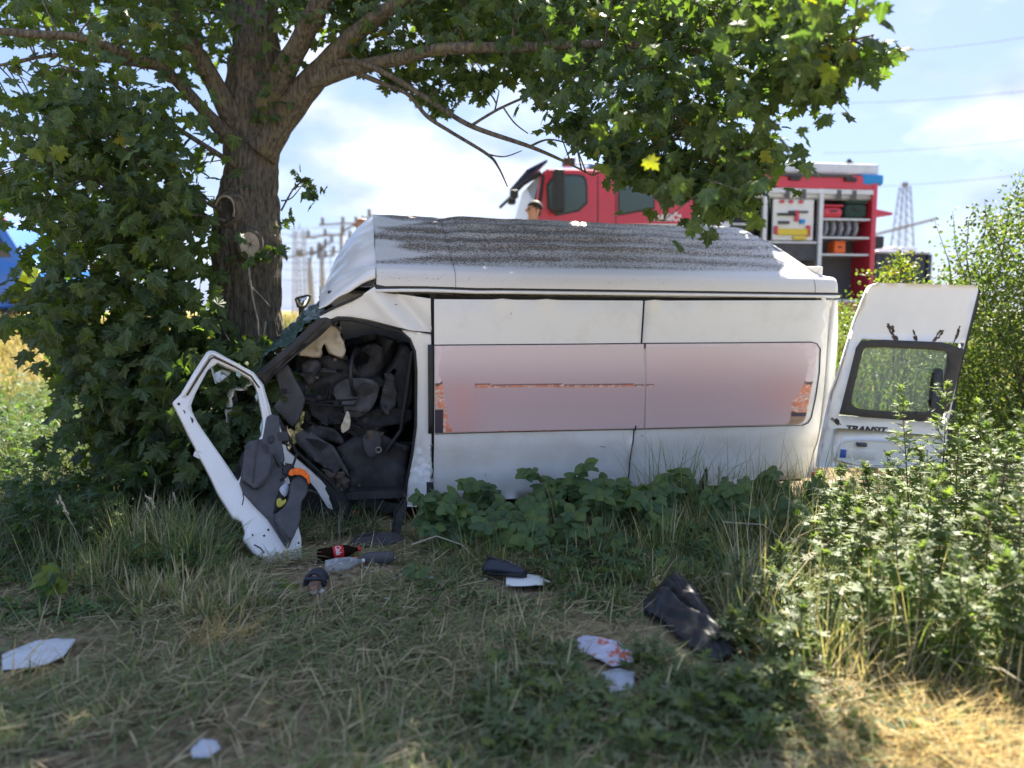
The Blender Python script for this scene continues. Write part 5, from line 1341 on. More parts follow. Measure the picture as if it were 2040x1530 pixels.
# sawn limb scars
CUT = mat('sawn_wood', (0.56, 0.48, 0.38), 0.8, col2=(0.40, 0.33, 0.25), scale=9, bump=0.3, bscale=60)
def scar(px, py, rx, rz, dark, tilt):
    c = at(px, py, TD); r = 0.325
    fwd = (CAM - c); fwd.z = 0; fwd.normalize()
    side = Vector((-fwd.y, fwd.x, 0))
    ax_ = min(TRP, key=lambda q: abs(q.z - c.z)); axis = Vector((ax_.x, ax_.y, c.z))
    off = max(-.16, min(.03, (px - 492) / FPX * TD))
    out = (fwd * math.sqrt(max(0.02, r * r - off * off)) + Vector((1, 0, 0)) * off); out.normalize()
    base = axis + out * (r - (0.055 if dark else 0.02))
    zz = Vector((0, 0, 1)); zz = (zz - out * zz.dot(out)).normalized(); xx = zz.cross(out)
    M = Matrix(((xx.x, zz.x, out.x, base.x), (xx.y, zz.y, out.y, base.y), (xx.z, zz.z, out.z, base.z), (0, 0, 0, 1)))
    k = 40
    v, f = [], []
    prof = [(1.65, -0.02), (1.45, 0.05), (1.28, 0.085), (1.10, 0.10), (1.0, 0.085)]
    for s, h in prof:
        for j in range(k):
            a = 2 * math.pi * j / k; w = 1 + 0.06 * noise.noise(Vector((math.cos(a) * 2, math.sin(a) * 2, s + px)))
            v.append(M @ Vector((rx * s * w * math.cos(a), rz * s * w * math.sin(a), h + 0.01 * noise.noise(Vector((math.cos(a) * 3, math.sin(a) * 3, s * 4))))) - TB)
    f = [(i * k + j, i * k + (j + 1) % k, (i + 1) * k + (j + 1) % k, (i + 1) * k + j) for i in range(len(prof) - 1) for j in range(k)]
    o = mesh('limb_scar', v, f, BARK, maple, smooth=True)
    o['label'] = 'pale sawn limb scar with radial cracks' if not dark else 'darker hollow limb scar with a pale callus ring'
    v = [M @ Vector((0, 0, 0.088 if not dark else 0.05)) - TB]
    nr = 6
    for i in range(1, nr + 1):
        for j in range(k):
            a = 2 * math.pi * j / k; q = i / nr * 1.03
            v.append(M @ Vector((rx * q * math.cos(a), rz * q * math.sin(a), (0.088 if not dark else 0.05 + 0.03 * q))) - TB)
    f = [(0, 1 + j, 1 + (j + 1) % k) for j in range(k)] + [(1 + (i - 1) * k + j, 1 + i * k + j, 1 + i * k + (j + 1) % k, 1 + (i - 1) * k + (j + 1) % k) for i in range(1, nr) for j in range(k)]
    mesh('cut_face', v, f, CUT if not dark else mat('old_cut', (0.06, 0.055, 0.045), 0.9, col2=(0.30, 0.27, 0.22), scale=14, thr=(0.55, 0.7)), o)
    mb = MB()
    for j in range(9):
        a = 2 * math.pi * j / 9 + rnd.random() * .4; q = 0.35 + 0.5 * rnd.random()
        p0 = M @ Vector((0.002, 0.002, 0.089)); p1 = M @ Vector((rx * q * math.cos(a), rz * q * math.sin(a), 0.089)); mb.tube([p0 - TB, (p0 + p1) / 2 + Vector((.003, 0, .004)) - TB, p1 - TB], [0.003, 0.002, 0.001], 4)
    if not dark: mb.build('wood_crack', M_['rubber'], o)
    if dark:
        mb = MB(); ring = [M @ Vector((rx * 1.02 * math.cos(a), rz * 1.02 * math.sin(a), 0.095)) - TB for a in np.linspace(-0.6, 3.6, 24)]
        mb.tube(ring, 0.012, 6); mb.build('callus_ring', CUT, o, smooth=True)
scar(511, 494, 0.085, 0.112, False, 0)
scar(452, 427, 0.10, 0.118, True, 0)
# canopy: foliage hung along the limbs
LOW = [(560, 95), (600, 90), (640, 62), (690, 105), (730, 150), (800, 195), (850, 215), (880, 252), (905, 230), (930, 196), (960, 205), (1000, 168), (1040, 150), (1080, 200), (1105, 190), (1120, 265), (1160, 285), (1200, 305), (1230, 335), (1260, 362), (1300, 362),
       (1340, 385), (1390, 392), (1440, 412), (1480, 418), (1500, 345), (1522, 320), (1536, 225), (1560, 178), (1610, 195), (1660, 182), (1700, 156), (1740, 142), (1778, 120), (1790, 60)]
lx, ly = np.array([p[0] for p in LOW], float), np.array([p[1] for p in LOW], float)
def dep(x): return np.interp(x, [500, 900, 1100, 1300, 1550, 1800], [7.6, 7.2, 6.0, 5.0, 4.4, 4.0])
def cluster_pts(n, px, py, d, sp_):
    """n leaves about each centre"""
    c = atn(px, py, d)
    i = np.repeat(np.arange(len(px)), n)
    return c[i] + rng.normal(0, 1, (len(i), 3)) * np.array([1, 1.2, 0.8]) * sp_, i
pos, sizes = [], []
# A: right canopy
nA = 590
x = rng.uniform(575, 1690, nA); top = np.interp(x, lx, ly)
y = -150 + (top + 150 - np.where(x > 1530, 62, 34)) * rng.random(nA) ** 0.8
keep = ~((x > 1720) & (y < 70)) & ~((y > 150) & (x < 1100) & (rng.random(nA) < 0.45)) & ~((x < 720) & (y > 60) & (rng.random(nA) < .6))
x, y = x[keep], y[keep]
d = dep(x) + rng.normal(0, 0.45, len(x))
p_, i_ = cluster_pts(8, x, y, d, 0.15)
pos.append(p_); sizes.append(rng.uniform(0.062, 0.125, len(p_)))
# fringe along the lower edge
xe = np.concatenate([rng.uniform(700, 1765, 150), rng.uniform(1230, 1520, 60)]); ye = np.interp(xe, lx, ly) - rng.uniform(14, 45, len(xe)); de = dep(xe) + rng.normal(0, .25, len(xe))
p_, i_ = cluster_pts(5, xe, ye, de, 0.055); pos.append(p_); sizes.append(rng.uniform(0.08, 0.13, len(p_)))
# B: left low boughs
def region(n, poly, d0, d1, per, sp_, s0, s1, hole=None):
    q = []
    po = np.array(poly, float); lo, hi = po.min(0), po.max(0)
    while len(q) < n:
        c = rng.uniform(lo, hi, (n, 2)); c = c[inside(c, po)]
        q += list(c)
    q = np.array(q[:n]); dd_ = rng.uniform(d0, d1, n)
    p, i = cluster_pts(per, q[:, 0], q[:, 1], dd_, sp_)
    return p, rng.uniform(s0, s1, len(p))
B1 = [(-60, -60), (400, -60), (420, 40), (400, 150), (330, 150), (230, 130), (60, 110), (-60, 60)]
B2 = [(60, 190), (150, 130), (290, 150), (370, 230), (390, 330), (392, 440), (300, 470), (60, 440), (-60, 450), (-60, 380), (40, 350), (30, 260)]
B3 = [(-80, 330), (90, 330), (120, 420), (60, 480), (-80, 450)]
for a in ((40, [(300, -40), (620, -40), (600, 40), (430, 120), (300, 60)], 6.3, 7.0, 5, 0.10, 0.07, 0.11), (135, B1, 5.9, 8.2, 6, 0.16, 0.08, 0.13), (165, B2, 5.6, 7.4, 7, 0.16, 0.09, 0.15), (22, B3, 5.2, 6.6, 7, 0.15, 0.09, 0.14),
          (40, [(420, 120), (560, 40), (600, -40), (420, -40)], 7.6, 8.6, 6, 0.12, 0.07, 0.11), (60, [(20, 150), (160, 150), (200, 330), (10, 340)], 5.4, 6.8, 3, 0.12, 0.08, 0.13)):
    p_, s_ = region(*a); pos.append(p_); sizes.append(s_)
# C: tufts on the trunk
for (x0, y0, n, sp_) in ((618, 372, 16, .07), (600, 350, 12, .06), (625, 385, 10, .05), (578, 432, 7, .05), (545, 200, 14, .10), (520, 210, 9, .08), (560, 130, 16, .12), (555, 495, 12, .05), (470, 510, 10, .06), (530, 505, 8, .04), (440, 560, 10, .1)):
    p_, i_ = cluster_pts(n, np.array([x0]), np.array([y0]), np.array([6.98 if x0 < 570 else 7.1]), sp_); pos.append(p_); sizes.append(rng.uniform(0.06, 0.10, len(p_)))
pos = [np.vstack(pos)]; sizes = [np.concatenate(sizes)]
_x = 1020 + FPX * pos[0][:, 0] / pos[0][:, 1]; _y = 765 - FPX * ((pos[0][:, 2] - CAM.z) * cp + pos[0][:, 1] * sp) / (pos[0][:, 1] * cp - (pos[0][:, 2] - CAM.z) * sp)
_k = ~((_x < 95) & (_y > 420) & (_y < 660) & (rng.random(len(_x)) < np.where((_x > 15) & (_x < 85) & (_y > 500) & (_y < 615), .97, .75))) & ~((_x < 130) & (_y > 120) & (_y < 330) & (rng.random(len(_x)) < .4))
pos = [pos[0][_k]]; sizes = [sizes[0][_k]]
nv_ = sum(len(p) for p in pos)
# D: the rest of the crown, above and behind; extra leaf masses added to shade roof and verge
def ell(n, c, r, s0, s1):
    u = unit(rng.normal(0, 1, (n, 3))) * (rng.random((n, 1)) ** 0.4); p = np.array(c) + u * np.array(r)
    pos.append(p); sizes.append(rng.uniform(s0, s1, n))
ell(2000, (-1.9, 9.3, 7.6), (3.4, 2.6, 2.3), 0.15, 0.25)
ell(3600, (0.85, 9.1, 5.4), (2.3, 1.5, 0.9), 0.13, 0.22)
ell(900, (2.25, 9.4, 5.3), (.95, .9, .55), 0.13, 0.22)
ell(900, (0.9, 7.2, 4.9), (1.5, 1.0, 0.5), 0.12, 0.2)
ell(1500, (-4.6, 8.2, 5.8), (2.2, 1.8, 1.3), 0.13, 0.22)
ell(1500, (-1.2, 7.6, 5.6), (2.4, 0.9, 0.8), 0.13, 0.22)
pos = np.vstack(pos); sizes = np.concatenate(sizes)
N = len(pos)
tip = unit(rng.normal(0, 1, (N, 3)) * np.array([1, 1, .5]) + np.array([0, -0.15, -0.75]))
nor = unit(rng.normal(0, .55, (N, 3)) + np.array([0, -0.55, 0.75]))
pxx = 1020 + FPX * pos[:, 0] / pos[:, 1]
yel = np.where(rng.random(N) < 0.012 + 0.14 * (pxx > 1600) * (pos[:, 1] < 5.2), 1, 0)
col = greens(N, 0.0); col[yel > 0] = np.array([0.27, 0.26, 0.03]) * rng.uniform(.6, 1.1, (int(yel.sum()), 1))
# the leaves that show largest are single parts
vis = np.zeros(N); dcam = np.linalg.norm(pos - np.array(CAM), axis=1)
pyy = 765 - FPX * ((pos[:, 2] - CAM.z) * cp + pos[:, 1] * sp) / (pos[:, 1] * cp - (pos[:, 2] - CAM.z) * sp)
inframe = (np.arange(N) < nv_) & (pxx > 5) & (pxx < 2035) & (pyy > 5) & (pyy < 700)
score = np.where(inframe, sizes / dcam * (0.45 + 0.55 * np.abs(nor[:, 1])), 0)
# in front of their neighbours only
order = np.argsort(-score)
single = []; used_cells = {}
for i in order:
    if score[i] <= 0 or len(single) >= 300: break
    c = (int(pxx[i] // 34), int(pyy[i] // 34))
    if c in used_cells: continue
    near = (np.abs(pxx - pxx[i]) < 20) & (np.abs(pyy - pyy[i]) < 20) & (np.arange(N) < nv_)
    if dcam[i] > dcam[near].min() + 0.12: continue
    used_cells[c] = 1; single.append(i)
VAR = [leaf_mesh('maple_leaf_%d' % k, MAPLE, GREENS[k % 5] * f_, MAPLE_M) for k, f_ in enumerate((1, 1.1, .9, 1.2, .8))] + [leaf_mesh('maple_leaf_6', MAPLE, (0.17, 0.20, 0.035), MAPLE_M)]
for i in single:
    leaf_obj(VAR[5] if yel[i] else VAR[int(rng.integers(0, 5))], pos[i], tip[i], nor[i], sizes[i], maple, MI)
rest = np.ones(N, bool); rest[single] = False
big = rest & (np.arange(N) < nv_)
cr_ = scatter('crown', MAPLE, pos[big] - np.array(TB), tip[big], nor[big], sizes[big], col[big], MAPLE_M, maple, uv=True); cr_['kind'] = 'stuff'
hi_ = rest & (np.arange(N) >= nv_)
cr_ = scatter('crown', MAPLE_S, pos[hi_] - np.array(TB), tip[hi_], nor[hi_], sizes[hi_], col[hi_], MAPLE_M, maple, uv=True); cr_['kind'] = 'stuff'
# fine twigs joining leaves to limbs
LP = np.array([tuple(p) for Pl, _ in LIMBS for p in Pl])
mb = MB()
pick = rng.choice(np.where(np.arange(N) < nv_)[0], 420, replace=False)
for i in pick:
    q = LP[np.argmin(((LP - pos[i]) ** 2).sum(1))]
    if np.linalg.norm(q - pos[i]) > 1.5: continue
    a, b = Vector(q) - TB, Vector(pos[i]) - TB
    mb.tube([a, a.lerp(b, .5) + Vector((rnd.gauss(0, .05), rnd.gauss(0, .05), .04)), b], [0.008, 0.005, 0.002], 4, cap=False)
tw = mb.build('twigs', BARK, maple); tw['kind'] = 'stuff'

# ------------------------------------------------------------------ leafy maple shoots round the trunk foot
def shoots(name, label, poly, d0, d1, n, per, sp_, s0, s1, basepx, nsingle, nstem, dark=1.0, group=None):
    p, s = region(n, poly, d0, d1, per, sp_, s0, s1)
    b = G(*basepx); o = empty(name, b); tag(o, label, 'shrub', group)
    p = p[p[:, 2] > gz(p[:, 0], p[:, 1]) + 0.03]; s = s[:len(p)]
    N = len(p)
    t = unit(rng.normal(0, 1, (N, 3)) * np.array([1, 1, .4]) + np.array([0, -0.3, -0.65])); nn = unit(rng.normal(0, .42, (N, 3)) + np.array([0, -0.75, 0.62]))
    c = greens(N, 0.008, dark=dark, ycol=(.17, .2, .035))
    dc = np.linalg.norm(p - np.array(CAM), axis=1)
    X = 1020 + FPX * p[:, 0] / p[:, 1]; Y = 765 - FPX * ((p[:, 2] - CAM.z) * cp + p[:, 1] * sp) / (p[:, 1] * cp - (p[:, 2] - CAM.z) * sp)
    sc_ = s / dc * (0.4 + 0.6 * np.abs(nn[:, 1])) * ((X > 0) & (X < 2040))
    single = []
    for i in np.argsort(-sc_):
        if len(single) >= nsingle: break
        near = (np.abs(X - X[i]) < 22) & (np.abs(Y - Y[i]) < 22)
        if dc[i] > dc[near].min() + 0.06: continue
        single.append(i)
    inv = Matrix.Translation(-b)
    for i in single: leaf_obj(VAR[5] if rng.random() < .012 else VAR[int(rng.integers(0, 5))], p[i], t[i], nn[i], s[i], o, inv)
    r = np.ones(N, bool); r[single] = False
    q = scatter('foliage', MAPLE, p[r] - np.array(b), t[r], nn[r], s[r], c[r], MAPLE_M, o, uv=True); q['kind'] = 'stuff'
    mb = MB()
    po = np.array(poly)
    for k in range(nstem):
        e = p[int(rng.integers(0, N))]
        x0 = b.x + rnd.gauss(0, .35); y0 = b.y + rnd.gauss(0, .2)
        a = Vector((x0, y0, float(gz(x0, y0)) - .02)); e = Vector(e)
        mb.tube([a - b, a.lerp(e, .45) + Vector((rnd.gauss(0, .05), rnd.gauss(0, .05), .12)) - b, e - b], [0.012, 0.008, 0.003], 5, cap=False)
    if nstem: mb.build('stems', BARK, o)['kind'] = 'stuff'
    return o
C1 = [(110, 470), (200, 420), (330, 400), (390, 420), (395, 560), (395, 640), (415, 690), (390, 720), (350, 800), (250, 800), (180, 760), (100, 690), (80, 640), (115, 600), (110, 560), (110, 500)]
C2 = [(150, 720), (250, 700), (420, 690), (500, 700), (545, 740), (540, 830), (520, 930), (470, 1010), (400, 1040), (300, 1000), (220, 960), (190, 900), (170, 840)]
shoots('maple_shoots', 'tall mass of dark maple shoots standing left of the trunk', C1, 5.7, 7.1, 190, 6, 0.15, 0.11, 0.19, (300, 930), 170, 24)
shoots('maple_shoots', 'low dark maple shoots with large leaves behind the torn driver door', C2, 5.85, 6.9, 190, 6, 0.12, 0.12, 0.20, (360, 990), 170, 18, 0.9)
shoots('maple_shoots', 'few maple leaves hanging out at the left edge before the patrol van', [(75, 560), (110, 560), (150, 640), (60, 660), (40, 640)], 5.6, 6.6, 8, 5, 0.10, 0.10, 0.16, (150, 900), 20, 0)
shoots('maple_seedling', 'small maple seedling with a single yellow green leaf cluster in the left grass', [(70, 880), (100, 880), (100, 920), (70, 920)], 5.6, 5.7, 2, 3, 0.03, 0.10, 0.15, (85, 950), 6, 2)

# ------------------------------------------------------------------ grass
def blades(name, base, L, W, az, lean, curl, col, m=GRASS_M, parent=None):
    n = len(base)
    s = np.array([0, .35, .7, 1.0])
    ang = lean[:, None] + curl[:, None] * s[None]                     # angle from vertical along the blade
    ds = np.diff(s)
    hx = np.zeros((n, 4)); hz = np.zeros((n, 4))
    for k in range(3):
        a = (ang[:, k] + ang[:, k + 1]) / 2
        hx[:, k + 1] = hx[:, k] + np.sin(a) * ds[k] * L; hz[:, k + 1] = hz[:, k] + np.cos(a) * ds[k] * L
    dirh = np.stack([np.cos(az), np.sin(az), np.zeros(n)], -1); side = np.stack([-np.sin(az), np.cos(az), np.zeros(n)], -1)
    C = base[:, None, :] + dirh[:, None, :] * hx[:, :, None] + np.array([0, 0, 1.0]) * hz[:, :, None]
    zg = gz(C[:, :, 0], C[:, :, 1]) + 0.004
    C[:, :, 2] = np.maximum(C[:, :, 2], zg + 0.012 * rng.random((n, 1)))
    wv = np.array([.8, 1.0, .7])
    Lf = C[:, :3] - side[:, None] * (W[:, None] * wv)[:, :, None] / 2; Rt = C[:, :3] + side[:, None] * (W[:, None] * wv)[:, :, None] / 2
    Rt[:, :, 2] += 0.25 * W[:, None]
    V = np.concatenate([Lf, Rt, C[:, 3:4]], 1)                        # 7 per blade
    f = np.array([(0, 3, 4), (0, 4, 1), (1, 4, 5), (1, 5, 2), (2, 5, 6)])
    Fa = (f[None] + (np.arange(n) * 7)[:, None, None]).reshape(-1, 3)
    return npmesh(name, V.reshape(-1, 3), Fa, np.repeat(col, 7, axis=0), m, parent)
GR = np.array([(0.190, 0.245, 0.090), (0.150, 0.205, 0.080), (0.235, 0.28, 0.105), (0.200, 0.24, 0.130)])
ST = np.array([(0.58, 0.48, 0.30), (0.46, 0.38, 0.24), (0.68, 0.57, 0.37), (0.36, 0.30, 0.19)])
def gcol(n, straw):
    c = GR[rng.integers(0, 4, n)] * rng.uniform(.7, 1.3, (n, 1))
    k = rng.random(n) < straw
    c[k] = ST[rng.integers(0, 4, k.sum())] * rng.uniform(.7, 1.2, (k.sum(), 1))
    return c
def fan_pts(n, r0, r1, a0, a1):
    r = r0 + (r1 - r0) * rng.random(n) ** 0.8; a = np.radians(rng.uniform(a0, a1, n))
    x, y = r * np.sin(a), r * np.cos(a)
    return np.stack([x, y, gz(x, y)], -1)
def patchy(p, f=1.6, s=0):
    return 0.5 + 0.5 * np.sin(f * p[:, 0] + 1.3 * np.sin(f * 1.1 * p[:, 1] + s) + s) * np.sin(f * .9 * p[:, 1] + np.cos(f * 1.3 * p[:, 0]) + s)
# nothing grows through the things lying about
LIT = [(G(x, y), r_) for x, y, r_ in ((1335, 1215, .19), (1365, 1245, .20), (1400, 1285, .19), (1435, 1318, .14), (75, 1318, .17), (1195, 1308, .16), (1230, 1368, .12), (1050, 1176, .17), (1005, 1166, .15), (632, 1170, .14), (660, 1128, .16), (695, 1145, .13), (755, 1135, .15), (410, 1510, .09), (590, 1160, .14), (700, 1080, .20), (620, 1095, .16), (775, 1085, .16), (560, 1150, .12))]
def clear(p, f=1.0):
    k = np.ones(len(p), bool)
    for g, r_ in LIT: k &= ((p[:, 0] - g.x) / (1 + .15 * f)) ** 2 + ((p[:, 1] - g.y + r_ * .45 * f) / (1 + .6 * f)) ** 2 > r_ ** 2
    return k
# matted, trampled verge in front
p = fan_pts(92000, 1.9, 6.2, -47, 47)
bare = np.maximum(sstep((p[:, 0] - 1.0) / .6) * sstep((4.0 - p[:, 1]) / 0.5), .85 * sstep((patchy(p, 1.9, 4) - .66) / .15))      # bare soil at lower right
keep = rng.random(len(p)) > bare * 0.88
keep &= ~((p[:, 0] > -1.4) & (p[:, 0] < 2.6) & (p[:, 1] > 5.9 + 0.18 * p[:, 0]))
p = p[keep]; p = p[clear(p, .4)]; n = len(p)
pa = patchy(p, 2.2); pb = patchy(p, 3.7, 2)
flow = 1.1 * np.sin(1.3 * p[:, 0] + .7 * p[:, 1]) + .9 * np.cos(1.9 * p[:, 1] - .8 * p[:, 0])
az = flow + rng.normal(0, 1.25, n) + np.where(rng.random(n) < .5, np.pi, 0)
up = rng.random(n) < 0.07
lean = np.where(up, rng.uniform(.2, .9, n), rng.uniform(1.2, 1.56, n)); curl = rng.uniform(-.1, .45, n)
straw = 0.26 + 0.45 * pb
c = GR[rng.integers(0, 4, n)] * rng.uniform(.65, 1.25, (n, 1)); k = rng.random(n) < straw; c[k] = ST[rng.integers(0, 4, k.sum())] * rng.uniform(.55, 1.1, (k.sum(), 1))
b_ = p.copy(); b_[:, 2] += rng.uniform(0, .055, n) * (0.4 + pa)
tag(blades('matted_grass', b_, rng.uniform(.06, .22, n) * (.7 + .5 * pa), rng.uniform(.0022, .0070, n), az, lean, curl, c), kind='stuff')
# tufts: list of (px, py, height, spread, blades, straw)
def tufts(name, lst, kind='stuff', wid=(.004, .009)):
    B, Ls, A, Le, Cu, Co = [], [], [], [], [], []
    for (px, py, h, sp_, nb, st) in lst:
        g = G(px, py); q = rng.normal(0, sp_, (nb, 2))
        x, y = g.x + q[:, 0], g.y + q[:, 1] * .7
        B.append(np.stack([x, y, gz(x, y) - .01], -1)); Ls.append(h * rng.uniform(.55, 1.15, nb))
        A.append(np.where(rng.random(nb) < .75, np.arctan2(q[:, 1], q[:, 0]), rng.uniform(0, 6.28, nb)) + rng.normal(0, .5, nb)); Le.append(np.abs(rng.normal(.12, .25, nb))); Cu.append(rng.uniform(.3, 1.9, nb) * rng.random(nb) ** .5); Co.append(gcol(nb, st))
    L = np.concatenate(Ls); kk = clear(np.vstack(B)); B = [np.vstack(B)[kk]]; L = L[kk]; A = [np.concatenate(A)[kk]]; Le = [np.concatenate(Le)[kk]]; Cu = [np.concatenate(Cu)[kk]]; Co = [np.vstack(Co)[kk]]
    o = blades(name, np.vstack(B), L, rng.uniform(*wid, len(L)), np.concatenate(A), np.concatenate(Le), np.concatenate(Cu), np.vstack(Co))
    return tag(o, kind=kind)
lst = []
for k in range(80):
    x = rnd.uniform(1180, 1650) if k < 62 else rnd.uniform(835, 1150); lst.append((x, rnd.uniform(1060, 1125) + (8 if x < 1000 else 0), rnd.uniform(.26, .48) if x > 1180 else rnd.uniform(.2, .4), rnd.uniform(.06, .14), rnd.randint(30, 65), .22))
for k in range(26):
    x = rnd.uniform(1290, 1640); lst.append((x, rnd.uniform(1045, 1075), rnd.uniform(.6, .85), .05, 16, .05))
for k in range(34): lst.append((rnd.uniform(1000, 1560), rnd.uniform(1120, 1215), rnd.uniform(.14, .26), rnd.uniform(.05, .10), rnd.randint(25, 60), .3))
tufts('verge_grass', lst)
lst = []
for k in range(26): lst.append((rnd.uniform(230, 430), rnd.uniform(1090, 1170), rnd.uniform(.28, .55), rnd.uniform(.05, .10), rnd.randint(40, 80), .22))
for k in range(36): lst.append((rnd.uniform(-40, 260), rnd.uniform(960, 1190), rnd.uniform(.18, .42), rnd.uniform(.06, .16), rnd.randint(20, 45), .22))
for k in range(26): lst.append((rnd.uniform(280, 480), rnd.uniform(1160, 1240), rnd.uniform(.12, .28), rnd.uniform(.05, .10), 40, .6))
for k in range(60): lst.append((rnd.uniform(-60, 190), rnd.uniform(800, 960), rnd.uniform(.4, .8), rnd.uniform(.08, .2), rnd.randint(30, 60), .12))
tufts('shade_grass', lst)
lst = []
for k in range(70): lst.append((rnd.uniform(1440, 2060), rnd.uniform(1060, 1370), rnd.uniform(.35, .8), rnd.uniform(.03, .09), rnd.randint(8, 22), rnd.uniform(.2, .8)))
tufts('weedy_grass', lst, wid=(.003, .007))
# meadow beyond on the left, dry bank above it, green bank on the right
p = fan_pts(30000, 5.4, 12.3, -46, -10); n = len(p)
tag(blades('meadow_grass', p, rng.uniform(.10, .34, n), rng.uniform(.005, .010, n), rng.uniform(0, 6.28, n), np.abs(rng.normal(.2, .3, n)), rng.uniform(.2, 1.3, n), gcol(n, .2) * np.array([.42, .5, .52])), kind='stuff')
p = fan_pts(22000, 11.9, 19, -46, -12); n = len(p)
dryc = np.array([(0.50, 0.41, 0.17), (0.42, 0.36, 0.14), (0.30, 0.33, 0.10)])[rng.choice(3, n, p=[.5, .3, .2])] * rng.uniform(.75, 1.2, (n, 1))
tag(blades('dry_grass', p, rng.uniform(.15, .4, n), rng.uniform(.010, .022, n), rng.uniform(0, 6.28, n), np.abs(rng.normal(.3, .35, n)), rng.uniform(.2, 1.2, n), dryc, STRAW_M), kind='stuff')
p = fan_pts(26000, 7.5, 12.5, 4, 50); n = len(p); p = p[p[:, 1] > 7.6]; n = len(p)
tag(blades('bank_grass', p, rng.uniform(.15, .45, n), rng.uniform(.006, .014, n), rng.uniform(0, 6.28, n), np.abs(rng.normal(.2, .3, n)), rng.uniform(.2, 1.2, n), gcol(n, .22) * np.array([1.1, 1.1, .7])), kind='stuff')
# right side grass among the weeds
p = fan_pts(20000, 3.6, 7.5, 16, 48); n = len(p)
k = (p[:, 1] > 6.4 + 0) & (p[:, 0] < 3.3); p = p[~k]; n = len(p)
tag(blades('weedy_grass', p, rng.uniform(.10, .38, n), rng.uniform(.004, .009, n), rng.uniform(0, 6.28, n), np.abs(rng.normal(.3, .35, n)), rng.uniform(.2, 1.3, n), gcol(n, .33) * .9), kind='stuff')
# straw wisps bottom right
S_ = []
for (px, py, n, sp_) in ((1880, 1480, 320, .16), (1960, 1500, 260, .16), (1780, 1500, 200, .2), (2010, 1440, 120, .15), (1720, 1420, 90, .2), (1640, 1380, 60, .2), (1880, 1410, 90, .15), (430, 1290, 130, .07), (320, 1190, 60, .06), (1640, 1120, 60, .08), (25, 1370, 60, .1)):
    g = G(px, min(py, 1525)); q = rng.normal(0, sp_, (n, 2)); x, y = g.x + q[:, 0], g.y + q[:, 1]; S_.append(np.stack([x, y, gz(x, y) + rng.uniform(0, .03, n)], -1))
p = np.vstack(S_); n = len(p)
tag(blades('straw', p, rng.uniform(.10, .34, n), rng.uniform(.0025, .005, n), rng.uniform(0, 6.28, n), rng.uniform(.9, 1.5, n), rng.uniform(-.2, .5, n), np.array([.62, .45, .17]) * rng.uniform(.6, 1.15, (n, 1)), STRAW_M), kind='stuff')
# ------------------------------------------------------------------ brambles and weeds
BRG = np.array([(0.095, 0.155, 0.062), (0.115, 0.185, 0.066), (0.078, 0.135, 0.066), (0.14, 0.205, 0.060)])
BV = [leaf_mesh('bramble_leaf_%d' % k, OVAL, BRG[k % 4] * f_, LEAF_M) for k, f_ in enumerate((1, 1, 1, 1, 1.2))] + [leaf_mesh('bramble_leaf_6', OVAL, (0.16, 0.21, 0.03), LEAF_M)]
CANE = mat('green_cane', (0.10, 0.11, 0.05), 0.7, col2=(0.20, 0.13, 0.08), scale=8)
def bramble(px, py, w, h, n, label, s=(.085, .125), light=False, dy=0.0):
    b = G(px, py); b.y += dy; b.z = float(gz(b.x, b.y))
    o = empty('bramble', b); tag(o, label, 'bramble', 'brambles along the van')
    cm = MB()
    left = n
    while left > 0:
        a = rnd.uniform(0, 6.28); reach = w * (0.35 + 0.65 * rnd.random()); hh = h * (0.5 + 0.5 * rnd.random())
        ex, ey = math.cos(a) * reach, math.sin(a) * reach * 0.45 - 0.06
        A = Vector((ex * .12, ey * .12, 0)); Bm = Vector((ex * .55, ey * .5, hh)); E = Vector((ex, ey, hh * (0.55 + .4 * rnd.random())))
        cpt = [A.lerp(Bm, t).lerp(Bm.lerp(E, t), t) for t in np.linspace(0, 1, 8)]
        cm.tube(cpt, [0.006 - 0.0005 * i for i in range(8)], 5, cap=False)
        for k in range(2, 8):
            if left <= 0: break
            nrm = Vector((rnd.gauss(0, .35), -0.6 + rnd.gauss(0, .3), .8 + rnd.gauss(0, .3)))
            t0 = Vector((rnd.gauss(0, 1), -0.5 + rnd.gauss(0, .5), -.25)).normalized()
            sd_ = t0.cross(nrm).normalized()
            st = cpt[k] + t0 * 0.03 + Vector((0, 0, .015))
            cm.tube([cpt[k], st], 0.0018, 4, cap=False)
            sz = rnd.uniform(*s)
            for tt_, f_ in ((t0, 1.1), ((t0 * .35 + sd_).normalized(), .9), ((t0 * .35 - sd_).normalized(), .9)):
                m_ = BV[5] if (light and rnd.random() < .75) else BV[rnd.randint(0, 4)]
                q = st + b
                leaf_obj(m_, tuple(q), tuple(tt_ + Vector((0, 0, rnd.gauss(0, .15)))), tuple(nrm + Vector((rnd.gauss(0, .15), rnd.gauss(0, .15), 0))), sz * f_, o, Matrix.Translation(-b))
                left -= 1
    cm.build('cane', CANE, o)
bramble(880, 1085, .30, .50, 84, 'bramble with broad dark leaflets at the crumpled door pillar foot')
bramble(975, 1100, .30, .48, 66, 'low bramble left of the flattened grass under the window foil')
bramble(1060, 1080, .28, .56, 66, 'bramble spilling over grass under the front flank panel')
bramble(1135, 1065, .30, .82, 90, 'tallest bramble clump with upright leaf sprays at the mid flank')
bramble(1245, 1075, .30, .68, 72, 'bramble right of the tallest clump below the flank panel joint', light=False)
bramble(1335, 1100, .26, .56, 54, 'paler bramble spray hanging over the grass mound right of the panel joint')
bramble(1480, 1075, .28, .5, 48, 'bramble among tall grass below the rear flank panel')
bramble(1575, 1090, .26, .42, 36, 'bramble in half shade near the van tail')
bramble(1650, 1110, .26, .36, 42, 'sunlit yellow green bramble by the van tail', light=True)
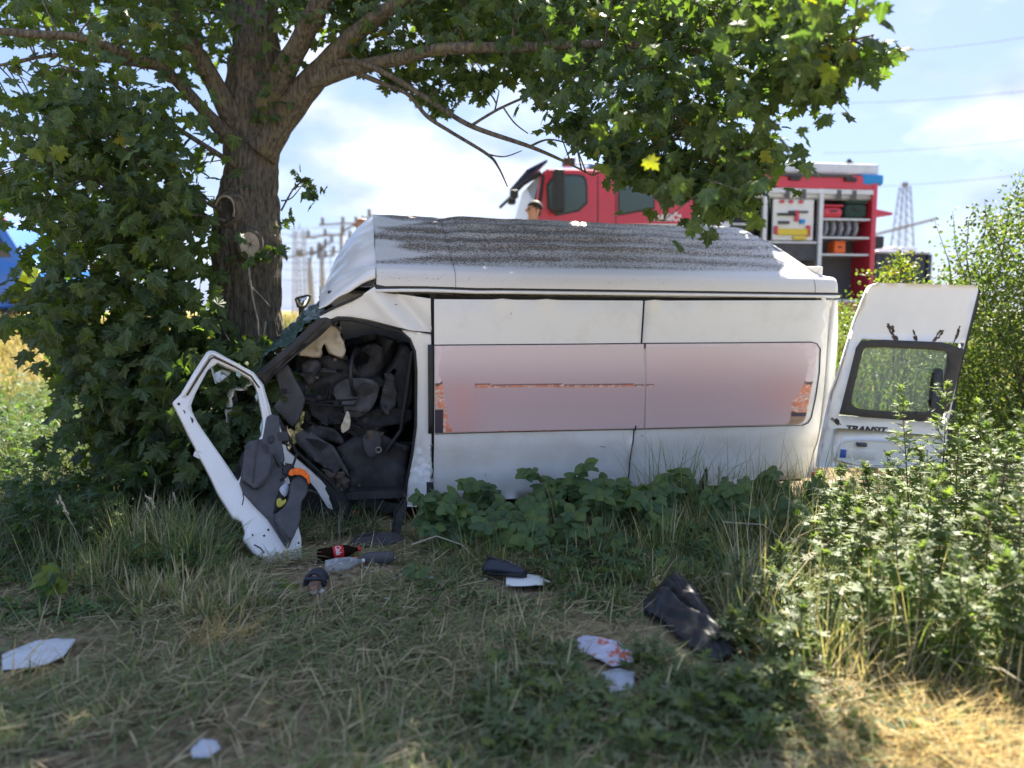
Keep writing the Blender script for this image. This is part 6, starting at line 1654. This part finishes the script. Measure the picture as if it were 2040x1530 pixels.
bramble(925, 1105, .26, .46, 60, 'bramble between the pillar foot bramble and the low left one')
bramble(1190, 1085, .28, .66, 66, 'bramble clump filling the gap right of the tallest sprays')
bramble(1020, 1120, .30, .40, 54, 'low spreading bramble just behind the dark shoe')
bramble(1110, 1110, .28, .52, 60, 'bramble hanging before the tallest clump over the white paper')
bramble(1400, 1095, .28, .44, 50, 'dim bramble below the middle of the rear flank panel')
bramble(1300, 1080, .30, .62, 64, 'bramble standing just right of the flank panel joint')
bramble(1435, 1085, .28, .56, 54, 'bramble rising through the tall grass mid rear flank')
bramble(1530, 1100, .28, .50, 54, 'bramble in the shade left of the sunlit yellow green one')
bramble(900, 1062, .30, 0.45, 60, 'bramble pressed against the flank just right of the door pillar', dy=.12)
bramble(1000, 1062, .30, 0.50, 60, 'bramble tucked under the sill left of the tallest clump', dy=.12)
bramble(1110, 1062, .30, 0.75, 60, 'bramble behind the tallest clump touching the white flank', dy=.12)
bramble(1240, 1062, .30, 0.62, 60, 'bramble filling the dark gap under the panel joint', dy=.12)
bramble(1340, 1062, .30, 0.60, 60, 'bramble against the flank right of the panel joint', dy=.12)
bramble(1440, 1062, .30, 0.60, 60, 'bramble tucked under the rear flank before the tall grass blades', dy=.12)
bramble(1540, 1062, .30, 0.58, 60, 'bramble under the rear flank left of the tail', dy=.12)
bramble(1625, 1062, .30, 0.55, 60, 'bramble touching the lower corner of the van tail', dy=.12)
bramble(840, 1165, .16, .22, 18, 'short bramble runner between the bottles and the dark shoe', s=(.05, .07))
bramble(1200, 1120, .3, .28, 24, 'low trailing bramble above the white paper')
bramble(1950, 1235, .25, .5, 42, 'broad leafed bramble in the mugwort tangle at the right edge', light=True)
bramble(1745, 1260, .22, .45, 36, 'broad leafed bramble among mugwort below the rear door lettering', light=True)
bramble(1870, 1330, .22, .30, 30, 'low bright bramble at the sunny edge of the mugwort above the straw', light=True)
bramble(150, 1195, .16, .24, 16, 'small bright leafed bramble near the white cloth at the left', s=(.085, .12), light=True)
bramble(60, 1020, .35, .35, 36, 'bramble at the left frame edge under the meadow')
bramble(560, 1175, .12, .14, 15, 'small bramble sprig with yellow leaves on the torn door foot', s=(.035, .055), light=True)
# mugwort
MUG = np.array([(0.17, 0.22, 0.10), (0.135, 0.185, 0.078), (0.215, 0.24, 0.135), (0.19, 0.245, 0.07)])
WEED_M = leaf_mat('weed_leaf', 0.48, 0.5, (1.2, 1.38, 0.5))
MV = [leaf_mesh('mugwort_leaf_%d' % k, LOBED, MUG[k] * 1.1, WEED_M) for k in range(4)]
STEM = mat('weed_stem', (0.11, 0.10, 0.05), 0.8, col2=(0.14, 0.07, 0.05), scale=5)
def mugwort(b, topp, label, group, singles=False, bushy=1.0, pale=0.0):
    o = empty('mugwort', b); tag(o, label, 'weed', group)
    h = topp - b; H_ = h.length
    sm = MB(); bend = Vector((rnd.gauss(0, .03), rnd.gauss(0, .03), 0))
    ax = [h * t + bend * math.sin(math.pi * t) for t in np.linspace(0, 1, 9)]
    sm.tube(ax, [0.0065 * (1 - .75 * t) for t in np.linspace(0, 1, 9)], 6, cap=False)
    Pz, Tz, Nz_, Sz = [], [], [], []
    nl = int(H_ * 40 * bushy) + 10
    def add(p, out, s):
        Pz.append(p); Tz.append(out); Nz_.append(Vector((rnd.gauss(0, .3), rnd.gauss(0, .3) - .2, 1)) + Vector((out.x, out.y, 0)) * -.4); Sz.append(s)
    for k in range(nl):
        t = 0.10 + 0.9 * (k / nl) ** 0.85
        p = h * t + bend * math.sin(math.pi * t); a = k * 2.4 + rnd.random() * .5
        out = Vector((math.cos(a), math.sin(a), 0.35 + 0.9 * (t > .85))).normalized()
        s = (0.085 + 0.05 * math.sin(math.pi * min(1, t * 1.1))) * rnd.uniform(.7, 1.2) * (1 - .45 * (t > .9))
        add(p, out, s)
        if rnd.random() < .42 * bushy and t < .9:                       # side shoot with a tuft
            l = H_ * .22 * rnd.uniform(.5, 1.2) * (1.2 - t); e = p + out * l + Vector((0, 0, l * .7))
            sm.tube([p, p.lerp(e, .5) + out * .01, e], [0.003, .002, .0015], 4, cap=False)
            for m_ in range(6):
                o2 = Vector((rnd.gauss(0, 1), rnd.gauss(0, 1), .6)).normalized(); add(p.lerp(e, .45 + .55 * rnd.random()), o2, rnd.uniform(.035, .075))
    for m_ in range(7): add(h * (0.96 + .03 * rnd.random()), Vector((rnd.gauss(0, .8), rnd.gauss(0, .8), 1)).normalized(), rnd.uniform(.04, .07))
    sm.build('stem', STEM, o)
    if singles:
        for p, t, n_, s in zip(Pz, Tz, Nz_, Sz): leaf_obj(MV[rnd.randint(0, 3)], tuple(p + b), tuple(t), tuple(n_), s, o, Matrix.Translation(-b))
    else:
        n_ = len(Pz); c = MUG[rng.integers(0, 4, n_)] * rng.uniform(.75, 1.3, (n_, 1))
        if pale: c = c * (1 - pale) + np.array([.20, .23, .17]) * pale
        q = scatter('foliage', LOBED, np.array([tuple(a) for a in Pz]), np.array([tuple(a) for a in Tz]), np.array([tuple(a) for a in Nz_]), np.array(Sz), c, WEED_M, o); q['kind'] = 'stuff'
def mug_px(bx, by, tx, ty, label, group=None, **k):
    b = G(bx, by); d = (b - CAM).dot(Vector((0, cp, -sp))); t = at(tx, ty, d); mugwort(b, t, label, group, **k)
mug_px(1815, 1130, 1795, 768, 'tall mugwort stem crossing the open rear door window', singles=True, bushy=.7)
mug_px(1860, 1140, 1887, 762, 'leaning mugwort stem in front of the rear door edge', singles=True, bushy=.7)
mug_px(1490, 1235, 1472, 1108, 'silvery mugwort tuft right of the black jacket', None, bushy=1.1, pale=.7)
mug_px(1540, 1255, 1528, 1118, 'silvery mugwort second from the black jacket', None, bushy=1.0, pale=.5)
GRP = 'mugwort weeds in the sunlit right corner'
for (bx, by, tx, ty) in ((1590, 1245, 1572, 1140), (1640, 1205, 1655, 1010), (1700, 1180, 1690, 985), (1760, 1165, 1742, 955), (1905, 1150, 1910, 850), (1955, 1180, 1965, 845), (2005, 1200, 2015, 860), (2055, 1215, 2045, 850),
                         (1720, 1262, 1712, 1020), (1780, 1280, 1772, 1000), (1842, 1262, 1856, 960), (1900, 1280, 1886, 980), (1962, 1300, 1975, 960), (2022, 1320, 2034, 990), (1660, 1300, 1650, 1100), (1742, 1335, 1748, 1120),
                         (1822, 1345, 1834, 1085), (1902, 1362, 1908, 1105), (1992, 1372, 1998, 1100), (1605, 1330, 1600, 1210), (1540, 1345, 1530, 1240), (2046, 1400, 2050, 1130), (1690, 1130, 1700, 960), (1960, 1120, 1950, 800), (2030, 1140, 2035, 820), (1880, 1210, 1870, 930), (1800, 1215, 1790, 960), (1470, 1310, 1462, 1225),
                         (1560, 1420, 1565, 1330), (1480, 1440, 1475, 1350), (1400, 1470, 1395, 1390), (1640, 1120, 1632, 945), (1668, 1105, 1672, 930), (1735, 1110, 1722, 925), (1775, 1100, 1768, 905), (1840, 1100, 1832, 890), (1920, 1110, 1915, 860), (1600, 1180, 1604, 1060), (1560, 1210, 1555, 1090)):
    mug_px(bx, by, tx, ty, 'leafy green mugwort weed in the sunlit tangle below the rear door', GRP, bushy=.85)
# low broad weeds creeping through the verge
P_, T_, N_, S_, C_ = [], [], [], [], []
def creep(n, poly, h, s0, s1, base=MUG, m=1.0):
    po = np.array(poly, float); c = rng.uniform(po.min(0), po.max(0), (n * 3, 2)); c = c[inside(c, po)][:n]
    for px, py in c:
        g = G(px, min(py, 1528))
        if not clear(np.array([tuple(g)]), .5)[0]: continue
        for k in range(5):
            a = rnd.uniform(0, 6.28); P_.append((g.x + rnd.gauss(0, .02), g.y + rnd.gauss(0, .02), g.z + rnd.random() * h)); T_.append((math.cos(a), math.sin(a), rnd.uniform(.1, .9))); N_.append((rnd.gauss(0, .3), rnd.gauss(0, .3) - .2, 1)); S_.append(rnd.uniform(s0, s1)); C_.append(base[rnd.randint(0, len(base) - 1)] * rnd.uniform(.75, 1.2) * m)
creep(260, [(1000, 1300), (1500, 1280), (1580, 1400), (1500, 1530), (980, 1530), (940, 1420)], .10, .05, .10)
creep(60, [(820, 1150), (1300, 1170), (1250, 1250), (830, 1230)], .05, .04, .075, BRG)
creep(170, [(1080, 1080), (1640, 1060), (1660, 1150), (1420, 1200), (1060, 1180)], .16, .06, .11, BRG)
creep(70, [(0, 1100), (300, 1130), (300, 1230), (0, 1260)], .07, .05, .09, BRG)
creep(50, [(1550, 1350), (2040, 1400), (2040, 1500), (1550, 1500)], .05, .04, .07, np.array([(.12, .17, .05), (.16, .20, .05)]))
creep(240, [(0, 800), (200, 830), (260, 1000), (240, 1120), (0, 1120)], .38, .06, .12, BRG)
creep(260, [(-40, 790), (130, 800), (230, 900), (200, 960), (-40, 960)], .6, .07, .13, BRG)
creep(90, [(230, 1060), (480, 1100), (440, 1180), (250, 1170)], .22, .05, .09, BRG)
creep(120, [(0, 1180), (900, 1200), (1000, 1500), (0, 1500)], .025, .025, .05, np.array([(.20, .16, .08), (.14, .17, .06), (.10, .08, .05)]))
creep(130, [(1480, 1180), (1700, 1200), (1650, 1330), (1480, 1300)], .12, .05, .09)
o = scatter('ground_cover', LOBED, np.array(P_), np.array(T_), np.array(N_), np.array(S_), np.array(C_), WEED_M); tag(o, kind='stuff')
# ------------------------------------------------------------------ shrubs on the right
def shrub(name, label, poly, d0, d1, n, per, sp_, s0, s1, base, cols, trunk_h, nst, sprigs=(), tmpl=OVAL, cat='shrub'):
    b = Vector((base[0], base[1], float(gz(base[0], base[1]))))
    o = empty(name, b); tag(o, label, cat)
    p, s = region(n, poly, d0, d1, per, sp_, s0, s1)
    sm = MB()
    ex = []
    for sg in sprigs:
        pts = [at(x, y, d) for x, y, d in sg]; sm.tube([q - b for q in pts], [0.008 * (1 - .8 * i / (len(pts) - 1)) for i in range(len(pts))], 5, cap=False)
        for i in range(len(pts) - 1):
            for k in range(26): ex.append(pts[i].lerp(pts[i + 1], rnd.random()) + Vector((rnd.gauss(0, .035), rnd.gauss(0, .035), rnd.gauss(0, .035))))
    if ex:
        p = np.vstack([p, np.array([tuple(q) for q in ex])]); s = np.concatenate([s, rng.uniform(s0, s1, len(ex))])
    k = p[:, 2] > gz(p[:, 0], p[:, 1]) + .02; p, s = p[k], s[k]
    N = len(p)
    t = unit(rng.normal(0, 1, (N, 3)) + np.array([0, 0, -.15])); nn = unit(rng.normal(0, .7, (N, 3)) + np.array([0, -.3, .8]))
    c = np.array(cols)[rng.integers(0, len(cols), N)] * rng.uniform(.7, 1.3, (N, 1))
    q = scatter('foliage', tmpl, p - np.array(b), t, nn, s, c, WEED_M, o); q['kind'] = 'stuff'
    for k in range(nst):
        e = Vector(p[int(rng.integers(0, N))]); a = Vector((b.x + rnd.gauss(0, .15), b.y + rnd.gauss(0, .15), b.z - .02))
        sm.tube([a - b, a.lerp(e, .5) + Vector((rnd.gauss(0, .1), rnd.gauss(0, .1), .15)) - b, e - b], [0.014, .009, .003], 5, cap=False)
    sm.build('stems', BARK, o)['kind'] = 'stuff'
HW = [(0.10, 0.145, 0.045), (0.075, 0.115, 0.04), (0.13, 0.175, 0.05), (0.17, 0.19, 0.055)]
shrub('hawthorn', 'dense small leafed hawthorn thicket behind the open rear door at the right edge', [(1870, 640), (1880, 560), (1925, 510), (1985, 440), (2045, 365), (2200, 300), (2250, 900), (1880, 940), (1840, 800), (1850, 720)], 7.2, 8.8, 1700, 17, .10, .026, .05, (5.6, 8.0), HW, .5, 30,
      [[(1990, 560, 7.6), (2000, 480, 7.6), (2015, 400, 7.6), (2040, 335, 7.6)], [(1960, 600, 7.7), (1955, 520, 7.7), (1965, 440, 7.7), (1962, 400, 7.7)], [(1940, 600, 7.6), (1925, 510, 7.6), (1930, 440, 7.6), (1945, 405, 7.6)], [(1900, 600, 7.7), (1890, 520, 7.7), (1862, 440, 7.7)], [(1930, 580, 7.6), (1905, 500, 7.6), (1898, 420, 7.6)],
       [(2000, 520, 7.5), (1980, 460, 7.5), (1950, 430, 7.5)]])
shrub('hawthorn', 'bright open hawthorn seen through the rear door window', [(1650, 600), (1690, 610), (1900, 560), (1960, 700), (1900, 960), (1700, 960), (1660, 800)], 7.5, 8.9, 420, 16, .11, .025, .05, (4.0, 8.1), [(0.11, 0.16, 0.04), (0.08, 0.12, 0.035), (0.15, 0.19, 0.05)], .5, 20)
shrub('sapling', 'yellow green sapling standing before the dark blue container', [(1770, 520), (1800, 510), (1825, 530), (1840, 580), (1820, 600), (1740, 600), (1755, 560)], 7.6, 8.6, 34, 14, .06, .03, .055, (4.15, 8.1), [(0.17, 0.20, 0.035), (0.12, 0.16, 0.035), (0.24, 0.22, 0.04)], .5, 7,
      [[(1790, 590, 8), (1750, 548, 8), (1712, 545, 8)], [(1800, 570, 8), (1797, 530, 8), (1800, 500, 8)]])
# seed heads and cut sticks
SEED = mat('pale_seed_head', (0.46, 0.40, 0.28), 0.9, vary=.3, scale=60)
for (bx, by, tx, ty) in ((345, 1110, 300, 990), (335, 1110, 290, 1000), (370, 1090, 290, 985), (375, 1080, 345, 980), (380, 1070, 345, 985), (165, 1120, 117, 985), (175, 1130, 125, 1000), (185, 1120, 112, 995), (430, 1090, 470, 990)):
    b = G(bx, by); d = (b - CAM).dot(Vector((0, cp, -sp))); t = at(tx, ty, d) - b
    o = empty('seed_grass', b); tag(o, 'grass stalk with a pale seed head in the shaded left verge', 'grass stalk', 'seeding grass stalks')
    m = MB(); m.tube([(0, 0, 0), t * .5 + Vector((0, 0, .03)), t * .8], [.002, .0016, .0012], 4); m.build('stalk', SEED, o)
    m = MB(); m.tube([t * (.8 + .2 * i / 9) + Vector((rnd.gauss(0, .003), rnd.gauss(0, .003), 0)) for i in range(10)], [.003, .007, .005, .008, .006, .008, .006, .007, .005, .002], 5); m.build('spike', SEED, o)
STK = mat('peeled_stick', (0.36, 0.31, 0.24), 0.8, vary=.25, scale=20)
def stick(pts, r_, label, m=STK):
    P = [at(*q) for q in pts]; o = MB(); o.tube(P, [r_ * (1 - .5 * i / (len(P) - 1)) for i in range(len(P))], 6)
    tag(o.build('stick', m), label, 'stick')
stick([(495, 530, 6.85), (503, 590, 6.8), (514, 640, 6.75), (515, 668, 6.7)], .010, 'pale peeled stick leaning against the maple trunk')
stick([(530, 640, 6.75), (524, 680, 6.7), (512, 705, 6.65), (505, 730, 6.6)], .008, 'thin pale twig lower right of the peeled stick on the trunk')
stick([(495, 565, 6.85), (520, 590, 6.8), (538, 610, 6.75)], .005, 'slender twig branching off beside the peeled stick')
stick([(422, 605, 6.3), (440, 650, 6.2), (462, 690, 6.1)], .011, 'dark glossy rubber strip caught in the shoots left of the trunk', M_['rubber'])
stick([(820, 1085, 4.95), (870, 1068, 4.95), (920, 1085, 4.9), (965, 1130, 4.85)], .006, 'pale dry stalk arching across the bramble beside the bottles')
stick([(1440, 1040, 5.1), (1520, 1045, 5.0), (1560, 1075, 4.9)], .006, 'dry cane arching over the grass before the rear flank')
stick([(1145, 1270, 4.3), (1150, 1220, 4.3), (1155, 1195, 4.3)], .004, 'single upright straw stalk above the patterned cloth')

# ------------------------------------------------------------------ litter and belongings
def cloth(name, label, cat, poly, m, amp, freq, lift=.02, thick=.004, step=.016, dome=0.0, seed=0, rounds=0, fold=None):
    """a dropped sheet: outline on the ground, body domed, folds running along the direction `fold`"""
    gp = [G(x, y) for x, y in poly]; c = sum(gp, Vector()) / len(gp)
    pl = [(q.x - c.x, q.y - c.y) for q in gp]
    if rounds: pl = smooth_poly(pl, rounds)
    pr_ = resample(pl, .03); rad = np.abs(np.array(pl)).max()
    fa = fold if fold is not None else rnd.uniform(0, 3.14)
    cx, sx_ = -math.sin(fa), math.cos(fa)
    def hgt(u, w):
        k = float(gz(c.x + u, c.y + w)) - c.z
        e = min(math.hypot(u - a, w - b) for a, b in pr_); e = min(1, e / (rad * (.18 if amp > .05 else .40)))
        ac, al = u * cx + w * sx_, u * sx_ - w * cx
        q = Vector((ac * freq * .45, al * freq * .16, seed))
        ph = ac * freq * 3.0 + 4.2 * noise.noise(q)
        r_ = (0.5 + 0.5 * math.sin(ph)) * (0.45 + 0.9 * abs(noise.noise(q * 1.3 + Vector((5, 2, 1)))) + .2)
        r2 = noise.noise(q * 5)
        return -(k + lift + dome * math.sqrt(e) + amp * (r_ + .30 * r2) * (.02 + .98 * e))
    o = sheet(name, pl, m, None, nfun=hgt, thick=thick, step=step)
    # sheet() lays relief along Y: turn (u, relief, w) to (x, y, z)
    o.data.transform(Matrix(((1, 0, 0, 0), (0, 0, 1, 0), (0, -1, 0, 0), (0, 0, 0, 1))))
    o.data.flip_normals()
    o.location = c
    return tag(o, label, cat)
JK = mat('black_satin', (0.022, 0.023, 0.028), 0.42, vary=.3, scale=12, bump=.15, bscale=300, spec=.5)
cloth('jacket', 'crumpled shiny black jacket lying in the grass', 'jacket', [(1275, 1225), (1300, 1195), (1320, 1172), (1360, 1170), (1395, 1190), (1410, 1230), (1440, 1265), (1462, 1300), (1468, 1322), (1420, 1335), (1380, 1310), (1340, 1275), (1312, 1245), (1290, 1240)], JK, .060, 19, lift=.02, dome=.075, seed=3, step=.011, rounds=1, fold=R(-72))
cloth('rag', 'white crumpled cloth lying on the left verge', 'cloth', [(5, 1318), (30, 1305), (75, 1288), (120, 1284), (152, 1286), (128, 1322), (95, 1335), (70, 1345), (5, 1348)], mat('white_cotton', (0.60, 0.63, 0.68), 0.85, bump=.3, bscale=300, vary=.05), .030, 24, lift=.025, seed=5, step=.014)
pc = mat('patterned_cotton', (0.50, 0.50, 0.62), 0.85, col2=(0.55, 0.16, 0.10), scale=14, thr=(0.55, 0.59), bump=.3, bscale=300)
cloth('scarf', 'pale lilac cloth with red blotches half buried in weeds', 'cloth', [(1138, 1290), (1165, 1282), (1200, 1286), (1235, 1296), (1258, 1312), (1262, 1335), (1220, 1345), (1180, 1322), (1155, 1312)], pc, .030, 24, lift=.03, seed=8, step=.012)
cloth('plastic_bag', 'thin bluish plastic bag under the weeds below the lilac cloth', 'bag', [(1195, 1355), (1230, 1342), (1265, 1352), (1262, 1385), (1215, 1392)], mat('bluish_film', (0.42, 0.46, 0.56), 0.3), .022, 26, lift=.02, seed=9, step=.014)
cloth('paper', 'white folded paper sheet lying in front of the dark shoe', 'paper', [(1008, 1160), (1035, 1154), (1075, 1160), (1088, 1168), (1098, 1172), (1080, 1178), (1040, 1181), (1008, 1180)], mat('white_paper', (0.74, 0.77, 0.76), 0.7), .005, 7, lift=.035, seed=2, step=.02)
cloth('plastic_scrap', 'crumpled clear plastic scrap at the bottom edge of the verge', 'plastic', [(380, 1512), (400, 1490), (430, 1492), (440, 1505), (415, 1525), (385, 1526)], mat('clear_scrap', (0.45, 0.48, 0.55), 0.25), .022, 30, lift=.02, seed=12, step=.012)
def frame_on(px, py, yaw, lift, name, label, cat, roll=0.0, pitch=0.0):
    g = G(px, py); o = empty(name, g + Vector((0, 0, lift))); o.rotation_euler = (roll, pitch, yaw); return tag(o, label, cat)
PET = glass_mat('clear_pet', (0.78, 0.82, 0.86), 0.08, 0.75)
COLA = glass_mat('cola_liquid', (0.025, 0.012, 0.008), 0.05, 0.3)
def bottle(px, py, yaw, label, liquid, lab=None, cap=(0.5, .02, .02), s=1.0, lettering=None, lift=.055, crush=0):
    o = frame_on(px, py, yaw, lift, 'bottle', label, 'bottle', pitch=R(88))
    MS = Matrix.Scale(s, 4)
    prof = [(.020, 0), (.043, .004), (.050, .02), (.051, .07), (.048, .09), (.051, .11), (.051, .20), (.046, .225), (.032, .265), (.018, .295), (.0145, .305), (.0145, .325)]
    m = MB(); m.lathe(prof, 24, MS); b = m.build('body', liquid, o, smooth=True)
    if crush:
        for v in b.data.vertices: v.co += Vector((noise.noise(v.co * 22) * .012, noise.noise(v.co * 25 + Vector((4, 0, 0))) * .02, 0)); v.co.y *= .7
    m = MB(); m.lathe([(.0175, .312), (.0175, .335), (.015, .338)], 16, MS); m.build('cap', mat('cap_' + label[:6], cap, .4), o)
    if lab is not None:
        m = MB(); m.lathe([(.0512, .118), (.0522, .12), (.0522, .195), (.0512, .197)], 28, MS); lb = m.build('label_band', lab, o, smooth=True)
        if lettering:
            t = text_mesh('label_lettering', lettering, .06, .0004, WHT, o, Matrix(), .001, .35)
            w = max(v.co.x for v in t.data.vertices)
            for v in t.data.vertices:
                x_ = (v.co.x / w - .5) * .085; y_ = (v.co.y) * .95
                a = x_ / .0528 + lettering_ang; r_ = .0528 + v.co.z
                v.co = Vector((r_ * math.cos(a), r_ * math.sin(a), .137 + y_)) * s
    return o
lettering_ang = R(228)
redl = mat('red_label', (0.55, 0.015, 0.02), .4)
bottle(632, 1124, R(24), 'dark cola bottle with red label lying among the debris by the door', COLA, redl, lettering='Cola', lift=.05, s=.84)
bottle(648, 1146, R(20), 'crushed empty clear plastic bottle below the red labelled bottle', PET, None, cap=(.6, .6, .62), s=.72, crush=1)
bottle(785, 1127, R(197), 'half full plastic bottle with an orange cap right of the red labelled one', glass_mat('grey_pet', (0.20, 0.20, 0.22), .06, .55), None, cap=(.75, .12, .05), s=.76)
# sandal
sd1 = frame_on(632, 1172, R(95), .01, 'sandal', 'dark strapped sandal standing by the door foot below the bottles', 'sandal')
def sole(m, o, L=.27, w=.05, h=.025, name='sole', z=0.0):
    pts = [(x * L, (w * (0.72 + 0.35 * math.sin(x * 5.2 + 3.6)) + .004) * math.sqrt(max(0.0, 1 - (2 * x - 1) ** 6))) for x in np.linspace(0, 1, 18)]
    out = pts + [(x, -y * .9) for x, y in pts[::-1][1:-1]]
    q = MB(); k = len(out); q.add([(x - L / 2, y, z) for x, y in out] + [(x - L / 2, y, z + h) for x, y in out], [tuple(range(k))[::-1], tuple(range(k, 2 * k))] + [(i, (i + 1) % k, (i + 1) % k + k, i + k) for i in range(k)])
    return q.build(name, m, o, bevel=.004)
NAV = mat('navy_leather', (0.020, 0.024, 0.040), .5, bump=.3, bscale=90)
sole(mat('tan_sole', (0.42, 0.24, 0.17), .7), sd1, name='footbed', z=.02); sole(mat('pale_sole', (0.5, 0.46, 0.42), .8), sd1, h=.019)
for x, w_, h_ in ((-.085, .05, .085), (-.03, .052, .075), (.035, .054, .06)):
    q = MB(); q.tube([(x, .052 * math.cos(a), .03 + h_ * math.sin(a)) for a in np.linspace(0, math.pi, 12)], .014, 6); q.build('strap', NAV, sd1, smooth=True)
q = MB(); q.tube([(-.085 - .035 * math.sin(a), .05 * math.cos(a), .07 + .02 * math.sin(a)) for a in np.linspace(0, math.pi, 10)], .013, 6); q.build('heel_strap', NAV, sd1, smooth=True)
# shoe
sh = frame_on(1005, 1160, R(-12), .035, 'shoe', 'dark navy shoe lying behind the white paper', 'shoe', roll=R(-25))
sole(M_['rubber'], sh, L=.28, w=.055, h=.022)
uv_, uf_ = [], []
K = 20
for i, (t, hh, ww) in enumerate(((0, .03, .030), (.06, .075, .040), (.18, .10, .043), (.34, .095, .042), (.5, .075, .046), (.7, .055, .052), (.88, .042, .048), (1.0, .022, .015))):
    for j in range(K):
        a = math.pi * j / (K - 1); uv_.append(((t - .5) * .27, ww * math.cos(a), .02 + hh * math.sin(a) ** .8 * (1 if (t > .4 or abs(j - (K - 1) / 2) > 4) else .55)))
uf_ = [(i * K + j, i * K + j + 1, (i + 1) * K + j + 1, (i + 1) * K + j) for i in range(7) for j in range(K - 1)]
mesh('upper', uv_, uf_, NAV, sh, smooth=True, solid=.004)
q = MB(); q.tube([(-.075 + .045 * math.cos(a), .026 * math.sin(a), .105 - .012 * math.cos(a)) for a in np.linspace(0, 2 * math.pi, 20)], .008, 6, cap=False); q.build('collar', M_['dark_trim'], sh, smooth=True)
for k in range(4):
    q = MB(); q.tube([(-.01 + .022 * k, -.022, .10 - .008 * k), (-.005 + .022 * k, 0, .108 - .009 * k), (.0 + .022 * k, .022, .10 - .008 * k)], .003, 5); q.build('lace', M_['steel'], sh)
# black bumper shards under the sill
def shard(name, label, px, py, poly, m, yaw, tilt, lift=.03, thick=.012):
    o = frame_on(px, py, yaw, lift, name, label, 'debris'); o.rotation_euler = (tilt, 0, yaw)
    q = sheet('shell', smooth_poly(poly), m, o, nfun=lambda u, w: .03 * noise.noise(Vector((u * 9, w * 9, px))), thick=thick, step=.03, bevel=.002)
    q2 = MB(); q2.tube([(a, -.012, b) for a, b in poly[:3]], .006, 5); q2.build('rim', m, o)
shard('bumper_piece', 'black plastic bumper piece lying right of the bottles under the sill', 745, 1096, [(-.18, 0), (-.12, .07), (.02, .10), (.18, .09), (.20, .03), (.05, -.01)], M_['black_plastic'], R(5), R(-35))
shard('plastic_strip', 'black trim strip hanging below the door sill by the bramble', 785, 1085, [(-.02, 0), (-.03, .2), (.02, .30), (.05, .28), (.03, .1), (.02, 0)], M_['rubber'], R(-20), R(-25))
shard('white_shard', 'small white paint flake on the soil between the bottles', 700, 1112, [(-.02, 0), (-.01, .03), (.02, .035), (.03, .01)], M_['white'], R(20), R(-60))
# things in the van: orange scarf, yellow packet and paper in the door pocket, pale rag in the cab
def draped(name, label, cat, F_, poly, m, nf, thick=.006, step=.02):
    o = sheet(name, smooth_poly(F_.pts(poly, 0)), m, None, nfun=nf, thick=thick, step=step); o.matrix_world = F_.M
    return tag(o, label, cat)
draped('orange_cloth', 'bright orange cloth draped over the torn door pocket', 'cloth', DF, cr(330, 680, 3.06, [(718, 850), (730, 822), (770, 810), (815, 822), (842, 850), (852, 880), (848, 910), (838, 905), (828, 875), (800, 858), (760, 852), (735, 862)]), mat('orange_fabric', (0.85, 0.16, 0.015), .75, vary=.15, scale=30), lambda u, w: -.125 + .012 * noise.noise(Vector((u * 40, w * 40, 1))), step=.012)
draped('yellow_packet', 'yellow packet tucked in the torn door pocket', 'packet', DF, cr(330, 680, 3.06, [(665, 975), (690, 965), (700, 990), (720, 975), (722, 1000), (690, 1030), (668, 1022)]), mat('yellow_foil', (0.45, 0.42, 0.06), .4), lambda u, w: -.05 + .02 * noise.noise(Vector((u * 30, w * 30, 1))), step=.012)
draped('folded_paper', 'pale folded paper standing in the torn door pocket', 'paper', DF, cr(330, 680, 3.06, [(682, 905), (738, 868), (740, 920), (722, 965), (690, 940)]), mat('bluish_paper', (0.45, 0.5, 0.58), .8), lambda u, w: -.045, step=.03)
draped('pale_rag', 'pale rag hanging in the dark cab under the steering cowl', 'cloth', VF, cr(520, 620, 3.3265, [(565, 680), (580, 690), (592, 735), (588, 790), (570, 812), (535, 835), (523, 790), (545, 740)]), M_['airbag'], lambda u, w: .13 + .02 * noise.noise(Vector((u * 30, w * 30, 1))), step=.012)
draped('red_cloth', 'dark red cloth on the cab floor by the sill', 'cloth', VF, cr(520, 620, 3.3265, [(590, 1345), (625, 1335), (650, 1355), (640, 1370), (595, 1372)]), mat('dark_red_fabric', (0.25, 0.02, 0.02), .8), lambda u, w: .08, step=.02)

# crumbs of broken glass and plastic round the cab
gp_, gn_, gt_, gs_, gc_ = [], [], [], [], []
for k in range(420):
    g = G(rnd.gauss(690, 110), min(1300, max(1065, rnd.gauss(1125, 45)))); gp_.append((g.x, g.y, g.z + rnd.random() * .035)); gn_.append((rnd.gauss(0, 1), rnd.gauss(0, 1), 1.2)); gt_.append((rnd.gauss(0, 1), rnd.gauss(0, 1), .1))
    gs_.append(rnd.uniform(.006, .016) if rnd.random() < .85 else rnd.uniform(.02, .045)); gc_.append(rnd.choice([(.45, .55, .52), (.6, .62, .62), (.03, .03, .03), (.7, .7, .69), (.03, .03, .03)]))
SH = (np.array([(-.5, 0, 0), (.35, -.2, .04), (.5, .5, 0), (-.1, .9, .06), (0, .2, .16)]), np.array([(0, 1, 4), (1, 2, 4), (2, 3, 4), (3, 0, 4), (0, 3, 2), (0, 2, 1)]), np.zeros((5, 2)))
tag(scatter('crash_debris', SH, np.array(gp_), np.array(gt_, float), np.array(gn_, float), np.array(gs_), np.array(gc_), attr_mat('crumbs', .2, .6)), kind='stuff')
